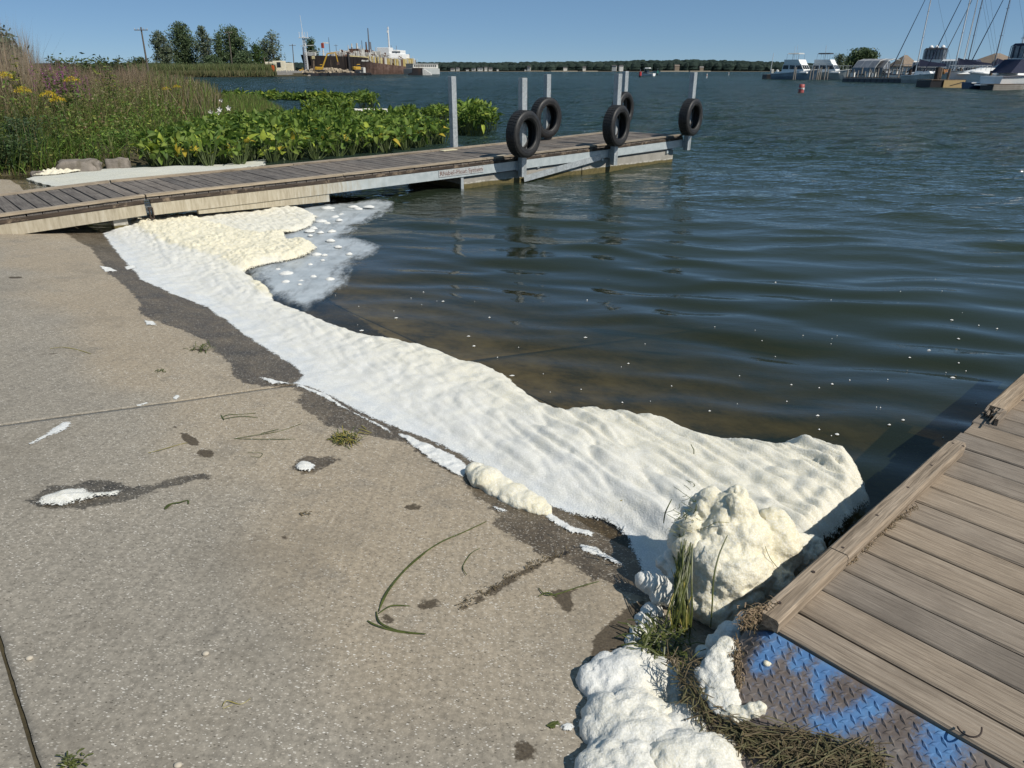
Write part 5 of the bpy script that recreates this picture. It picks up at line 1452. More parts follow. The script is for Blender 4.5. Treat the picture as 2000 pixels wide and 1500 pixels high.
for k in range(16):
    u = rnd.uniform(790, 872); v = rnd.uniform(232, 246) 
    place_merged(TALLM, u, v, "water plant in the group left of the bare post", "water plants left of the bare post", rnd.uniform(.6, .8))
for k in range(40):
    f = k / 39; u = 436 + 236 * f + rnd.uniform(-4, 4); v = 194 + rnd.uniform(-3.0, 2.5)
    if .42 < f < .44: continue
    place_merged(LOWM, u, v, "low lily leaf clump in the thin line across open water", "line of lily leaves out on the water", rnd.uniform(1.0, 1.5))
# ================================================================ FAR SHORE, REED SPIT, SHIPYARD
def mpp(Y): return Y * _c / FPX                    # metres per photo pixel across, at depth Y
def zz(v, Y): return at_y(1000, v, Y)[2]           # height of a photo row at depth Y
def pt(u, v, Y): p = at_y(u, v, Y); return (float(p[0]), float(p[1]), float(p[2]))
M_WHITE = plain("white_gelcoat", (.80, .80, .78), .35, .05, 3)
M_OFFW = plain("weathered_white", (.55, .54, .50), .6, .15, 1.2, dirt=(.32, .29, .24))
M_GLASSD = plain("dark_window", (.02, .025, .03), .12, .2, 3)
M_NAVY = plain("navy_canvas", (.012, .018, .05), .8, .2, 4)
M_BLACKC = plain("black_canvas", (.014, .015, .02), .75, .2, 4)
M_CHROME = plain("polished_rail", (.55, .56, .57), .25, .1, 5, .8)
M_MAST = plain("grey_mast", (.17, .18, .20), .4, .15, 2, .3)
M_MASTW = plain("white_mast", (.62, .63, .63), .4, .08, 2)
M_POLE = plain("pole_wood", (.115, .098, .080), .9, .3, 3)
M_BLACKH = plain("black_hull", (.010, .010, .012), .55, .4, .5, dirt=(.055, .032, .022))
M_TANW = plain("tan_planking", (.50, .36, .17), .75, .2, .9)
M_GREYH = plain("grey_hull", (.42, .44, .43), .45, .12, .8)
M_BOAT_BLUE = plain("shade_blue_hull", (.28, .34, .40), .5, .15, 1)  # shade on the cruiser's side is put into this blue-grey

# ---- wooded far shore: one continuous mass
def mat_wood_far():
    N = NT("far_woodland"); p = N.pos()
    c = N.ramp(N.noise(p, .05, 6, .7), [(.3, (.017, .029, .026)), (.55, (.028, .043, .035)), (.75, (.042, .058, .045))])  # slight distance haze is put into these dark bluish greens
    return N.done(N.pbr(c, .9, N.bump(N.noise(p, .35, 4, .7), 1, 1.2), 0, .1))
M_FARW = mat_wood_far()
def far_woods():
    V, F = [], []
    ico = []
    for k in range(4):
        n1, n2 = 7, 5; g = []
        for i in range(n2 + 1):
            for j in range(n1):
                a, b = 2 * math.pi * (j + .5 * (i % 2)) / n1, math.pi * (i / n2 - .5)
                q = Vector((math.cos(a) * math.cos(b), math.sin(a) * math.cos(b), math.sin(b)))
                g.append(q * (1 + .35 * mnoise.noise(q * 2 + Vector((k * 7, 0, 0)))))
        f = [(i * n1 + j, i * n1 + (j + 1) % n1, (i + 1) * n1 + (j + 1) % n1, (i + 1) * n1 + j) for i in range(n2) for j in range(n1)]
        ico.append((g, f))
    prof = [(-300, 125), (560, 122), (640, 122), (810, 122), (860, 121), (900, 121), (960, 122), (1000, 121), (1040, 121), (1090, 120), (1120, 119), (1180, 120), (1240, 117.5), (1300, 117), (1350, 116), (1400, 117), (1450, 119), (1500, 120), (1560, 123), (1640, 124), (1720, 125), (3300, 126)]
    U, T = zip(*prof)
    def base(u): return np.interp(u, [-300, 600, 1000, 1500, 2300, 3300], [1350, 1350, 1300, 1150, 1000, 800])
    for row in range(4):
        u = -320.0
        while u < 3300:
            Y = base(u) + row * 26 + rnd.uniform(-10, 10); m = mpp(Y)
            top = np.interp(u, U, T) + rnd.uniform(-.4, 2.4) + (1.5 if row < 2 else 0) + (3 if row == 0 else 0)
            zt = max(6, zz(top, Y)); r = rnd.uniform(4.0, 7.5); p = pt(u, 138, Y)
            g, f = ico[rnd.randrange(4)]; k = len(V)
            for (h, rr) in ((zt - r * .9, r), (zt * .45, r * 1.15)):
                k = len(V)
                V += [(p[0] + q[0] * rr * 1.15, p[1] + q[1] * rr, max(-1, h + q[2] * rr * (1.0 if h > zt * .5 else zt * .55 / rr))) for q in g]
                F += [tuple(i + k for i in t) for t in f]
            u += r * 1.05 / m * rnd.uniform(.7, 1.2)
    tag(mesh_np("far_woods", V, [np.array(F)], M_FARW, None, False), "dark wooded shore along the far side of the lake", None, None, "stuff")
far_woods()
lb = MB()
lb.prism([(-1600, 1260), (1000, 1095), (1500, 700), (2300, 900), (1800, 1600), (-1800, 1800)][::1], -1.0, .7)
o = lb.build("far_shore", plain("pale_shore", (.20, .17, .12), .9, .25, .02)); tag(o, "low pale shoreline at the foot of the far woods", None, None, "structure")
M_SAND = plain("beach_sand", (.42, .36, .27), .9, .12, .05)
for u0, u1, Y, lab in ((1026, 1062, 1160, "short strip of pale sand left of the middle of the far shore"), (1076, 1128, 1150, "sand strip near the middle of the far shore"), (1138, 1168, 1148, "small sand strip right of the longer middle one"), (1290, 1345, 1090, "long pale beach strip below the wooded bluff"), (1348, 1388, 1085, "thin beach strip continuing right of the long pale one")):
    a, b = pt(u0, 139.5, Y), pt(u1, 139.5, Y)
    tag(MB().prism([(a[0], a[1]), (b[0], b[1]), (b[0], b[1] + 60), (a[0], a[1] + 60)], -.5, 1.25).build("beach", M_SAND), lab, None, None, "structure")
M_ROOF = plain("dark_roof", (.06, .055, .055), .8, .2, .3)
M_ROOFG = plain("grey_roof", (.19, .18, .17), .8, .2, .3)
def far_house(u, v, Y, w, h, roof, lab, wall=M_OFFW, rm=M_ROOF):
    p = pt(u, v, Y); r = empty("house", (p[0], p[1], .6), rnd.uniform(-.3, .3), lab, "house")
    h0 = max(1, p[2] - .6)
    MB().box((0, 0, h0 / 2 + h / 2), (w, w * .6, h0 + h)).build("wall", wall, r)
    z = h0 + h
    MB().add([(-w * .55, -w * .36, z), (w * .55, -w * .36, z), (w * .55, w * .36, z), (-w * .55, w * .36, z), (-w * .55, 0, z + roof), (w * .55, 0, z + roof)], [(0, 1, 5, 4), (2, 3, 4, 5), (0, 4, 3), (1, 2, 5), (3, 2, 1, 0)]).build("roof", rm, r)
    m = MB()
    for k in (-.28, 0.05, .3): m.box((k * w, -w * .305, h0 + h * .5), (w * .13, .06, h * .4))
    m.build("window", M_GLASSD, r)
for a in ((884, 137, 1180, 12, 3, 2.4, "small white house at the left end of the far shore row"), (894, 136, 1185, 10, 4, 2, "tall pale house second from the left on the far shore"), (913, 138, 1170, 9, 2.4, 1.5, "low pale boathouse on the far shore left of the warehouse"), (925, 137.5, 1170, 11, 5, 1, "cream boxy building beside the far shore warehouse"),
          (938, 138, 1165, 17, 7, 1, "large cream warehouse on the far shore"), (949, 137, 1168, 9, 7, 2, "narrow grey building attached right of the far warehouse"), (958, 137, 1172, 11, 4, 3, "dark roofed house right of the far warehouse"), (972, 138.5, 1165, 6, 3, 1, "little white shed on the far beach"),
          (1033, 136, 1160, 9, 6, 4, "white house with a steep roof above the far beach"), (1027, 137.5, 1162, 8, 2, 1.5, "low pale cottage left of the steep roofed house"), (1104, 134, 1160, 12, 2, 2, "grey cottage among trees above the middle sand strip"), (1141, 135, 1155, 10, 4, 3, "white gabled house above the small sand strip"),
          (1200, 131, 1150, 14, 2.5, 2.5, "left white house on the slope of the far lawn"), (1213, 131, 1150, 13, 2.5, 2.5, "right white house on the slope of the far lawn"), (1322, 130, 1150, 15, 1.5, 3.0, "tan roofed house on the wooded bluff", plain("tan_wall", (.17, .14, .105), .8), plain("tan_roof", (.16, .13, .105), .8)), (1370, 133, 1130, 12, 1.5, 2.5, "brown house at the right end of the wooded bluff", plain("tan_wall", (.17, .14, .105), .8), M_ROOFG)):
    far_house(*((a[0], a[1], a[2], a[3] * .46, a[4] * .5, a[5] * .6) + a[6:]))

# ---- reed spit across the bay on the left
spit_poly = [tuple(pt(u, 150, 1)[:2]) for u in ()]
def spit_p(u, Y): p = pt(u, 140, Y); return (p[0], p[1])
SPIT = [spit_p(-400, 200), spit_p(285, 196), spit_p(330, 206), spit_p(420, 210), spit_p(520, 222), spit_p(545, 232), spit_p(600, 250), spit_p(600, 330), spit_p(200, 420), spit_p(-500, 420)]
tag(MB().prism([(x, y) for x, y in SPIT], -1.5, .42).build("spit", M_BANK), "low reed covered spit of land across the small bay", None, None, "structure")
def reeds(name, region, n, hr, wr, cols, lab, z=.35, tip=None):
    q = []
    while len(q) < n:
        u = rnd.uniform(*region[0]); Y = rnd.uniform(*region[1]); x, y = spit_p(u, Y); q.append((x, y, z))
    q = np.array(q); m = len(q)
    az = nrg.uniform(0, 6.28, m)
    tag(blades(name, q, nrg.uniform(*hr, m), nrg.uniform(*wr, m), az, np.abs(nrg.normal(0, .10, m)), np.abs(nrg.normal(0, .14, m)), pick(cols, m, .25), M_GRASS, None, None if tip is None else pick(tip, m)), lab, None, None, "stuff")
reeds("reeds", ((270, 538), (224, 262)), 16000, (2.0, 3.6), (.10, .22), [(.12, .15, .055), (.14, .165, .065), (.10, .14, .05), (.18, .175, .08)], "green reed bed on the spit across the bay")
reeds("reeds", ((-300, 300), (200, 262)), 6000, (1.8, 3.2), (.12, .25), [(.12, .15, .055), (.14, .16, .06), (.20, .175, .085)], "reeds continuing behind the near bank on the left")
reeds("shore_sedge", ((290, 540), (208, 226)), 6000, (.8, 1.7), (.10, .2), [(.18, .16, .08), (.13, .13, .055), (.10, .12, .045)], "pale sedge along the waterline of the spit", .3)

# ---- trees
def tree(u0, u1, v_top, v_base, Y, label, cols=((.045, .07, .03), (.06, .09, .04), (.035, .055, .025)), n=2600, leaf=.34, crown_lo=.25, nl=14, clump=.17, cat="tree", zb=.4, name="tree", airy=1.0, bark=None):
    n = int(n * 2.4); leaf *= 1.1; nl = int(nl * 2.2); clump *= 1.25
    p = pt((u0 + u1) / 2, v_base, Y); W = (u1 - u0) * mpp(Y) / 2 * 1.18; H = zz(v_top, Y) - zb
    root = empty(name, (p[0], p[1], zb), 0, label, cat)
    m = MB(); tw = H * .018 + .06
    m.tube([(0, 0, -.3), (rnd.uniform(-.1, .1), 0, H * .35), (rnd.uniform(-.3, .3), 0, H * .65), (rnd.uniform(-.3, .3), 0, H * .9)], [tw, tw * .8, tw * .5, tw * .2], 7)
    cl = []
    for k in range(nl):
        f = crown_lo + (1 - crown_lo) * (k + rnd.random()) / nl
        prof = math.sin(math.pi * min(1, max(0.06, (f - crown_lo) / (1 - crown_lo) * .86 + .12))) ** .6
        a = k * 2.4 + rnd.uniform(-.5, .5); rr = W * prof * rnd.uniform(.15, .88)
        e = (rr * math.cos(a), rr * math.sin(a), H * min(.93, f * .95) - .02 * H - .05 * H * (rr / max(.1, W)))
        m.tube([(0, 0, max(.1, e[2] * .62 - .3)), (e[0] * .5, e[1] * .5, e[2] * .85), e], [tw * .4, tw * .25, tw * .08], 5)
        cl.append((e, W * clump * 1.7 * rnd.uniform(.5, 1.4)))
        if rr > W * .5: cl.append(((e[0] * .45, e[1] * .45, e[2] - .03 * H), W * clump * 1.7))
    m.build("trunk", bark or M_BARK, root)
    e = np.array([c[0] for c in cl]); r = np.array([c[1] for c in cl])
    i = nrg.integers(0, len(cl), n)
    d = nrg.normal(0, 1, (n, 3)); d /= np.linalg.norm(d, axis=1)[:, None]
    P = e[i] + d * (r[i] * nrg.random(n) ** .6 * 1.15 * airy)[:, None] * np.array([1, 1, .85])
    P = P[(P[:, 2] > H * crown_lo * .5) & (P[:, 2] < H * 1.03)]; i = i[:len(P)]; n = len(P)
    tone = nrg.uniform(.75, 1.2, len(cl))[i][:, None]
    leafcloud("crown", P, nrg.uniform(leaf * .6, leaf * 1.3, n), pick(cols, n) * tone, M_TREE, root, 1.0)
    return root
GREY = ((.145, .18, .11), (.18, .215, .14), (.11, .145, .085))
DKG = ((.095, .14, .06), (.12, .17, .08), (.07, .105, .05))
tree(298, 340, 60, 124, 300, "greyish tree, leftmost of the group across the bay", GREY, 2600, .36, .06)
tree(334, 394, 42, 124, 310, "tallest broad tree of the group across the bay", DKG, 4200, .38, .12, 20)
tree(386, 420, 46, 122, 305, "slender light tree leaning on the tallest one's right side", GREY, 1500, .36, .25, 11, .2)
tree(420, 446, 62, 124, 300, "low dark tree left of the round crowned one", DKG, 1500, .36, .2)
tree(430, 490, 49, 124, 305, "round crowned dark tree behind a utility pole", DKG, 4000, .38, .14, 20)
tree(486, 518, 84, 124, 285, "bright green bush shaped tree beside the thin trees", ((.05, .09, .025), (.07, .115, .03)), 2000, .32, .02)
tree(504, 534, 74, 122, 300, "thin grey tree left of the airy one", GREY, 900, .34, .2, 10, .2)
tree(518, 552, 57, 120, 300, "airy thin leaved tree with its branches showing", GREY, 800, .34, .25, 13, .2)
tree(596, 624, 72, 112, 420, "dark tree behind the white lattice mast", DKG, 2000, .45, .0)
tree(455, 500, 100, 126, 270, "dark undergrowth bush in front of the round crowned tree", DKG, 1800, .35, .0, zb=.4)
tree(396, 440, 108, 126, 275, "low bush between the tall and the round crowned trees", DKG, 1300, .35, .0)
tree(250, 300, 112, 124, 260, "low bush left of the tree group near the leaning pole", ((.05, .08, .03), (.07, .10, .035)), 1300, .33, .0)
# ---- poles
def utility_pole(ub, vb, ut, vt, Y, lab, arm=True):
    a, b = Vector(pt(ub, vb, Y)), Vector(pt(ut, vt, Y)); a.z = .3
    r = empty("utility_pole", a, 0, lab, "utility pole"); d = b - a
    MB().tube([(0, 0, -.3), tuple(d)], [.2, .13], 8).build("shaft", M_POLE, r)
    if arm:
        w = 1.25
        MB().bar((d.x - w, d.y - .15, d.z - .5), (d.x + w, d.y - .15, d.z - .5), .12, .14).build("crossarm", M_POLE, r)
        for k in (-.95, -.4, .4, .95):
            MB().tube([(d.x + k * w, d.y - .15, d.z - .43), (d.x + k * w, d.y - .15, d.z - .15)], [.06, .04], 6).build("insulator", M_OFFW, r)
    return r
utility_pole(286, 122, 275, 53, 150, "leaning utility pole with a crossarm left of the trees")
utility_pole(452, 122, 446, 61, 262, "utility pole in front of the round crowned tree")
utility_pole(573, 122, 571, 86, 300, "short utility pole between the airy tree and the lattice mast")
utility_pole(657, 107, 656, 87, 480, "distant utility pole seen over the ship's deck")
# ---- shipyard shore
quay = [spit_p(520, 238), spit_p(600, 262), spit_p(640, 300), spit_p(640, 360), spit_p(500, 360)]
tag(MB().prism(quay, -1.5, .9).build("quay", M_BANK), "low rubble quay in front of the ship's bow", None, None, "structure")
M_CREAM = plain("cream_steel", (.78, .72, .55), .6, .1, .6)
def container(u, v, Y, wpx, hpx, lab, dark):
    p = pt(u, v, Y); w = wpx * mpp(Y); h = hpx * mpp(Y) * _c
    r = empty("container", (p[0], p[1], .9), .12, lab, "container"); zt = zz(v, Y) - .9 + h
    MB().box((0, 0, zt / 2), (w, 2.6, zt), 0, .05).build("shell", M_CREAM, r)
    m = MB()
    for k in range(int(w / .35)): m.box((-w / 2 + .2 + k * .35, -1.32, zt * .5), (.12, .05, zt * .9))
    m.build("corrugation", M_CREAM, r)
    if dark: MB().box((w * .0, -1.36, zt * .68), (w * .32, .05, zt * .42)).build("opening", M_GLASSD, r)
container(532, 136, 268, 24, 15, "cream container at the left with its long side to the lake", False)
container(547, 136, 262, 22, 17, "cream container with a dark square opening", True)
container(566, 135, 270, 14, 12, "small cream container at the right of the row", False)
p = pt(534, 135, 226)
r = empty("warning_board", (p[0], p[1], .5), .1, "bright orange board on posts standing before the containers", "sign")
MB().box((0, 0, 1.7), (.85, .06, 1.7)).build("board", plain("orange_paint", (.62, .11, .02), .6, .15, 3), r)
MB().tube([(-.3, .06, 0), (-.3, .06, 1.4)], .05, 6).tube([(.3, .06, 0), (.3, .06, 1.4)], .05, 6).build("posts", M_POLE, r)
MB().box((0, 0, 2.75), (.35, .06, .4)).build("top_board", M_GLASSD, r)
for u, vb, vt, Y, lab in ((526, 150, 138, 232, "bare grey pile at the water beside the orange board"), (528, 150, 121, 236, "tall thin pile behind the orange board"), (518, 134, 112, 262, "pale slanting post at the edge of the reeds")):
    p = pt(u, vb, Y); z1 = zz(vt, Y); r = empty("mooring_pile", (p[0], p[1], -.5), 0, lab, "pile"); MB().tube([(0, 0, 0), (.1, 0, z1 + .5)], .16 if Y < 250 else .14, 8).build("shaft", M_PILE if False else W_PILE, r)
for k, (u, v, w) in enumerate(((412, 148.5, 7), (440, 124, 5))): pass
# sheet pile wall of upright grey planks
wall = empty("pile_wall", (0, 0, 0), 0, "row of upright grey planks retaining the quay", "retaining wall")
proto = None
for k in range(36):
    u = 540 + 56 * k / 35; Y = 238 + 26 * k / 35; p = pt(u, 150, Y)
    if proto is None:
        proto = MB().box((0, 0, 0), (.34, .12, 2.6), 0, .02).build("plank", plain("silver_timber", (.30, .29, .275), .9, .35, 2), wall); o = proto
    else: o = link(proto.copy())
    o.location = (p[0], p[1], .30 + rnd.uniform(-.15, .2)); o.rotation_euler = (rnd.uniform(-.05, .05), rnd.uniform(-.10, .10), .2)
m = MB(); m.bar(pt(532, 149, 236)[:2] + (.25,), pt(598, 147, 262)[:2] + (.25,), .3, .3); m.build("waler", W_PILE, wall)
rub = MB()
for k in range(60):
    u = rnd.uniform(536, 606); Y = np.interp(u, [536, 606], [234, 258]) + rnd.uniform(-2, 1); p = pt(u, 150, Y); s = rnd.uniform(.15, .5)
    rub.box((p[0], p[1], rnd.uniform(0, .35)), (s * 1.6, s, s * .8), rnd.uniform(0, 3), s * .2)
tag(rub.build("shore_rubble", plain("rubble", (.30, .26, .21), .9, .4, 1)), "rubble and driftwood at the foot of the plank wall", None, None, "stuff")

# ---- the ship
SY0, SY1 = 300.0, 436.0
SB_ = 13.0                        # beam; local y = 0 on the centre line, the lake side at -SB_/2
SA, SB = np.array(pt(598, 140, SY0)[:2]), np.array(pt(806, 140, SY1)[:2])
SL = float(np.linalg.norm(SB - SA)); SH = math.atan2(SB[1] - SA[1], SB[0] - SA[0])
SD = (SB - SA) / SL; SN = np.array([-SD[1], SD[0]])
def ship_s(u, y=-6.5):            # station along a line y metres off the centre line for a photo column
    r = ray(u, 140); A_ = SA + SN * y; M = np.array([[r[0], -SD[0]], [r[1], -SD[1]]]); t, s = np.linalg.solve(M, A_); return float(s)
def ship_z(u, v, y=-6.5):
    s = ship_s(u, y); return float(zz(v, float(SA[1] + SD[1] * s + SN[1] * y)))
ship = empty("freighter", (SA[0], SA[1], 0), SH, "old black and rust freighter being cut up, white superstructure and yellow upper works", "ship")
def bow_w(s): return SB_ / 2 * min(1.0, max(0.0, (s + .4) / 24.0)) ** .5
_sg = np.linspace(0, SL, 300); _ug = []
for s_ in _sg:
    q_ = SA + SD * s_ - SN * bow_w(s_); dd_ = q_[1] * _c + EYE * _s; _ug.append(1000 + FPX * q_[0] / dd_)
deck = [(598, 107), (640, 109), (700, 111), (722, 113), (724, 121), (760, 126), (790, 129.5), (818, 133)]
st = []
for u_, v_ in deck:
    s_ = float(np.interp(u_, _ug, _sg)); q_ = SA + SD * s_ - SN * bow_w(s_); st.append((s_, float(zz(v_, q_[1]))))
def hull_mat():
    N = NT("ship_hull"); p = N.obj(); sep = N.n("ShaderNodeSeparateXYZ"); N.l(p, sep.inputs[0])
    n1 = N.noise(N.mapping(p, (.5, .5, 1.2)), .5, 6, .7); n2 = N.noise(N.mapping(p, (1, 1, .15)), .9, 5, .7)
    rust = N.ramp(n1, [(.3, (.075, .045, .034)), (.55, (.135, .085, .066)), (.75, (.21, .155, .13))])
    blk = N.ramp(n2, [(.35, (.010, .009, .009)), (.65, (.03, .022, .018)), (.78, (.085, .055, .04))])
    f = N.step(N.math('MULTIPLY_ADD', n1, 14.0, N.math('SUBTRACT', sep.outputs[0], N.math('MULTIPLY', sep.outputs[2], 2.2))), 34, 74)
    c = N.mix(f, blk, rust)
    c = N.mix(N.step(n2, .62, .8), c, (.33, .28, .24))
    return N.done(N.pbr(c, .8, N.bump(n1, .3, .3), 0, .2))
M_SHIP = hull_mat()
rings = []; ns = 40
for k in range(ns + 1):
    s = SL * (k / ns) ** 1.3; zt = float(np.interp(s, [a for a, b in st], [b for a, b in st])); w = bow_w(s); wl = w * min(1, .55 + s / 40)
    rings.append([(s + .02, -wl * .9, -2), (s, -(w * .4 + wl * .6), zt * .45), (s - (1.5 if s < 1 else 0), -w, zt), (s - (1.5 if s < 1 else 0), w, zt), (s, (w * .4 + wl * .6), zt * .45), (s + .02, wl * .9, -2)])
MB().loft([r[::-1] for r in rings]).build("hull", M_SHIP, ship)
m = MB(); 
for k in range(24): 
    s = 24 + k * (SL - 26) / 24; zt = float(np.interp(s, [a for a, b in st], [b for a, b in st])); m.box((s, -SB_ / 2 - .05, zt * .5), (.14, .12, zt * .98))
m.build("hull_frames", M_SHIP, ship)
M_YEL = plain("yellow_paint", (.44, .345, .12), .7, .25, .8, dirt=(.30, .2, .08)); M_RUSTB = plain("rust_steel", (.12, .065, .045), .85, .35, .6); M_YELP = plain("pale_yellow_paint", (.52, .44, .22), .7, .3, .8, dirt=(.25, .2, .15))
# cut open upper works: yellow bulkhead panels with gaps
k = 0; u = 724
while u < 806:
    w = rnd.uniform(2.2, 5.0); s0, s1 = ship_s(u), ship_s(u + w)
    vt = float(np.interp(u, [724, 760, 806], [108.5, 113.5, 117])) + rnd.uniform(-.8, 1.0); vb = float(np.interp(u, [724, 760, 790, 818], [121, 126, 129.5, 133]))
    za, zb = ship_z(u, vb), ship_z(u, vt)
    MB().box(((s0 + s1) / 2, -SB_ / 2 + .5 + rnd.uniform(0, 1.2), (za + zb) / 2), ((s1 - s0) * .92, .3, zb - za)).build("bulkhead_panel", (M_YEL, M_YELP, M_YEL, M_YELP, M_RUSTB)[k % 5], ship)
    for q in ((.5,) if k % 3 == 0 else ()): MB().box((s0 + (s1 - s0) * q, -SB_ / 2 + .25, (za + zb) / 2), (.25, .35, (zb - za) * rnd.uniform(.7, 1.05))).build("stiffener", M_RUSTB if q < .5 else M_OFFW, ship)
    u += w; k += 1
MB().box((ship_s(806) + 2, -2, ship_z(806, 122)), (4, 8, ship_z(806, 114) - ship_z(806, 130))).build("stern_bulkhead", M_YEL, ship)
MB().bar((30, -SB_ / 2 + .2, float(np.interp(30, [a for a, b in st], [b for a, b in st])) + .2), (ship_s(722), -SB_ / 2 + .2, ship_z(722, 112)), .4, .45).build("deck_edge", M_YELP, ship)
def ship_box(u0, u1, v0, v1, mat, name, depth=5, y=0):
    y = max(-3.5, min(3.5, y)); s0, s1 = ship_s(u0, y), ship_s(u1, y); a, b = ship_z((u0 + u1) / 2, v1 + 2, y), ship_z((u0 + u1) / 2, v0, y); depth = min(depth, 7)
    s0, s1 = s0 + depth * .35, max(s0 + depth * .35 + .8, s1 - depth * .35)
    return MB().box(((s0 + s1) / 2, y, (a + b) / 2), (max(.6, s1 - s0), depth, max(.5, b - a)), 0, .08).build(name, mat, ship)
def ship_mast(u, v0, v1, mat, r, name="mast", y=0, lean=0.0):
    s = ship_s(u, y); a, b = ship_z(u, v1 + 2, y), ship_z(u, v0, y)
    return MB().tube([(s, y, a), (s + lean, y, b)], [r, r * .55], 7).build(name, mat, ship)
# deck clutter in white
for (u0, u1, v0, v1) in ((603, 612, 102, 107), (655, 663, 105, 109), (664, 674, 100, 109), (676, 682, 99, 109), (684, 690, 103, 110), (692, 697, 95, 110), (701, 706, 99, 110), (709, 713, 97, 110), (715, 721, 103, 111), (723, 731, 102, 110), (733, 738, 100, 111), (740, 746, 105, 112)):
    ship_box(u0, u1, v0, v1, M_OFFW if rnd.random() < .8 else M_RUSTB, "deck_house", 5, rnd.uniform(-2, 3))
for (u, v0, v1, mm, r) in ((648, 73, 108, M_MAST, .18), (691, 85, 108, M_OFFW, .5), (701, 84, 110, M_OFFW, .65), (711, 79, 110, M_MAST, .25), (719, 82, 110, M_RUSTB, .55), (724.5, 55, 108, M_MAST, .42), (727, 82, 110, M_MAST, .7), (737, 92, 112, M_OFFW, .3), (763, 52, 100, M_MASTW, .55), (767, 88, 104, M_MAST, .2), (777, 89, 104, M_MAST, .2), (684, 88, 108, M_OFFW, .3)):
    ship_mast(u, v0, v1, mm, r)
m = MB(); s = ship_s(763, 0); z = ship_z(763, 62, 0); m.box((s - .8, 0, z), (1.6, .4, 1.0)); m.bar((s - 1.4, 0, z + 1.5), (s + 1.4, 0, z + 1.5), .3, .2); m.build("radar", M_MASTW, ship)
# bow crane, red head and boom
ship_mast(635, 96, 108, M_OFFW, .45, "crane_post")
ship_box(633.5, 636.5, 84, 92, plain("crane_red", (.35, .06, .035), .7, .2, 1), "crane_head", .9, 0)
MB().bar((ship_s(636, 0), 0, ship_z(636, 83.5, 0)), (ship_s(646, 0), 0, ship_z(646, 84, 0)), .4, .4).build("crane_boom", M_OFFW, ship)
# bridge at the stern
for (u0, u1, v0, v1, d, y) in ((746, 802, 113, 122, 7, 0), (748, 792, 105, 113, 7, 0), (764, 786, 98, 106, 6, 0), (748, 762, 93, 106, 6, 0)):
    ship_box(u0, u1, v0, v1, M_WHITE if v0 < 106 else M_OFFW, "bridge_deck", d, y)
for k in range(9):
    u = 768 + k * 1.8; ship_box(u, u + 1.1, 100, 101.5, M_GLASSD, "bridge_window", .2, -3.1)
for k in range(8):
    u = 753 + k * 5; ship_box(u, u + 1.6, 115, 117, M_GLASSD, "cabin_window", .2, -3.5)
m = MB(); P_ = []
for s_ in np.linspace(1, 60, 16):
    z = float(np.interp(s_, [a for a, b in st], [b for a, b in st])); P_.append((s_, -bow_w(s_) + .3, z)); m.tube([(s_, -bow_w(s_) + .3, z), (s_, -bow_w(s_) + .3, z + 1.4)], .06, 4)
for h_ in (.7, 1.4): m.tube([(a, b, c + h_) for a, b, c in P_], .05, 4)
m.build("bow_rail", M_OFFW, ship)
m1, m2 = MB(), MB()
for k in range(330):                    # pipes, winches and cut pieces strewn over the deck
    u = rnd.uniform(645, 812); y = rnd.uniform(-5.5, 3); s_ = ship_s(u, y)
    if s_ < 22 or s_ > SL - 2: continue
    top_ = float(np.interp(u, [645, 700, 722, 745, 770, 812], [102, 96, 98, 104, 108, 114])); z0_ = float(np.interp(s_, [a for a, b in st], [b for a, b in st])); h_ = max(.4, (ship_z(u, top_ + rnd.uniform(-3, 6), y) - z0_) * rnd.random() ** .45)
    m = m1 if rnd.random() < .7 else m2
    if rnd.random() < .55: m.box((s_, y, z0_ + h_ / 2), (rnd.uniform(.4, 1.8), rnd.uniform(.4, 1.5), h_), 0, .05)
    elif rnd.random() < .6: m.tube([(s_, y, z0_), (s_ + rnd.uniform(-.5, .5), y, z0_ + h_ * 1.3)], rnd.uniform(.08, .25), 6)
    else: m.bar((s_, y, z0_ + h_), (s_ + rnd.uniform(2, 6), y + rnd.uniform(-1, 1), z0_ + h_ * rnd.uniform(.4, 1.1)), .2, .25)
tag(m1.build("deck_gear", M_OFFW, ship), kind="stuff"); tag(m2.build("rusty_gear", M_RUSTB, ship), kind="stuff")
ship_mast(682.5, 103, 146, M_BLACKH, .8, "fender_pile", -7.2)
# lettering on the hull side, too worn to read
m = MB()
for k in range(9):
    s = ship_s(708 + k * 1.5); z = ship_z(712, 118.5); m.box((s, -SB_ / 2 - .12, z + rnd.uniform(-.1, .1)), (rnd.uniform(.4, 1.0), .04, .6))
m.build("faded_lettering", M_OFFW, ship)
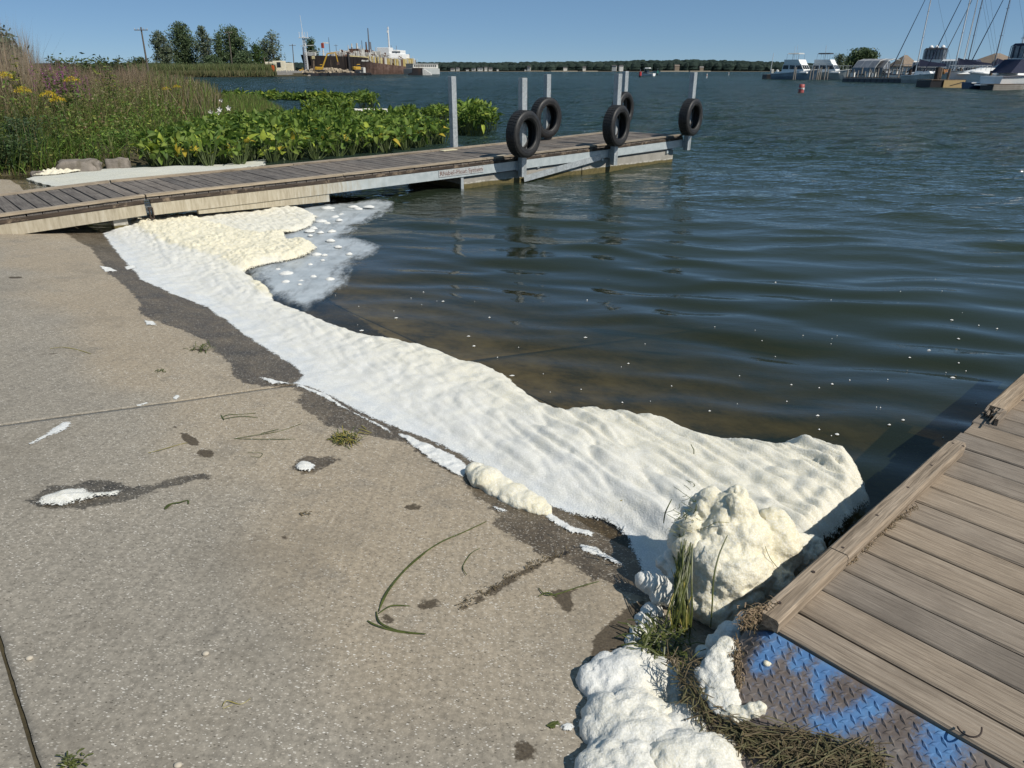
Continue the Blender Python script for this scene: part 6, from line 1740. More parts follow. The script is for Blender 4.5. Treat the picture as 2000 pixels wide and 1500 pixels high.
# lattice mast on the quay
def lattice(ub, ut, vt, Y):
    a, b = Vector(pt(ub, 140, Y)), Vector(pt(ut, vt, Y)); a.z = .8
    r = empty("lattice_mast", a, 0, "tall white lattice mast with antennas at the ship's bow", "mast"); d = b - a; H = d.z
    m = MB()
    def c(f, k): w = .62 - .27 * f; return Vector((d.x * f + w * (1 if k in (1, 2) else -1), d.y * f + w * (1 if k in (2, 3) else -1), d.z * f))
    n = 16
    for k in range(4): m.tube([c(0, k), c(1, k)], .085, 5)
    for i in range(n):
        f0, f1 = i / n, (i + 1) / n
        for k in range(4): m.tube([c(f0, k), c(f1, (k + 1) % 4)], .05, 4); m.tube([c(f1, k), c(f1, (k + 1) % 4)], .045, 4)
    m.build("lattice", M_MASTW, r)
    h = MB(); top = d
    h.box((top.x, top.y, H - .3), (3.4, 1.5, .25)).bar((top.x - 1.5, top.y, H - 3), (top.x + 3.4, top.y, H - 2.7), .2, .2)
    for k in (-1.5, -.6, .5, 1.4): h.tube([(top.x + k, top.y, H - .3), (top.x + k, top.y, H + 1.6)], .09, 5)
    h.tube([(top.x - .2, top.y, H), (top.x - .5, top.y, H + 7.0)], [.14, .05], 5)
    h.build("antennas", M_MASTW, r)
lattice(599, 593, 72, 285)
for ub, ut, vt, Y, lab in ((597.5, 592, 92, 284, "dark steel dolphin pile leaning at the ship's bow"), (612.5, 612, 108, 262, "brown timber pile with a lamp in front of the ship's bow")):
    a, b = pt(ub, 148, Y), pt(ut, vt, Y); r = empty("mooring_pile", (a[0], a[1], -.5), 0, lab, "pile")
    MB().tube([(0, 0, 0), (b[0] - a[0], 0, b[2] + .5)], .30, 8).build("shaft", M_MAST if Y > 270 else W_PILE, r)
    if Y < 270: MB().box((.6, -.2, b[2] - .2), (.9, .6, .9), 0, .1).build("lamp", M_YELP, r)
# rubble barge with excavators
BA, BB = np.array(pt(602, 149, 258)[:2]), np.array(pt(722, 147.5, 290)[:2]); bl = float(np.linalg.norm(BB - BA)); bh = math.atan2(BB[1] - BA[1], BB[0] - BA[0])
barge = empty("work_barge", (BA[0], BA[1], 0), bh, "low black barge heaped with pale rubble in front of the ship", "barge")
MB().box((bl / 2, 4, .1), (bl, 8, 1.6), 0, .1).build("hull", M_BLACKH, barge)
rm = MB()
for k in range(260):
    x = rnd.uniform(.06, .78) * bl; hgt = 1.5 * math.sin(math.pi * min(1, max(0, (x / bl - .02) / .8))) * rnd.random(); s = rnd.uniform(.25, .7)
    rm.box((x, rnd.uniform(.6, 6), 1.0 + hgt), (s * 1.3, s, s * .8), rnd.uniform(0, 3), s * .2)
tag(rm.build("rubble_load", plain("pale_rubble", (.40, .33, .24), .9, .35, .7), barge), kind="stuff")
for x in (.86, .95):
    MB().box((x * bl, 1.5, 1.8), (1.4, 1.2, 1.8), 0, .1).build("fuel_tank", M_OFFW, barge)
for x in (.3, .93, 1.0): MB().lathe([(.35, -.2), (.75, -.25), (.8, 0), (.75, .25), (.35, .2)], 14, False, Matrix.Translation((x * bl, -.3, .1)) @ Matrix.Rotation(math.pi / 2, 4, 'X')).build("fender", M_RUBBER, barge)
M_CAT = plain("machine_yellow", (.52, .31, .03), .55, .15, 2)
def excavator(u, Y, lab, boom, rz, zb=1.4, s=1.0):
    p = pt(u, 140, Y); r = empty("excavator", (p[0], p[1], zb), rz, lab, "excavator")
    for y in (-1.1, 1.1): MB().box((0, y * s, .35 * s), (3.2 * s, .55 * s, .7 * s), 0, .15).build("track", M_BLACKC, r)
    MB().box((-.4 * s, 0, 1.25 * s), (2.6 * s, 2.3 * s, 1.0 * s), 0, .12).build("house", M_CAT, r)
    c = MB().box((.55 * s, .6 * s, 1.9 * s), (1.2 * s, 1.0 * s, 1.5 * s), 0, .1).build("cab", M_CAT, r)
    MB().box((.58 * s, .6 * s, 2.1 * s), (1.24 * s, 1.04 * s, .7 * s)).build("window", M_GLASSD, c)
    MB().box((-1.5 * s, 0, 1.3 * s), (.7 * s, 2.3 * s, 1.0 * s), 0, .2).build("counterweight", M_CAT, r)
    if boom:
        b = [Vector(q) * s for q in boom]
        MB().bar(b[0], b[1], .5 * s, .7 * s, (0, 1, 0)).build("boom", M_CAT, r); MB().bar(b[1], b[2], .4 * s, .5 * s, (0, 1, 0)).build("boom", M_CAT, r); MB().bar(b[2], b[3], .35 * s, .45 * s, (0, 1, 0)).build("stick", M_CAT, r)
        k = b[3]; MB().prism([(k.x - .5 * s, k.z - 1.0 * s), (k.x + .5 * s, k.z - .8 * s), (k.x + .25 * s, k.z + .2 * s), (k.x - .25 * s, k.z + .2 * s)], -.4 * s, .4 * s).xf(Matrix.Rotation(math.pi / 2, 4, 'X')).build("bucket", M_RUSTB, r)
    return r
excavator(626, 264, "yellow excavator with its long arm raised over the rubble", [(.8, 0, 1.2), (3.4, 0, 6.6), (6.6, 0, 6.9), (7.2, 0, 3.4)], .1, 1.3, .85)
excavator(699, 286, "small yellow machine at the right end of the rubble barge", None, .5, 1.3, .95)
excavator(590, 268, "small yellow loader on the quay left of the lattice mast", None, .3, 1.0, .55)
# black scow and white barge beyond the stern
a, b = pt(797, 146.5, 300), pt(831, 146, 300)
sc = empty("scow", (a[0], a[1], 0), .05, "black steel scow with slanting ends right of the ship", "barge"); L = b[0] - a[0]
hs = zz(133, 300)
MB().loft([[(x, 0, -.5), (x, 9, -.5), (x, 9, z), (x, 0, z)][::-1] for x, z in ((0, .5), (L * .22, 1.0), (L * .26, hs), (L * .86, hs), (L, .1))]).build("hull", M_BLACKH, sc)
MB().box((L * .55, 4.5, hs + .03), (L * .55, 8.6, .1)).build("deck", M_RUSTB, sc)
MB().loft([[(x, -.02, -.4), (x, 8.9, -.4), (x, 8.9, z), (x, -.02, z)][::-1] for x, z in ((L * .84, hs * .98), (L * 1.28, .7), (L * 1.30, .1))]).build("loading_ramp", M_OFFW, sc)
a, b = pt(806, 144.5, 370), pt(859, 144, 380)
wb = empty("white_barge", (a[0], a[1], 0), math.atan2(b[1] - a[1], b[0] - a[0]), "pale grey barge with a long low deckhouse right of the ship", "barge"); L = math.hypot(b[0] - a[0], b[1] - a[1])
MB().box((L / 2, 4, .9), (L, 8, 3.2), 0, .1).build("hull", M_GREYH, wb)
MB().box((L * .52, 4, 3.6), (L * .92, 6.5, 2.0), 0, .1).build("deckhouse", M_OFFW, wb)
MB().box((L * .52, 4, 4.65), (L * .95, 7, .15)).build("roof", M_GREYH, wb)
for k in range(11): MB().box((L * (.12 + .076 * k), .72, 3.7), (.7, .1, .8)).build("window", M_GLASSD, wb)
MB().tube([(L * .2, 4, 4.6), (L * .2, 4, 8)], .08, 5).tube([(L * .35, 4, 4.6), (L * .35, 4, 7)], .08, 5).build("mast", M_MASTW, wb)

# ---- marks and a boat out on the lake
def channel_mark(u, vb, vt, Y, col, lab, w=.6):
    p = pt(u, vb, Y); z1 = zz(vt, Y); r = empty("channel_mark", (p[0], p[1], -.3), 0, lab, "channel marker")
    MB().tube([(0, 0, 0), (0, 0, z1 * .45)], .35, 8).build("pillar", M_BLACKC, r)
    MB().lathe([(.01, z1 * .4), (w, z1 * .4), (w * .8, z1 * .95), (.01, z1 * .97)], 10).build("tower", plain(lab[:9], col, .5, .1, 2), r)
    MB().tube([(0, 0, z1 * .95), (0, 0, z1 * 1.35)], .08, 5).build("lantern_post", M_MAST, r)
channel_mark(1250, 152, 137, 210, (.45, .03, .03), "red channel marker standing left of the small motorboat", .38)
channel_mark(1284, 146, 135.5, 300, (.04, .30, .20), "thin green channel marker right of the small motorboat", .22)
for u, v, lab in ((1380, 153, "white spar buoy to the right of the outer dock post"), (1423, 147, "tiny white spar buoy farthest right of the outer post")):
    p = at_z(u, v); r = empty("spar_buoy", (p[0], p[1], 0), 0, lab, "buoy"); MB().tube([(0, 0, -.3), (0, 0, 1.0)], [.14, .11], 8).build("shaft", M_WHITE, r); MB().tube([(0, 0, .6), (0, 0, .75)], .15, 8).build("band", plain("buoy_orange", (.5, .15, .03), .5), r)
p = at_z(1564, 181.5)
b = empty("barrel_buoy", (p[0], p[1], 0), .5, "red barrel shaped buoy with a white square mark afloat before the marina", "buoy")
MB().lathe([(.01, -.15), (.21, -.15), (.22, .0), (.235, .05), (.22, .10), (.22, .36), (.235, .41), (.22, .46), (.21, .66), (.01, .67)], 20).build("drum", plain("buoy_red", (.36, .07, .06), .5, .2, 6), b, True)
MB().lathe([(.225, .30), (.232, .31), (.232, .40), (.225, .41)], 20).build("band", M_OFFW, b)
MB().box((.0, -.225, .33), (.16, .03, .14), .0).build("mark", M_WHITE, b)
# ================================================================ MARINA ON THE RIGHT
def hull(root, L, B, f_stern, f_bow, mat, stripe=None, name="hull"):
    rings = []; N_ = 12
    for k in range(N_ + 1):
        t = k / N_; w = B / 2 * (.90 + .10 * math.sin(min(1, t * 2) * math.pi / 2)) * (1 - max(0, (t - .42) / .58) ** 2.3) + .02
        zt = f_stern + (f_bow - f_stern) * t ** 1.6; rake = L * .10 * max(0, t - .5) * 2
        xb, xt = -L / 2 + L * .92 * t, -L / 2 + L * .92 * t + rake * .8
        rings.append([(xb, 0, -.5), (xb, -w * .62, -.15), (xb + (xt - xb) * .5, -w * .88, zt * .45), (xt, -w, zt), (xt, w, zt), (xb + (xt - xb) * .5, w * .88, zt * .45), (xb, w * .62, -.15)])
    o = MB().loft([r[::-1] for r in rings]).build(name, mat, root, False)
    if stripe:
        m = MB()
        for a, b in zip(rings[:-1], rings[1:]):
            for i, sg in ((3, -1), (4, 1)):
                p, q = Vector(a[i]), Vector(b[i]); m.bar((p.x, p.y + sg * .02, p.z - .06), (q.x, q.y + sg * .02, q.z - .06), .05, .10)
        m.build("rub_rail", stripe, root)
    return o
def frust(root, name, x0, x1, w, z0, z1, fs, bs, ins, mat):
    """deckhouse with raked front (fs) and back (bs), sides leaning in by ins"""
    a = w / 2; b = a - ins
    return MB().add([(x0, -a, z0), (x1, -a, z0), (x1, a, z0), (x0, a, z0), (x0 + bs, -b, z1), (x1 - fs, -b, z1), (x1 - fs, b, z1), (x0 + bs, b, z1)],
                    [(3, 2, 1, 0), (4, 5, 6, 7), (0, 1, 5, 4), (1, 2, 6, 5), (2, 3, 7, 6), (3, 0, 4, 7)]).build(name, mat, root)
def panes(root, x0, x1, w, z0, z1, fs, bs, ins, n_side=3, f0=.35, f1=.85, front=True):
    a, b = w / 2, w / 2 - ins
    for sg in (-1, 1):
        for k in range(n_side):
            u0, u1 = (k + .08) / n_side, (k + .92) / n_side; q = []
            for f, u in ((f0, u0), (f0, u1), (f1, u1), (f1, u0)):
                xa, xb = x0 + bs * f, x1 - fs * f; y = a + (b - a) * f + .015
                q.append((xa + (xb - xa) * u, sg * y, z0 + (z1 - z0) * f))
            q2 = [(p[0], p[1] - sg * .03, p[2]) for p in q]
            MB().add(q + q2, [(0, 1, 2, 3), (4, 5, 6, 7), (0, 1, 5, 4), (1, 2, 6, 5), (2, 3, 7, 6), (3, 0, 4, 7)]).build("window", M_GLASSD, root)
    if front:
        for k in range(3):
            q = []
            for f, u in ((f0, k), (f0, k + 1), (f1, k + 1), (f1, k)):
                hw = a + (b - a) * f; y = -hw * .92 + hw * 1.84 * (u / 3) + (.05 if u == k else -.05)
                q.append((x1 - fs * f + .015, y, z0 + (z1 - z0) * f))
            q2 = [(p[0] - .03, p[1], p[2]) for p in q]
            MB().add(q + q2, [(0, 1, 2, 3), (4, 5, 6, 7), (0, 1, 5, 4), (1, 2, 6, 5), (2, 3, 7, 6), (3, 0, 4, 7)]).build("window", M_GLASSD, root)
def rails(root, L, B, z, mat=M_CHROME, x0=-.1, hgt=.65):
    m = MB(); P = []
    for k in range(9):
        t = x0 + (1 - x0) * k / 8; x = L * .5 * t; w = B / 2 * (1 - max(0, t) ** 2.2) * .95
        P.append((x, w))
    for sg in (-1, 1):
        for (x, w) in P: m.tube([(x, sg * w, z), (x, sg * w, z + hgt)], .02, 4)
        m.tube([(x, sg * w, z + hgt) for x, w in P], .025, 4)
    m.build("bow_rail", mat, root)
def bimini(root, x0, x1, w, z0, z1, top_mat, enclosed=None):
    m = MB()
    for x in (x0, (x0 + x1) / 2, x1):
        for y in (-w / 2, w / 2): m.tube([(x, y, z0), (x, y, z1)], .03, 5)
    m.build("canopy_frame", M_CHROME, root)
    MB().add([(x0, -w / 2, z1), (x1, -w / 2, z1), (x1, w / 2, z1), (x0, w / 2, z1), (x0 + .15, -w * .4, z1 + .22), (x1 - .15, -w * .4, z1 + .22), (x1 - .15, w * .4, z1 + .22), (x0 + .15, w * .4, z1 + .22)],
             [(3, 2, 1, 0), (4, 5, 6, 7), (0, 1, 5, 4), (1, 2, 6, 5), (2, 3, 7, 6), (3, 0, 4, 7)]).build("canopy", top_mat, root)
    if enclosed:
        m = MB(); 
        for k in range(7):
            f = k / 6; x = x0 + (x1 - x0) * f
            for y in (-w / 2 - .02, w / 2 + .02): m.box((x, y, (z0 + z1) / 2), (.07, .04, z1 - z0))
        for y in (-w * .3, 0, w * .3):
            for x in (x0 - .02, x1 + .02): m.box((x, y, (z0 + z1) / 2), (.04, .07, z1 - z0))
        m.build("curtain_straps", enclosed, root)
        MB().box(((x0 + x1) / 2, 0, (z0 + z1) / 2), (x1 - x0 - .1, w - .1, z1 - z0 - .05)).build("clear_curtain", plain("smoky_vinyl", (.20, .22, .25), .2, .3, 2), root)
def boat(u, v, yaw, lab, s=1.0, Y=None):
    p = at_z(u, v) if Y is None else at_y(u, 140, Y)
    r = empty("motor_boat", (p[0], p[1], 0), yaw, lab, "boat"); r.scale = (s, s, s); return r
# two flybridge cruisers at the end of the marina
for (u, lab, hm, hull2, yaw, can) in ((1556, "white flybridge cruiser with a side toned dull blue for shade, farthest left of the moored boats", M_BOAT_BLUE, None, -.85, M_GREYH), (1614, "white flybridge cruiser with a black framed canopy, second from the left in the marina", M_GREYH, None, -.70, M_BLACKC)):
    b = boat(u, 153.5, yaw, lab, 1.0, 158)
    hull(b, 9.6, 3.7, 1.15, 1.95, hm, M_WHITE)
    MB().box((-.4, 0, 1.32), (6.8, 3.3, .28), 0, .08).build("deck", M_WHITE, b)
    frust(b, "cabin", -2.6, 2.4, 3.0, 1.4, 2.9, 1.0, .2, .2, M_WHITE); panes(b, -2.6, 2.4, 3.0, 1.4, 2.9, 1.0, .2, .2)
    frust(b, "flybridge", -2.2, 1.3, 2.8, 2.9, 3.7, .5, -.1, -.05, M_WHITE)
    bimini(b, -1.9, .6, 2.4, 3.6, 5.0 - .3, can)
    rails(b, 9.6, 3.5, 1.9)
    MB().tube([(-1, 1.0, 3.7), (-1.2, 1.1, 6.4)], .03, 4).tube([(-.4, -1.0, 3.7), (-.5, -1.1, 6.1)], .03, 4).build("aerial", M_MASTW, b)
# black pier head with bollards
def pier(u0, u1, vb, vt, Y, depth, mat, lab, top=W_PILE):
    a, c = pt(u0, 140, Y), pt(u1, 140, Y); zt = zz(vt, Y); L = c[0] - a[0]
    r = empty("pier", (a[0], a[1], 0), 0, lab, "pier")
    MB().box((L / 2, depth / 2, zt / 2 - .3), (L, depth, zt + .6), 0, .03).build("side_wall", mat, r)
    n = max(3, int(L / .5)); pr = None
    for k in range(n):
        if pr is None: pr = MB().box((0, 0, 0), (L / n * .94, depth + .1, .06)).build("plank", top, r); o = pr
        else: o = link(pr.copy())
        o.location = (L * (k + .5) / n, depth / 2, zt + .04)
    return r, L, zt
r, L, zt = pier(1499, 1526, 154, 146, 165, 3, M_BLACKH, "black pier head left of all the moored boats")
MB().box((1.2, .5, zt + .55), (.5, .4, 1.0), 0, .05).build("bollard", M_OFFW, r); MB().tube([(.8, .6, zt), (1.0, .6, zt + 4.2)], [.08, .04], 6).build("flag_pole", M_MASTW, r); MB().lathe([(.01, zt), (.3, zt), (.3, zt + .9), (.01, zt + 1)], 10, False, Matrix.Translation((2.0 + .3, .6, 0))).build("bollard", M_WHITE, r)
def pile(u, vb, vt, Y, lab, rad=.15, mat=None, grp="mooring piles of the marina"):
    p = pt(u, 140, Y); z1 = zz(vt, Y); r = empty("mooring_pile", (p[0], p[1], -.6), 0, lab, "pile", grp)
    MB().tube([(0, 0, 0), (rnd.uniform(-.12, .12), 0, z1 + .6)], [rad, rad * .85], 9).build("shaft", mat or W_PILE, r)
    return r
for k, u in enumerate((1551, 1555, 1583, 1589, 1597, 1604, 1612, 1618, 1600)):
    pile(u, 154, 133 + rnd.uniform(-3, 4), 150, "slim grey mooring pile standing by the two flybridge cruisers", .11, plain("grey_pile", (.28, .25, .21), .9, .25, 2), "piles beside the flybridge cruisers")
# trees behind the docks
tree(1650, 1706, 95, 142, 205, "wind bent dark tree on the marina's breakwater", DKG, 3400, .34, .03, 22, .22, "tree", .6)
tree(1690, 1712, 100, 132, 206, "sparse leaning branch tree at the right side of the wind bent one", GREY, 300, .30, .1, 8, .3, "tree", .6)
tree(1622, 1648, 104, 142, 200, "small ragged half bare tree left of the wind bent one", GREY, 420, .3, .05, 9, .25, "tree", .6)
bw = [pt(1600, 140, 190)[:2], pt(1760, 140, 180)[:2], pt(1990, 140, 175)[:2], pt(2100, 140, 230)[:2], pt(1600, 140, 240)[:2]]
tag(MB().prism(bw, -1, .8).build("breakwater", M_BANK), "low breakwater behind the marina docks", None, None, "structure")
# long floating dock with fender panels
A, B = np.array(pt(1648, 140, 121)[:2]), np.array(pt(1776, 140, 113)[:2]); L = float(np.linalg.norm(B - A)); ang = math.atan2(B[1] - A[1], B[0] - A[0]); zt = zz(151.5, 120)
ld2 = empty("long_dock", (A[0], A[1], 0), ang, "long low marina dock faced with dark fender panels", "dock")
MB().box((L / 2, 1.3, zt / 2 - .25), (L, 2.4, zt + .4), 0, .04).build("frame", M_GREYH, ld2)
pr = None
for k in range(11):
    if pr is None: pr = MB().box((0, 0, 0), (L / 11 * .93, .16, zt * .9), 0, .05).build("fender_panel", plain("dark_panel", (.055, .065, .075), .6, .3, 1), ld2); o = pr
    else: o = link(pr.copy())
    o.location = (L * (k + .5) / 11, .02, zt * .42)
pr = None
for k in range(30):
    if pr is None: pr = MB().box((0, 0, 0), (L / 30 * .93, 2.5, .06)).build("plank", W_PILE, ld2); o = pr
    else: o = link(pr.copy())
    o.location = (L * (k + .5) / 30, 1.3, zt + .03)
for k in range(18):
    u = 1656 + 114 * (k + rnd.uniform(-.3, .3)) / 17
    pile(u, 152, 134 + rnd.uniform(-3, 5), 121 - .05 * (u - 1648) + (3 if k % 3 else .6), "slim weathered pile along the long dock", .10 + .04 * (k % 4 == 0), plain("grey_pile", (.28, .25, .21), .9, .25, 2), "piles along the long dock")
pile(1778, 160, 136, 112, "thick dark pile at the right end of the long dock", .24, plain("dark_pile", (.05, .036, .03), .9, .3, 2))
for u, w, h, lab in ((1665, 9, 8, "white dock box on the long dock, left one"), (1698, 5, 8, "white power pedestal standing on the long dock"), (1708, 5, 7, "low white dock box in the middle of the long dock"), (1748, 8, 10, "white dock box near the right end of the long dock")):
    p = pt(u, 140, 124); r = empty("dock_box", (p[0], p[1], zt + .06), ang, lab, "dock box"); m_ = mpp(124)
    MB().box((0, 0, h * m_ / 2), (w * m_, .6, h * m_), 0, .06).build("box", M_WHITE, r); MB().box((0, 0, h * m_ + .03), (w * m_ + .1, .7, .06)).build("lid", M_OFFW, r)
r = empty("flag_mast", pt(1752, 150, 122)[:2] + (zt,), 0, "tall slim white pole leaning over the long dock", "mast"); MB().tube([(0, 0, 0), (.55, 0, 3.7)], [.06, .03], 6).build("shaft", M_MASTW, r)
# hoop framed boat shelters on the long dock's far side
def sport(u, Y, yaw, lab, L=8.5, B=2.9, canvas=M_NAVY, hm=M_WHITE, top=True, arch=False, s=1.0):
    b = boat(u, 0, yaw, lab, s, Y)
    hull(b, L, B, 1.0, 1.5, hm, M_BLACKC)
    frust(b, "foredeck", -.2, L * .42, B * .74, 1.2, 1.62, 2.2, 0, .25, M_WHITE)
    frust(b, "windscreen", -1.4, .9, B * .8, 1.35, 2.15, 1.3, .1, .15, M_GLASSD)
    MB().box((-L * .3, 0, 1.12), (L * .34, B * .82, .35), 0, .08).build("cockpit_cover", canvas, b)
    if top: bimini(b, -L * .34, .2, B * .82, 1.9, 3.0, canvas, canvas)
    if arch:
        m = MB(); P = [(-1.3, -B * .42, 1.3), (-1.9, -B * .40, 2.7), (-1.9, B * .40, 2.7), (-1.3, B * .42, 1.3)]; m.tube(P, .09, 6); m.build("radar_arch", M_WHITE, b)
    rails(b, L, B, 1.45, M_CHROME, .1, .45)
    return b
for u, lab in ((1722, "hoop framed boat cover, left of the two grey frames"), (1738, "hoop framed boat cover, right of the two grey frames")):
    p = pt(u, 140, 134); r = empty("boat_shelter", (p[0], p[1], .2), .4, lab, "boat cover"); m = MB()
    for k in range(4):
        y = k * 1.6; m.tube([(-1.9 + .0, y, 0), (-1.7, y, 1.9), (-.8, y, 3.0), (.5, y, 3.3), (1.9, y, 3.1)], .06, 5)
    m.build("hoops", M_GREYH, r); MB().loft([[(-1.95, y, .9), (-1.72, y, 1.95), (-.8, y, 3.05), (.5, y, 3.35), (.5, y, 3.28), (-.78, y, 2.95), (-1.64, y, 1.9), (-1.85, y, .9)] for y in (.1, 4.8)]).build("cover", plain("mesh_cover", (.24, .25, .27), .8, .25, 1), r)
sport(1727, 140, -.9, "white cruiser with a radar on its hardtop under the grey hoops", 9.5, 3.2, M_BLACKC, M_WHITE, True)
b = boat(1806, 0, 2.4, "tall white cruiser with a black canvas flybridge enclosure behind the orange fenders", 1.0, 126)
hull(b, 10, 3.6, 1.2, 1.9, M_WHITE, M_BLACKC); frust(b, "cabin", -3, 2.4, 3.1, 1.4, 2.7, 1.4, .1, .2, M_BLACKC); frust(b, "flybridge", -2.8, 1.2, 2.9, 2.7, 3.3, 1.0, 0, -.1, M_WHITE); bimini(b, -2.4, .4, 2.5, 3.3, 4.75, M_BLACKC, M_BLACKC); rails(b, 10, 3.5, 1.9)
for x in (-1.9, -1.0, -.2): MB().lathe([(.01, 4.95), (.3, 4.95), (.34, 5.1), (.2, 5.32), (.01, 5.4)], 10, False, Matrix.Translation((x, 0, 0))).build("antenna_dome", M_WHITE, b)
# hip roofed pavilions
M_SHINGLE = plain("brown_shingles", (.20, .155, .115), .9, .15, 1.2, 0, .4)
for u0, u1, v0, v1, Y, lab in ((1752, 1797, 107, 138, 196, "brown hip roofed pavilion behind the left masts"), (1922, 2014, 103, 142, 190, "larger brown hip roofed building at the right edge behind the masts")):
    a, c = pt(u0, v1, Y), pt(u1, v1, Y); w = c[0] - a[0]; zt = zz(v0, Y); r = empty("pavilion", ((a[0] + c[0]) / 2, a[1] + w / 2, .8), .35, lab, "building"); h = zt - .8; e = h * .42
    MB().box((0, 0, e / 2), (w * .82, w * .7, e)).build("wall", M_OFFW, r)
    MB().add([(-w / 2, -w * .45, e), (w / 2, -w * .45, e), (w / 2, w * .45, e), (-w / 2, w * .45, e), (-w * .08, 0, h), (w * .08, 0, h)], [(3, 2, 1, 0), (0, 1, 5, 4), (1, 2, 5), (2, 3, 4, 5), (3, 0, 4)]).build("roof", M_SHINGLE, r)
    m = MB()
    for k in range(4): m.box((-w * .3 + k * w * .2, -w * .352, e * .55), (w * .08, .06, e * .4))
    m.build("window", M_GLASSD, r)
# sailing boats: hull, mast, furled jib, boom with a navy cover, stays
def sailboat(u, Y, yaw, H, lab, hm=M_WHITE, cover=M_NAVY, L=9.5, jib=M_NAVY, mast=M_MASTW):
    p = pt(u, 140, Y); r = empty("sailing_boat", (p[0], p[1], 0), yaw, lab, "sailing boat")
    hull(r, L, 2.9, .95, 1.25, hm, M_NAVY)
    frust(r, "coach_roof", -1.2, 2.2, 1.9, 1.0, 1.45, .8, .1, .2, M_WHITE); panes(r, -1.2, 2.2, 1.9, 1.0, 1.45, .8, .1, .2, 4, .3, .75, False)
    MB().tube([(.6, 0, 1.0), (.6, 0, H)], [.085, .06], 8).build("mast", mast, r)
    MB().tube([(.45, 0, 2.2), (-3.4, 0, 2.15)], .07, 6).build("boom", M_MASTW, r)
    MB().loft([[(x, -.16 * k, 2.25), (x, .16 * k, 2.25), (x, .05 * k, 2.25 + .7 * k), (x, -.05 * k, 2.25 + .7 * k)] for x, k in ((.42, 1.5), (-.8, 1.0), (-3.3, .5))]).build("sail_cover", cover, r)
    if jib is not None: MB().tube([(L * .46, 0, 1.5), (L * .40, 0, 2.6), (.72, 0, H * .97)], [.05, .075, .035], 6).build("furled_jib", jib, r)
    m = MB()
    for q in ((-L * .48, 0, 1.0), (.4, 1.35, 1.0), (.4, -1.35, 1.0)): m.tube([q, (.6, 0, H * .98)], .014, 3)
    for z in (H * .45, H * .7): m.tube([(.6, -.9, z), (.6, .9, z)], .03, 4)
    m.build("rigging", M_MAST, r)
    m = MB()
    for k in range(8):
        for y in (-1, 1):
            x = -L * .45 + k * L * .12; w = 1.4 * (1 - max(0, x / (L * .55)) ** 2.2); m.tube([(x, y * w, 1.1), (x, y * w, 1.75)], .018, 4)
    m.build("stanchions", M_CHROME, r)
    return r
s1 = sailboat(1797, 118, 2.75, 13.8, "sailing boat with a dark furled jib, leftmost of the tall masts")
sailboat(1872, 108, 2.75, 14.2, "sailing boat with a peaked navy sail cover and a dark jib, middle group of masts")
sailboat(1886, 116, 2.6, 13.6, "sailing boat with a white mast just behind the navy covered one", M_WHITE, M_NAVY, 9.0, M_MAST)
sailboat(1894, 124, 2.8, 15.0, "sailing boat with a thin grey mast, right one of the middle group", M_WHITE, M_NAVY, 9.0, None, M_MAST)
sailboat(1947, 112, 2.8, 13.8, "sailing boat with a grey mast right of the middle group", M_WHITE, M_NAVY, 9.0, M_NAVY, M_MAST)
sailboat(1992, 104, 2.9, 12.5, "sailing boat with a white mast at the picture's right border", M_WHITE, M_NAVY, 9.0, None)
# orange fendered bow in front of the left mast
b = boat(1814, 0, -1.1, "white round bowed boat with orange fenders beside the dark pile", .8, 110); hull(b, 8.5, 3.2, 1.3, 1.9, M_OFFW, M_WHITE); frust(b, "cabin", -2, 1.5, 2.2, 1.3, 2.0, .8, .1, .2, M_WHITE)
for y in (-.5, .1, .6): MB().lathe([(.01, -.4), (.18, -.3), (.24, 0), (.18, .3), (.01, .4)], 10, False, Matrix.Translation((3.3, y - .2, 1.9))).build("fender", plain("orange_fender", (.42, .19, .07), .6), b)
r, L, zt = pier(1779, 1800, 160, 152, 112, 2.4, M_GREYH, "short pale dock stub right of the long dock")
# small boats packed behind
for k, (u, Y, lab, cv) in enumerate(((1842, 118, "small white runabout left behind the tan pier", M_WHITE), (1858, 124, "white runabout with chrome rails behind the mooring piles", M_WHITE), (1904, 122, "white runabout under a long navy cover", M_NAVY), (1920, 116, "white day cruiser whose navy cover meets the masts", M_NAVY), (1936, 128, "far white cruiser with a flat black canopy under the brown roof", M_BLACKC), (1768, 130, "low boat with a navy cover behind the long dock's right end", M_NAVY), (1783, 136, "white boat behind the leftmost masts", M_WHITE))):
    sport(u, Y, rnd.choice((-.9, 2.3, -1.2, 2.6)), lab, 7.0, 2.5, cv, M_WHITE, k % 2 == 0 or k == 4)
# tan planked pier with dark piles
a = pt(1823, 140, 82.5); c = pt(1892, 140, 82.5)
tp = empty("tan_pier", (a[0], a[1], 0), math.atan2(c[1] - a[1], c[0] - a[0]), "pier end with tan plank siding and a black shaded corner", "pier"); L = math.hypot(c[0] - a[0], c[1] - a[1]); zt = zz(157, 82)
MB().box((L / 2, 1.5, zt / 2 - .3), (L, 2.9, zt + .5), 0, .03).build("core", M_BLACKH, tp)  # black face left of the siding stands in for shade on the corner
pr = None
for k in range(5):
    if pr is None: pr = MB().box((0, 0, 0), (L * .60, .07, zt / 5 * .93), 0, .01).build("siding_board", M_TANW, tp); o = pr
    else: o = link(pr.copy())
    o.location = (L * .66, -.03, zt * (k + .5) / 5)
MB().bar((L * .55, -.08, .2), (L * .92, -.08, zt * .8), .03, .05).build("rope", M_BLACKC, tp)
for k in range(9): MB().box((L * (k + .5) / 9, 1.5, zt + .04), (L / 9 * .94, 3.0, .07)).build("plank", W_PILE, tp)
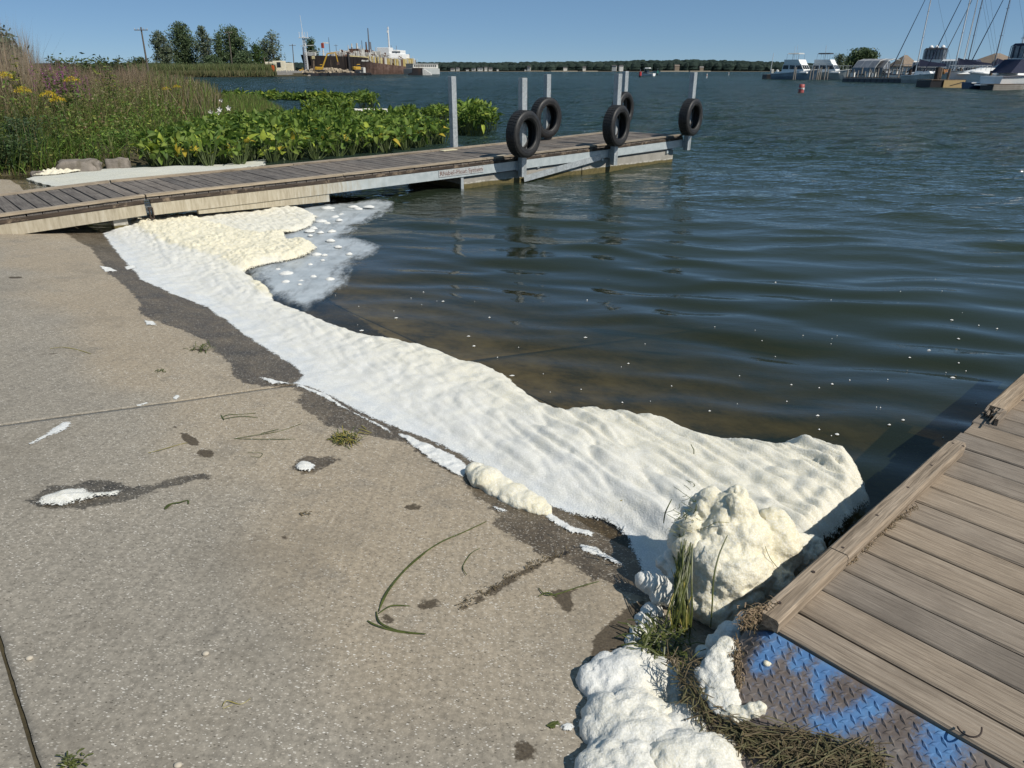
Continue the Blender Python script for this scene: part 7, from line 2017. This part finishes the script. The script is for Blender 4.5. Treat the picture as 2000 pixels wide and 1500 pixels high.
for u, vt, Y, rad, lab, mt in ((1833, 131, 84, .30, "thick dark mooring pile leaning at the tan pier's left corner", plain("dark_pile", (.05, .036, .03), .9, .3, 2)), (1836.5, 132, 86, .22, "brown pile right behind the thick dark one", None), (1853, 134, 83, .14, "slim grey pile in front of the tan pier", None), (1875, 132, 90, .20, "brown pile at the middle of the tan pier", None), (1898, 132, 96, .20, "brown pile between the two boats' bows", None), (1918, 133, 98, .16, "brown pile behind the white sport cruiser", None), (1937, 138, 78, .15, "leaning grey pile before the white sport cruiser's flank", None), (1952, 139, 76, .15, "grey pile at the left end of the grey wooden dock", None), (1990, 140, 77, .14, "grey pile at the right end of the grey wooden dock", None), (1866, 134, 100, .13, "slim far pile left of the brown middle pile", None)):
    pile(u, 165, vt, Y, lab, rad, mt)
# sport cruisers, right border
b = boat(1925, 0, 2.95, "white sport cruiser with a sharp bow pointing left at the tan pier", 1.0, 84)
hull(b, 7.6, 2.8, 1.15, 1.75, M_WHITE, M_GREYH); frust(b, "foredeck", -1.0, 3.0, 2.1, 1.35, 1.95, 2.6, 0, .3, M_WHITE); frust(b, "windscreen", -2.6, -.2, 2.3, 1.6, 2.4, 1.4, .1, .2, M_GLASSD); rails(b, 7.6, 2.6, 1.7, M_CHROME, .0, .5)
b = boat(2004, 0, .25, "large white cruiser with a navy canvas enclosure at the picture's right border", .92, 75)
hull(b, 8.6, 3.1, 1.3, 1.7, M_WHITE, M_NAVY); frust(b, "deckhouse", -2.4, 2.6, 2.6, 1.4, 2.2, 1.6, .3, .3, M_WHITE); frust(b, "camper_canvas", -3.3, -1.2, 2.5, 1.6, 2.9, .2, 1.2, .2, M_NAVY); frust(b, "flybridge", -1.6, 1.6, 2.5, 2.2, 3.0, .6, 0, .1, M_WHITE); bimini(b, -1.6, .6, 2.1, 3.0, 4.2, M_NAVY, M_NAVY); rails(b, 8.6, 3.0, 1.7)
MB().box((-4.5, 0, .45), (.9, 2.6, .12), 0, .04).build("swim_platform", M_WHITE, b)
MB().tube([(-2.0, -1.0, 3.0), (-1.8, -1.0, 5.6)], .03, 4).build("aerial", M_MASTW, b)
gd = empty("grey_dock", pt(1947, 140, 71.5)[:2] + (0,), .0, "weathered grey wooden dock in front of the big cruiser", "dock"); L = 60 * mpp(71); zt = zz(166, 71.5)
pr = None
for k in range(3):
    if pr is None: pr = MB().box((0, 0, 0), (L, .08, zt / 3 * .9), 0, .01).build("siding_board", plain("silver_timber2", (.30, .27, .23), .9, .3, 1.2, dirt=(.12, .10, .08)), gd); o = pr
    else: o = link(pr.copy())
    o.location = (L / 2, -.04, zt * (k + .5) / 3)
MB().box((L / 2, 1.0, zt / 2 - .3), (L, 1.95, zt + .5)).build("core", M_BLACKH, gd)
for k in range(10): MB().box((L * (k + .5) / 10, 1.0, zt + .04), (L / 10 * .93, 2.1, .07)).build("plank", W_PILE, gd)
sk = boat(1934, 0, .1, "blue skiff hull wedged between the sport cruiser and the grey dock", .8, 76); hull(sk, 5.5, 1.9, .8, 1.0, plain("navy_hull", (.03, .06, .12), .4, .2, 1), M_WHITE)
MB().box((-.3, 0, .82), (2.6, 1.5, .08)).build("thwart_deck", M_WHITE, sk)
# small motorboat out on the lake
b = boat(1263, 0, 2.5, "small white motorboat under way in the middle of the lake", 1.0, 255)
hull(b, 5.6, 2.2, .8, 1.1, M_WHITE, M_BLACKC); frust(b, "windscreen", -.6, .9, 1.6, .95, 1.7, .7, .1, .15, M_GLASSD); bimini(b, -1.2, .4, 1.6, 1.6, 2.3, M_WHITE)
# ================================================================ WEEDS, STRAW AND LITTER NEAR THE CAMERA
def mat_weed(name, lo, hi, rough=.45):
    N = NT(name); p = N.pos()
    c = N.ramp(N.noise(p, 38, 4, .65), [(.3, lo), (.7, hi)])
    return N.done(N.pbr(c, rough, None, 0, .4))
M_EEL = mat_weed("eelgrass", (.030, .040, .008), (.10, .115, .022))
M_EELY = mat_weed("yellow_eelgrass", (.16, .14, .03), (.30, .25, .06))
M_STRAW = mat_weed("reed_straw", (.055, .042, .022), (.165, .125, .065), .8)
M_STRAWG = mat_weed("green_straw", (.050, .048, .018), (.15, .135, .06), .7)
M_CHAFF = mat_weed("reed_chaff", (.15, .105, .062), (.30, .22, .14), .85)
def ribbon(m, pts, w, th=.001):
    """flat bent strip with thickness"""
    pts = [Vector(p) for p in pts]
    n = len(pts); L = []
    for i, p in enumerate(pts):
        d = (pts[min(i + 1, n - 1)] - pts[max(i - 1, 0)]).normalized(); s = d.cross(Vector((0, 0, 1)))
        if s.length < .05: s = d.cross(Vector((1, 0, 0)))
        s.normalize(); u = s.cross(d); ww = w * (.35 + .65 * math.sin(math.pi * (i + .6) / (n + .2)) ** .5)
        L += [p - s * ww / 2, p + u * th + s * 0, p + s * ww / 2, p - u * th]
    F = []
    for i in range(n - 1):
        a, b = i * 4, i * 4 + 4
        F += [(a + k, a + (k + 1) % 4, b + (k + 1) % 4, b + k) for k in range(4)]
    m.add(L, F)
def smooth_path(P, n=5):
    P = [Vector(p) for p in P]; out = []
    for i in range(len(P) - 1):
        p0, p1, p2, p3 = P[max(0, i - 1)], P[i], P[i + 1], P[min(len(P) - 1, i + 2)]
        for k in range(n):
            t = k / n; out.append(.5 * ((2 * p1) + (p2 - p0) * t + (2 * p0 - 5 * p1 + 4 * p2 - p3) * t * t + (3 * p1 - p0 - 3 * p2 + p3) * t ** 3))
    out.append(P[-1]); return out
def strand(lists, lab, w=.005, mat=None, lift=.004, name="weed_strand"):
    m = MB()
    for L in lists:
        P = [on_ground(u, v) for u, v in L]
        ribbon(m, smooth_path([(p[0], p[1], p[2] + lift + .003 * math.sin(i * 2.1)) for i, p in enumerate(P)]), w)
    return tag(m.build(name, mat or M_EEL), lab, "weed", "weed strands lying on the ramp")
strand([[(740, 1196), (752, 1165), (775, 1130), (815, 1092), (860, 1062), (905, 1040), (950, 1020)], [(742, 1190), (760, 1155), (790, 1115), (830, 1082)]], "longest curved green weed strand arching across the dry ramp", .0075)
strand([[(735, 1196), (742, 1218), (770, 1230), (800, 1237), (832, 1241)], [(718, 1214), (735, 1224), (775, 1234), (820, 1240)], [(740, 1200), (765, 1186), (800, 1184)]], "looped weed tuft at the lower end of the longest strand", .0065)
strand([[(938, 1072), (922, 1082), (908, 1098), (904, 1112), (912, 1126)]], "short hooked dark weed strand right of the long arching one", .004, M_EELY and M_EEL)
strand([[(432, 818), (446, 812), (468, 810), (500, 808)], [(436, 820), (470, 815), (504, 816)], [(432, 812), (438, 822)]], "small forked green weed near the damp band", .006)
strand([[(458, 858), (500, 852), (548, 842), (590, 828)], [(458, 858), (520, 860), (578, 858)], [(510, 848), (545, 840)]], "long forked green weed below the small forked one", .005)
strand([[(290, 886), (318, 880), (345, 870), (366, 866)]], "yellowish weed stalk pointing at the dark scuffs", .0055, M_EELY)
strand([[(322, 994), (330, 988), (336, 984)], [(322, 996), (336, 986)], [(334, 985), (350, 984), (366, 978), (368, 986)]], "curled green weed scrap below the damp streak", .009)
strand([[(98, 682), (124, 680), (150, 683), (178, 692)]], "thin pale stalk lying alone on the upper ramp", .006, M_EELY)
strand([[(484, 885), (500, 886), (512, 886), (508, 894), (490, 893)]], "tiny looped dark weed right of the scuffs", .003)
strand([[(1052, 1150), (1066, 1164), (1090, 1160), (1130, 1148), (1170, 1138)], [(1052, 1166), (1070, 1160), (1088, 1166)]], "dark weed stem leading to the damp stain near the straw", .006)
strand([[(1070, 1420), (1082, 1414), (1094, 1416)], [(1068, 1418), (1084, 1424)], [(1075, 1424), (1090, 1412)]], "green weed scrap beside the little foam blob", .008)
strand([[(435, 1382), (444, 1372), (470, 1376), (490, 1366)], [(436, 1386), (455, 1380)]], "faint looped stalk low on the dry ramp", .0025, M_EELY)
strand([[(700, 838), (712, 842), (726, 846)], [(706, 832), (716, 840)], [(700, 845), (722, 850)]], "pale weed tuft on the edge of the damp band", .006, M_EELY)
def tuft(u, v, rpx, n, lab, mats, flat=.5, name="weed_tuft"):
    p = on_ground(u, v); Z = p[1] * _c + (EYE - p[2]) * _s; r = rpx * Z / FPX; root = empty(name, tuple(p), 0, lab, "weed")
    for mi, mat in enumerate(mats):
        m = MB()
        for k in range(n):
            a, b = rnd.uniform(0, 6.28), rnd.uniform(0, 6.28); q = r * rnd.random() ** .5
            c = Vector((q * math.cos(a), q * math.sin(a), .004 + r * flat * rnd.random() * (1 - q / r))); d = Vector((math.cos(b), math.sin(b), rnd.uniform(-.3, .6))) * r * rnd.uniform(.3, .9)
            e = c + d; e.z = max(.003, e.z); mid = (c + e) / 2 + Vector((0, 0, r * .12)); ribbon(m, [c, mid, e], rnd.uniform(.003, .006))
        tag(m.build("blades", mat, root), kind="stuff")
    return root
tuft(675, 860, 26, 60, "round mossy green weed tuft beside the damp band", (M_EEL, M_EELY), .35)
tuft(392, 683, 20, 40, "flat dark green weed tuft above the ramp joint", (M_EEL,), .25)
tuft(142, 1492, 22, 40, "dark green weed tuft cut by the bottom border", (M_EEL,), .9)
tuft(312, 726, 9, 16, "little dark weed scrap on the upper ramp", (M_EEL,), .4)
tuft(596, 1005, 9, 14, "small dark crumb of weed in the middle of the ramp", (M_STRAW,), .5)
tuft(660, 385, 26, 50, "dry weed tuft caught at the end of the skid beam", (M_STRAWG, M_EELY), .7)
# pebbles on the concrete
for u, v, lab in ((402, 1278, "lone pale pebble low on the ramp"), (348, 1496, "pale pebble cut by the bottom border"), (58, 1287, "little tan pebble near the left joint")):
    p = on_ground(u, v); m = MB(); m.lathe([(max(.001, math.sin(math.pi * i / 6)), -math.cos(math.pi * i / 6)) for i in range(7)], 9); m.v = [(x * .010 * (1 + .2 * mnoise.noise(Vector((x, y, z)) * 2)), y * .008, z * .006) for x, y, z in m.v]
    o = m.build("pebble", plain("pebble", (.45, .40, .32), .8, .1, 50), None, True); o.location = (p[0], p[1], p[2] + .003); tag(o, lab, "pebble")
# eelgrass hanging over the foam mound
def px3(u, v, Y): return pt(u, v, Y)
bundle = empty("eelgrass_bundle", px3(1320, 1240, 1.78), 0, "bundle of long green and yellow eelgrass draped left of the tall foam mound", "weed")
base = Vector(bundle.location)
for mat, n in ((M_EEL, 34), (M_EELY, 9)):
    m = MB()
    for k in range(n):
        u0 = rnd.uniform(1318, 1352); v0 = rnd.uniform(1040, 1130) if mat is M_EEL else rnd.uniform(1110, 1140); u1 = rnd.uniform(1296, 1352); v1 = rnd.uniform(1205, 1275)
        Y0, Y1 = rnd.uniform(1.90, 1.96), rnd.uniform(1.72, 1.78)
        P = [px3(u0 + (u1 - u0) * f + rnd.uniform(-8, 8), v0 + (v1 - v0) * f, Y0 + (Y1 - Y0) * f - .03 * math.sin(3.1 * f)) for f in (0, .33, .66, 1)]
        ribbon(m, smooth_path([Vector(p) - base for p in P], 4), rnd.uniform(.003, .007))
    m.build("blades", mat, bundle)
mat_ = empty("weed_mat", px3(1290, 1270, 1.70), 0, "tangled wet green weed mat under the hanging eelgrass", "weed"); base = Vector(mat_.location)
m = MB()
for k in range(150):
    u, v = rnd.gauss(1285, 26), rnd.gauss(1262, 20); p = Vector(on_ramp(u, v, .012 + .035 * rnd.random())); a = rnd.uniform(0, 6.28); l = rnd.uniform(.03, .09)
    d = Vector((math.cos(a), math.sin(a), rnd.uniform(-.2, .35))) * l
    ribbon(m, [p - base, p + d * .5 + Vector((0, 0, .012)) - base, p + d - base], rnd.uniform(.003, .008))
m.build("blades", M_EEL, mat_)
def grass_on_mound(P, lab, w, mat=M_EEL):
    m = MB(); ribbon(m, smooth_path([px3(*q) for q in P], 5), w); tag(m.build("grass_blade", mat), lab, "grass blade")
grass_on_mound([(1421, 1045, 1.90), (1404, 1085, 1.84), (1394, 1130, 1.79), (1391, 1180, 1.75), (1388, 1225, 1.73)], "long green grass blade standing against the front of the foam mound", .0055)
grass_on_mound([(1509, 1102, 1.96), (1522, 1116, 1.94), (1538, 1134, 1.92)], "bright green blade lodged between mound and dock", .008)
grass_on_mound([(1212, 978, 2.52), (1222, 973, 2.54), (1232, 969, 2.56)], "short yellow green blade lying on the white foam left of the mound", .009, M_EELY)
grass_on_mound([(1235, 980, 2.50), (1255, 990, 2.46), (1272, 1003, 2.42)], "thin curved stem on the foam right of the short blade", .003)
grass_on_mound([(1355, 1036, 2.02), (1378, 1030, 2.0), (1400, 1020, 1.98), (1424, 1021, 1.97)], "bent stem lying across the shoulder of the mound", .004, M_EELY)
grass_on_mound([(1474, 1035, 1.99), (1490, 1044, 1.97)], "tiny straw piece near the mound's yellow top", .004, M_EELY)
grass_on_mound([(1494, 1066, 1.93), (1504, 1090, 1.92), (1520, 1110, 1.92)], "hair thin stem curving down the mound's right side", .002)
grass_on_mound([(1312, 975, 2.30), (1300, 1000, 2.24), (1296, 1022, 2.2)], "green blade leaning on the shaded foam behind the weeds", .005)
m = MB()
for k in range(70):
    u, v = rnd.gauss(1338, 12), rnd.gauss(1012, 34); p = Vector(px3(u, v, 2.03 + rnd.uniform(-.03, .05))); a = rnd.uniform(0, 6.28); d = Vector((math.cos(a), math.sin(a) * .4, rnd.uniform(-.8, .8))) * rnd.uniform(.015, .05)
    ribbon(m, [p, p + d * .5 + Vector((.004, -.004, 0)), p + d], rnd.uniform(.0015, .004))
tag(m.build("weed_snarl", M_EEL), "dark snarl of weeds on the shaded side of the mound", None, None, "stuff")
# straw wrack round the chequer plate
def wrack(name, path, wd, n, lab, mats, lens=(.03, .09), hgt=.02, surf=None, lay=1.0):
    P = [np.array(q, float) for q in path]; seg = [np.linalg.norm(b - a) for a, b in zip(P[:-1], P[1:])]; tot = sum(seg)
    ms = [MB() for _ in mats]
    for k in range(n):
        t = rnd.random() * tot; i = 0
        while i < len(seg) - 1 and t > seg[i]: t -= seg[i]; i += 1
        q = P[i] + (P[i + 1] - P[i]) * (t / seg[i]); q = q + np.array([rnd.gauss(0, wd), rnd.gauss(0, wd)])
        b = (surf or on_ramp)(q[0], q[1]); dirp = P[i + 1] - P[i]; wa = on_ramp(*(P[i] + dirp)) - on_ramp(*P[i]); a = math.atan2(wa[1], wa[0]) + rnd.gauss(0, .8) * lay
        l = rnd.uniform(*lens); c = Vector(b) + Vector((0, 0, .003 + hgt * rnd.random() ** 1.5)); d = Vector((math.cos(a), math.sin(a), rnd.uniform(-.15, .25))) * l / 2
        ribbon(ms[rnd.randrange(len(mats))], [c - d, c + Vector((rnd.uniform(-.004, .004), rnd.uniform(-.004, .004), .004)), c + d], rnd.uniform(.0012, .0045), .0010)
    for m_, mt in zip(ms, mats):
        tag(m_.build(name, mt), lab, None, None, "stuff")
def plate_surface(u, v):
    r = ray(u, v); z = .2; best = None
    for _i in range(12):
        p = at_z(u, v, z); d = p[:2] - RD_O; c, s = math.cos(RD_ANG), math.sin(RD_ANG); x, y = d[0] * c + d[1] * s, -d[0] * s + d[1] * c
        z = PL_B + (PL_T - PL_B) * min(1, max(0, (x - PX0) / (PX1 - PX0)))
    return at_z(u, v, z)
wrack("straw_wrack", [(1318, 1285), (1335, 1320), (1350, 1355), (1378, 1398), (1410, 1425), (1450, 1450), (1490, 1470), (1580, 1485), (1690, 1500)], 15, 520, "dark reed straw wrack piled along the foot of the chequer plate", (M_STRAW, M_STRAWG, M_STRAW), (.02, .09), .022, lambda u, v: plate_surface(u, v))
wrack("straw_wrack", [(1440, 1428), (1480, 1445), (1530, 1450), (1600, 1468), (1660, 1480), (1710, 1497), (1600, 1492), (1500, 1470)], 11, 560, "olive straw mat overlapping the lower edge of the plate", (M_STRAWG, M_STRAW), (.02, .10), .020, plate_surface, 1.0)
wrack("reed_chaff", [(1452, 1226), (1470, 1212), (1490, 1205), (1520, 1214)], 9, 420, "brown reed chaff packed in the corner between plate and kerb", (M_CHAFF, M_STRAW, M_CHAFF), (.012, .035), .022, lambda u, v: np.array(pt(u, v, 1.52 + (u - 1450) * .0008)))
wrack("reed_chaff", [(1432, 1255), (1438, 1300), (1440, 1340)], 6, 200, "pale chaff along the plate's outer edge", (M_CHAFF, M_STRAW), (.008, .025), .012, plate_surface)
wrack("dry_crumbs", [(1655, 1105), (1690, 1068), (1720, 1040), (1760, 1012), (1790, 990)], 4, 150, "dry weed crumbs caught along the kerb board", (M_CHAFF, M_STRAW), (.006, .022), .006, lambda u, v: at_z(u, v, RD_Z + .002))
wrack("dry_crumbs", [(895, 1190), (960, 1150), (1040, 1105), (1112, 1078)], 5, 140, "dark crumbs of dirt along the short crack in the ramp", (M_STRAW, M_STRAW), (.004, .014), .004)
def gp(u, v, r, sz=.4, dz=0.0):
    p = plate_surface(u, v); return (p[0], p[1], p[2] + r * sz * .3 + dz, r, r, r * sz)
lump("foam_flake", [gp(1420, 1262, .030, .5), gp(1408, 1285, .040, .5), gp(1392, 1300, .036, .5), gp(1424, 1300, .026, .5), gp(1410, 1322, .040, .45), gp(1388, 1330, .034, .45), gp(1372, 1318, .026, .5), gp(1418, 1348, .036, .45), gp(1396, 1358, .036, .45), gp(1380, 1352, .026, .45), gp(1425, 1372, .030, .45), gp(1405, 1382, .030, .45)], .005, "bubbly white foam sheet sliding off the plate's outer side", cream=.12, rough=.005, seed=11, fine=.003)
lump("foam_flake", [gp(1430, 1392, .026, .7), gp(1450, 1398, .022, .7, .004), gp(1468, 1394, .020, .9, .006), gp(1484, 1390, .014, 1.1, .008), gp(1440, 1410, .020, .6), gp(1415, 1396, .02, .6)], .004, "yellowish crumbly foam tongue on the corner of the plate", cream=.85, rough=.006, seed=12, fine=.003)
lump("foam_flake", [pb(1425, 1235, 1.66, 26, 1, 1, .6), pb(1452, 1210, 1.68, 18, 1, 1, .6), pb(1400, 1255, 1.64, 20, 1, 1, .6), pb(1375, 1275, 1.63, 20, 1, 1, .6)], .007, "smooth shaded foam ledge under the kerb's corner", cream=.1, rough=.006, seed=13)
lump("foam_flake", [pb(1500, 1295, 1.44, 10, 1, 1, .5), pb(1522, 1288, 1.45, 11, 1, 1, .5), pb(1510, 1280, 1.46, 9, 1, 1, .5)], .003, "dried foam rosette sitting on the chequer plate", cream=.8, rough=.004, seed=14, fine=.002)
lump("foam_flake", [gb(1245, 1235, .03, .5), gb(1260, 1215, .035, .6), gb(1240, 1255, .03, .5), gb(1275, 1195, .04, .6), gb(1262, 1285, .04, .6), gb(1290, 1275, .04, .8)], .005, "white bubbly foam scraps tangled in the wet weed mat", cream=.05, rough=.008, seed=15)
lump("foam_flake", [gb(1600, 1492, .022, .6, .08), gb(1640, 1490, .018, .6, .08)], .004, "grey foam specks on the straw at the bottom border", cream=.2, rough=.005, seed=16)
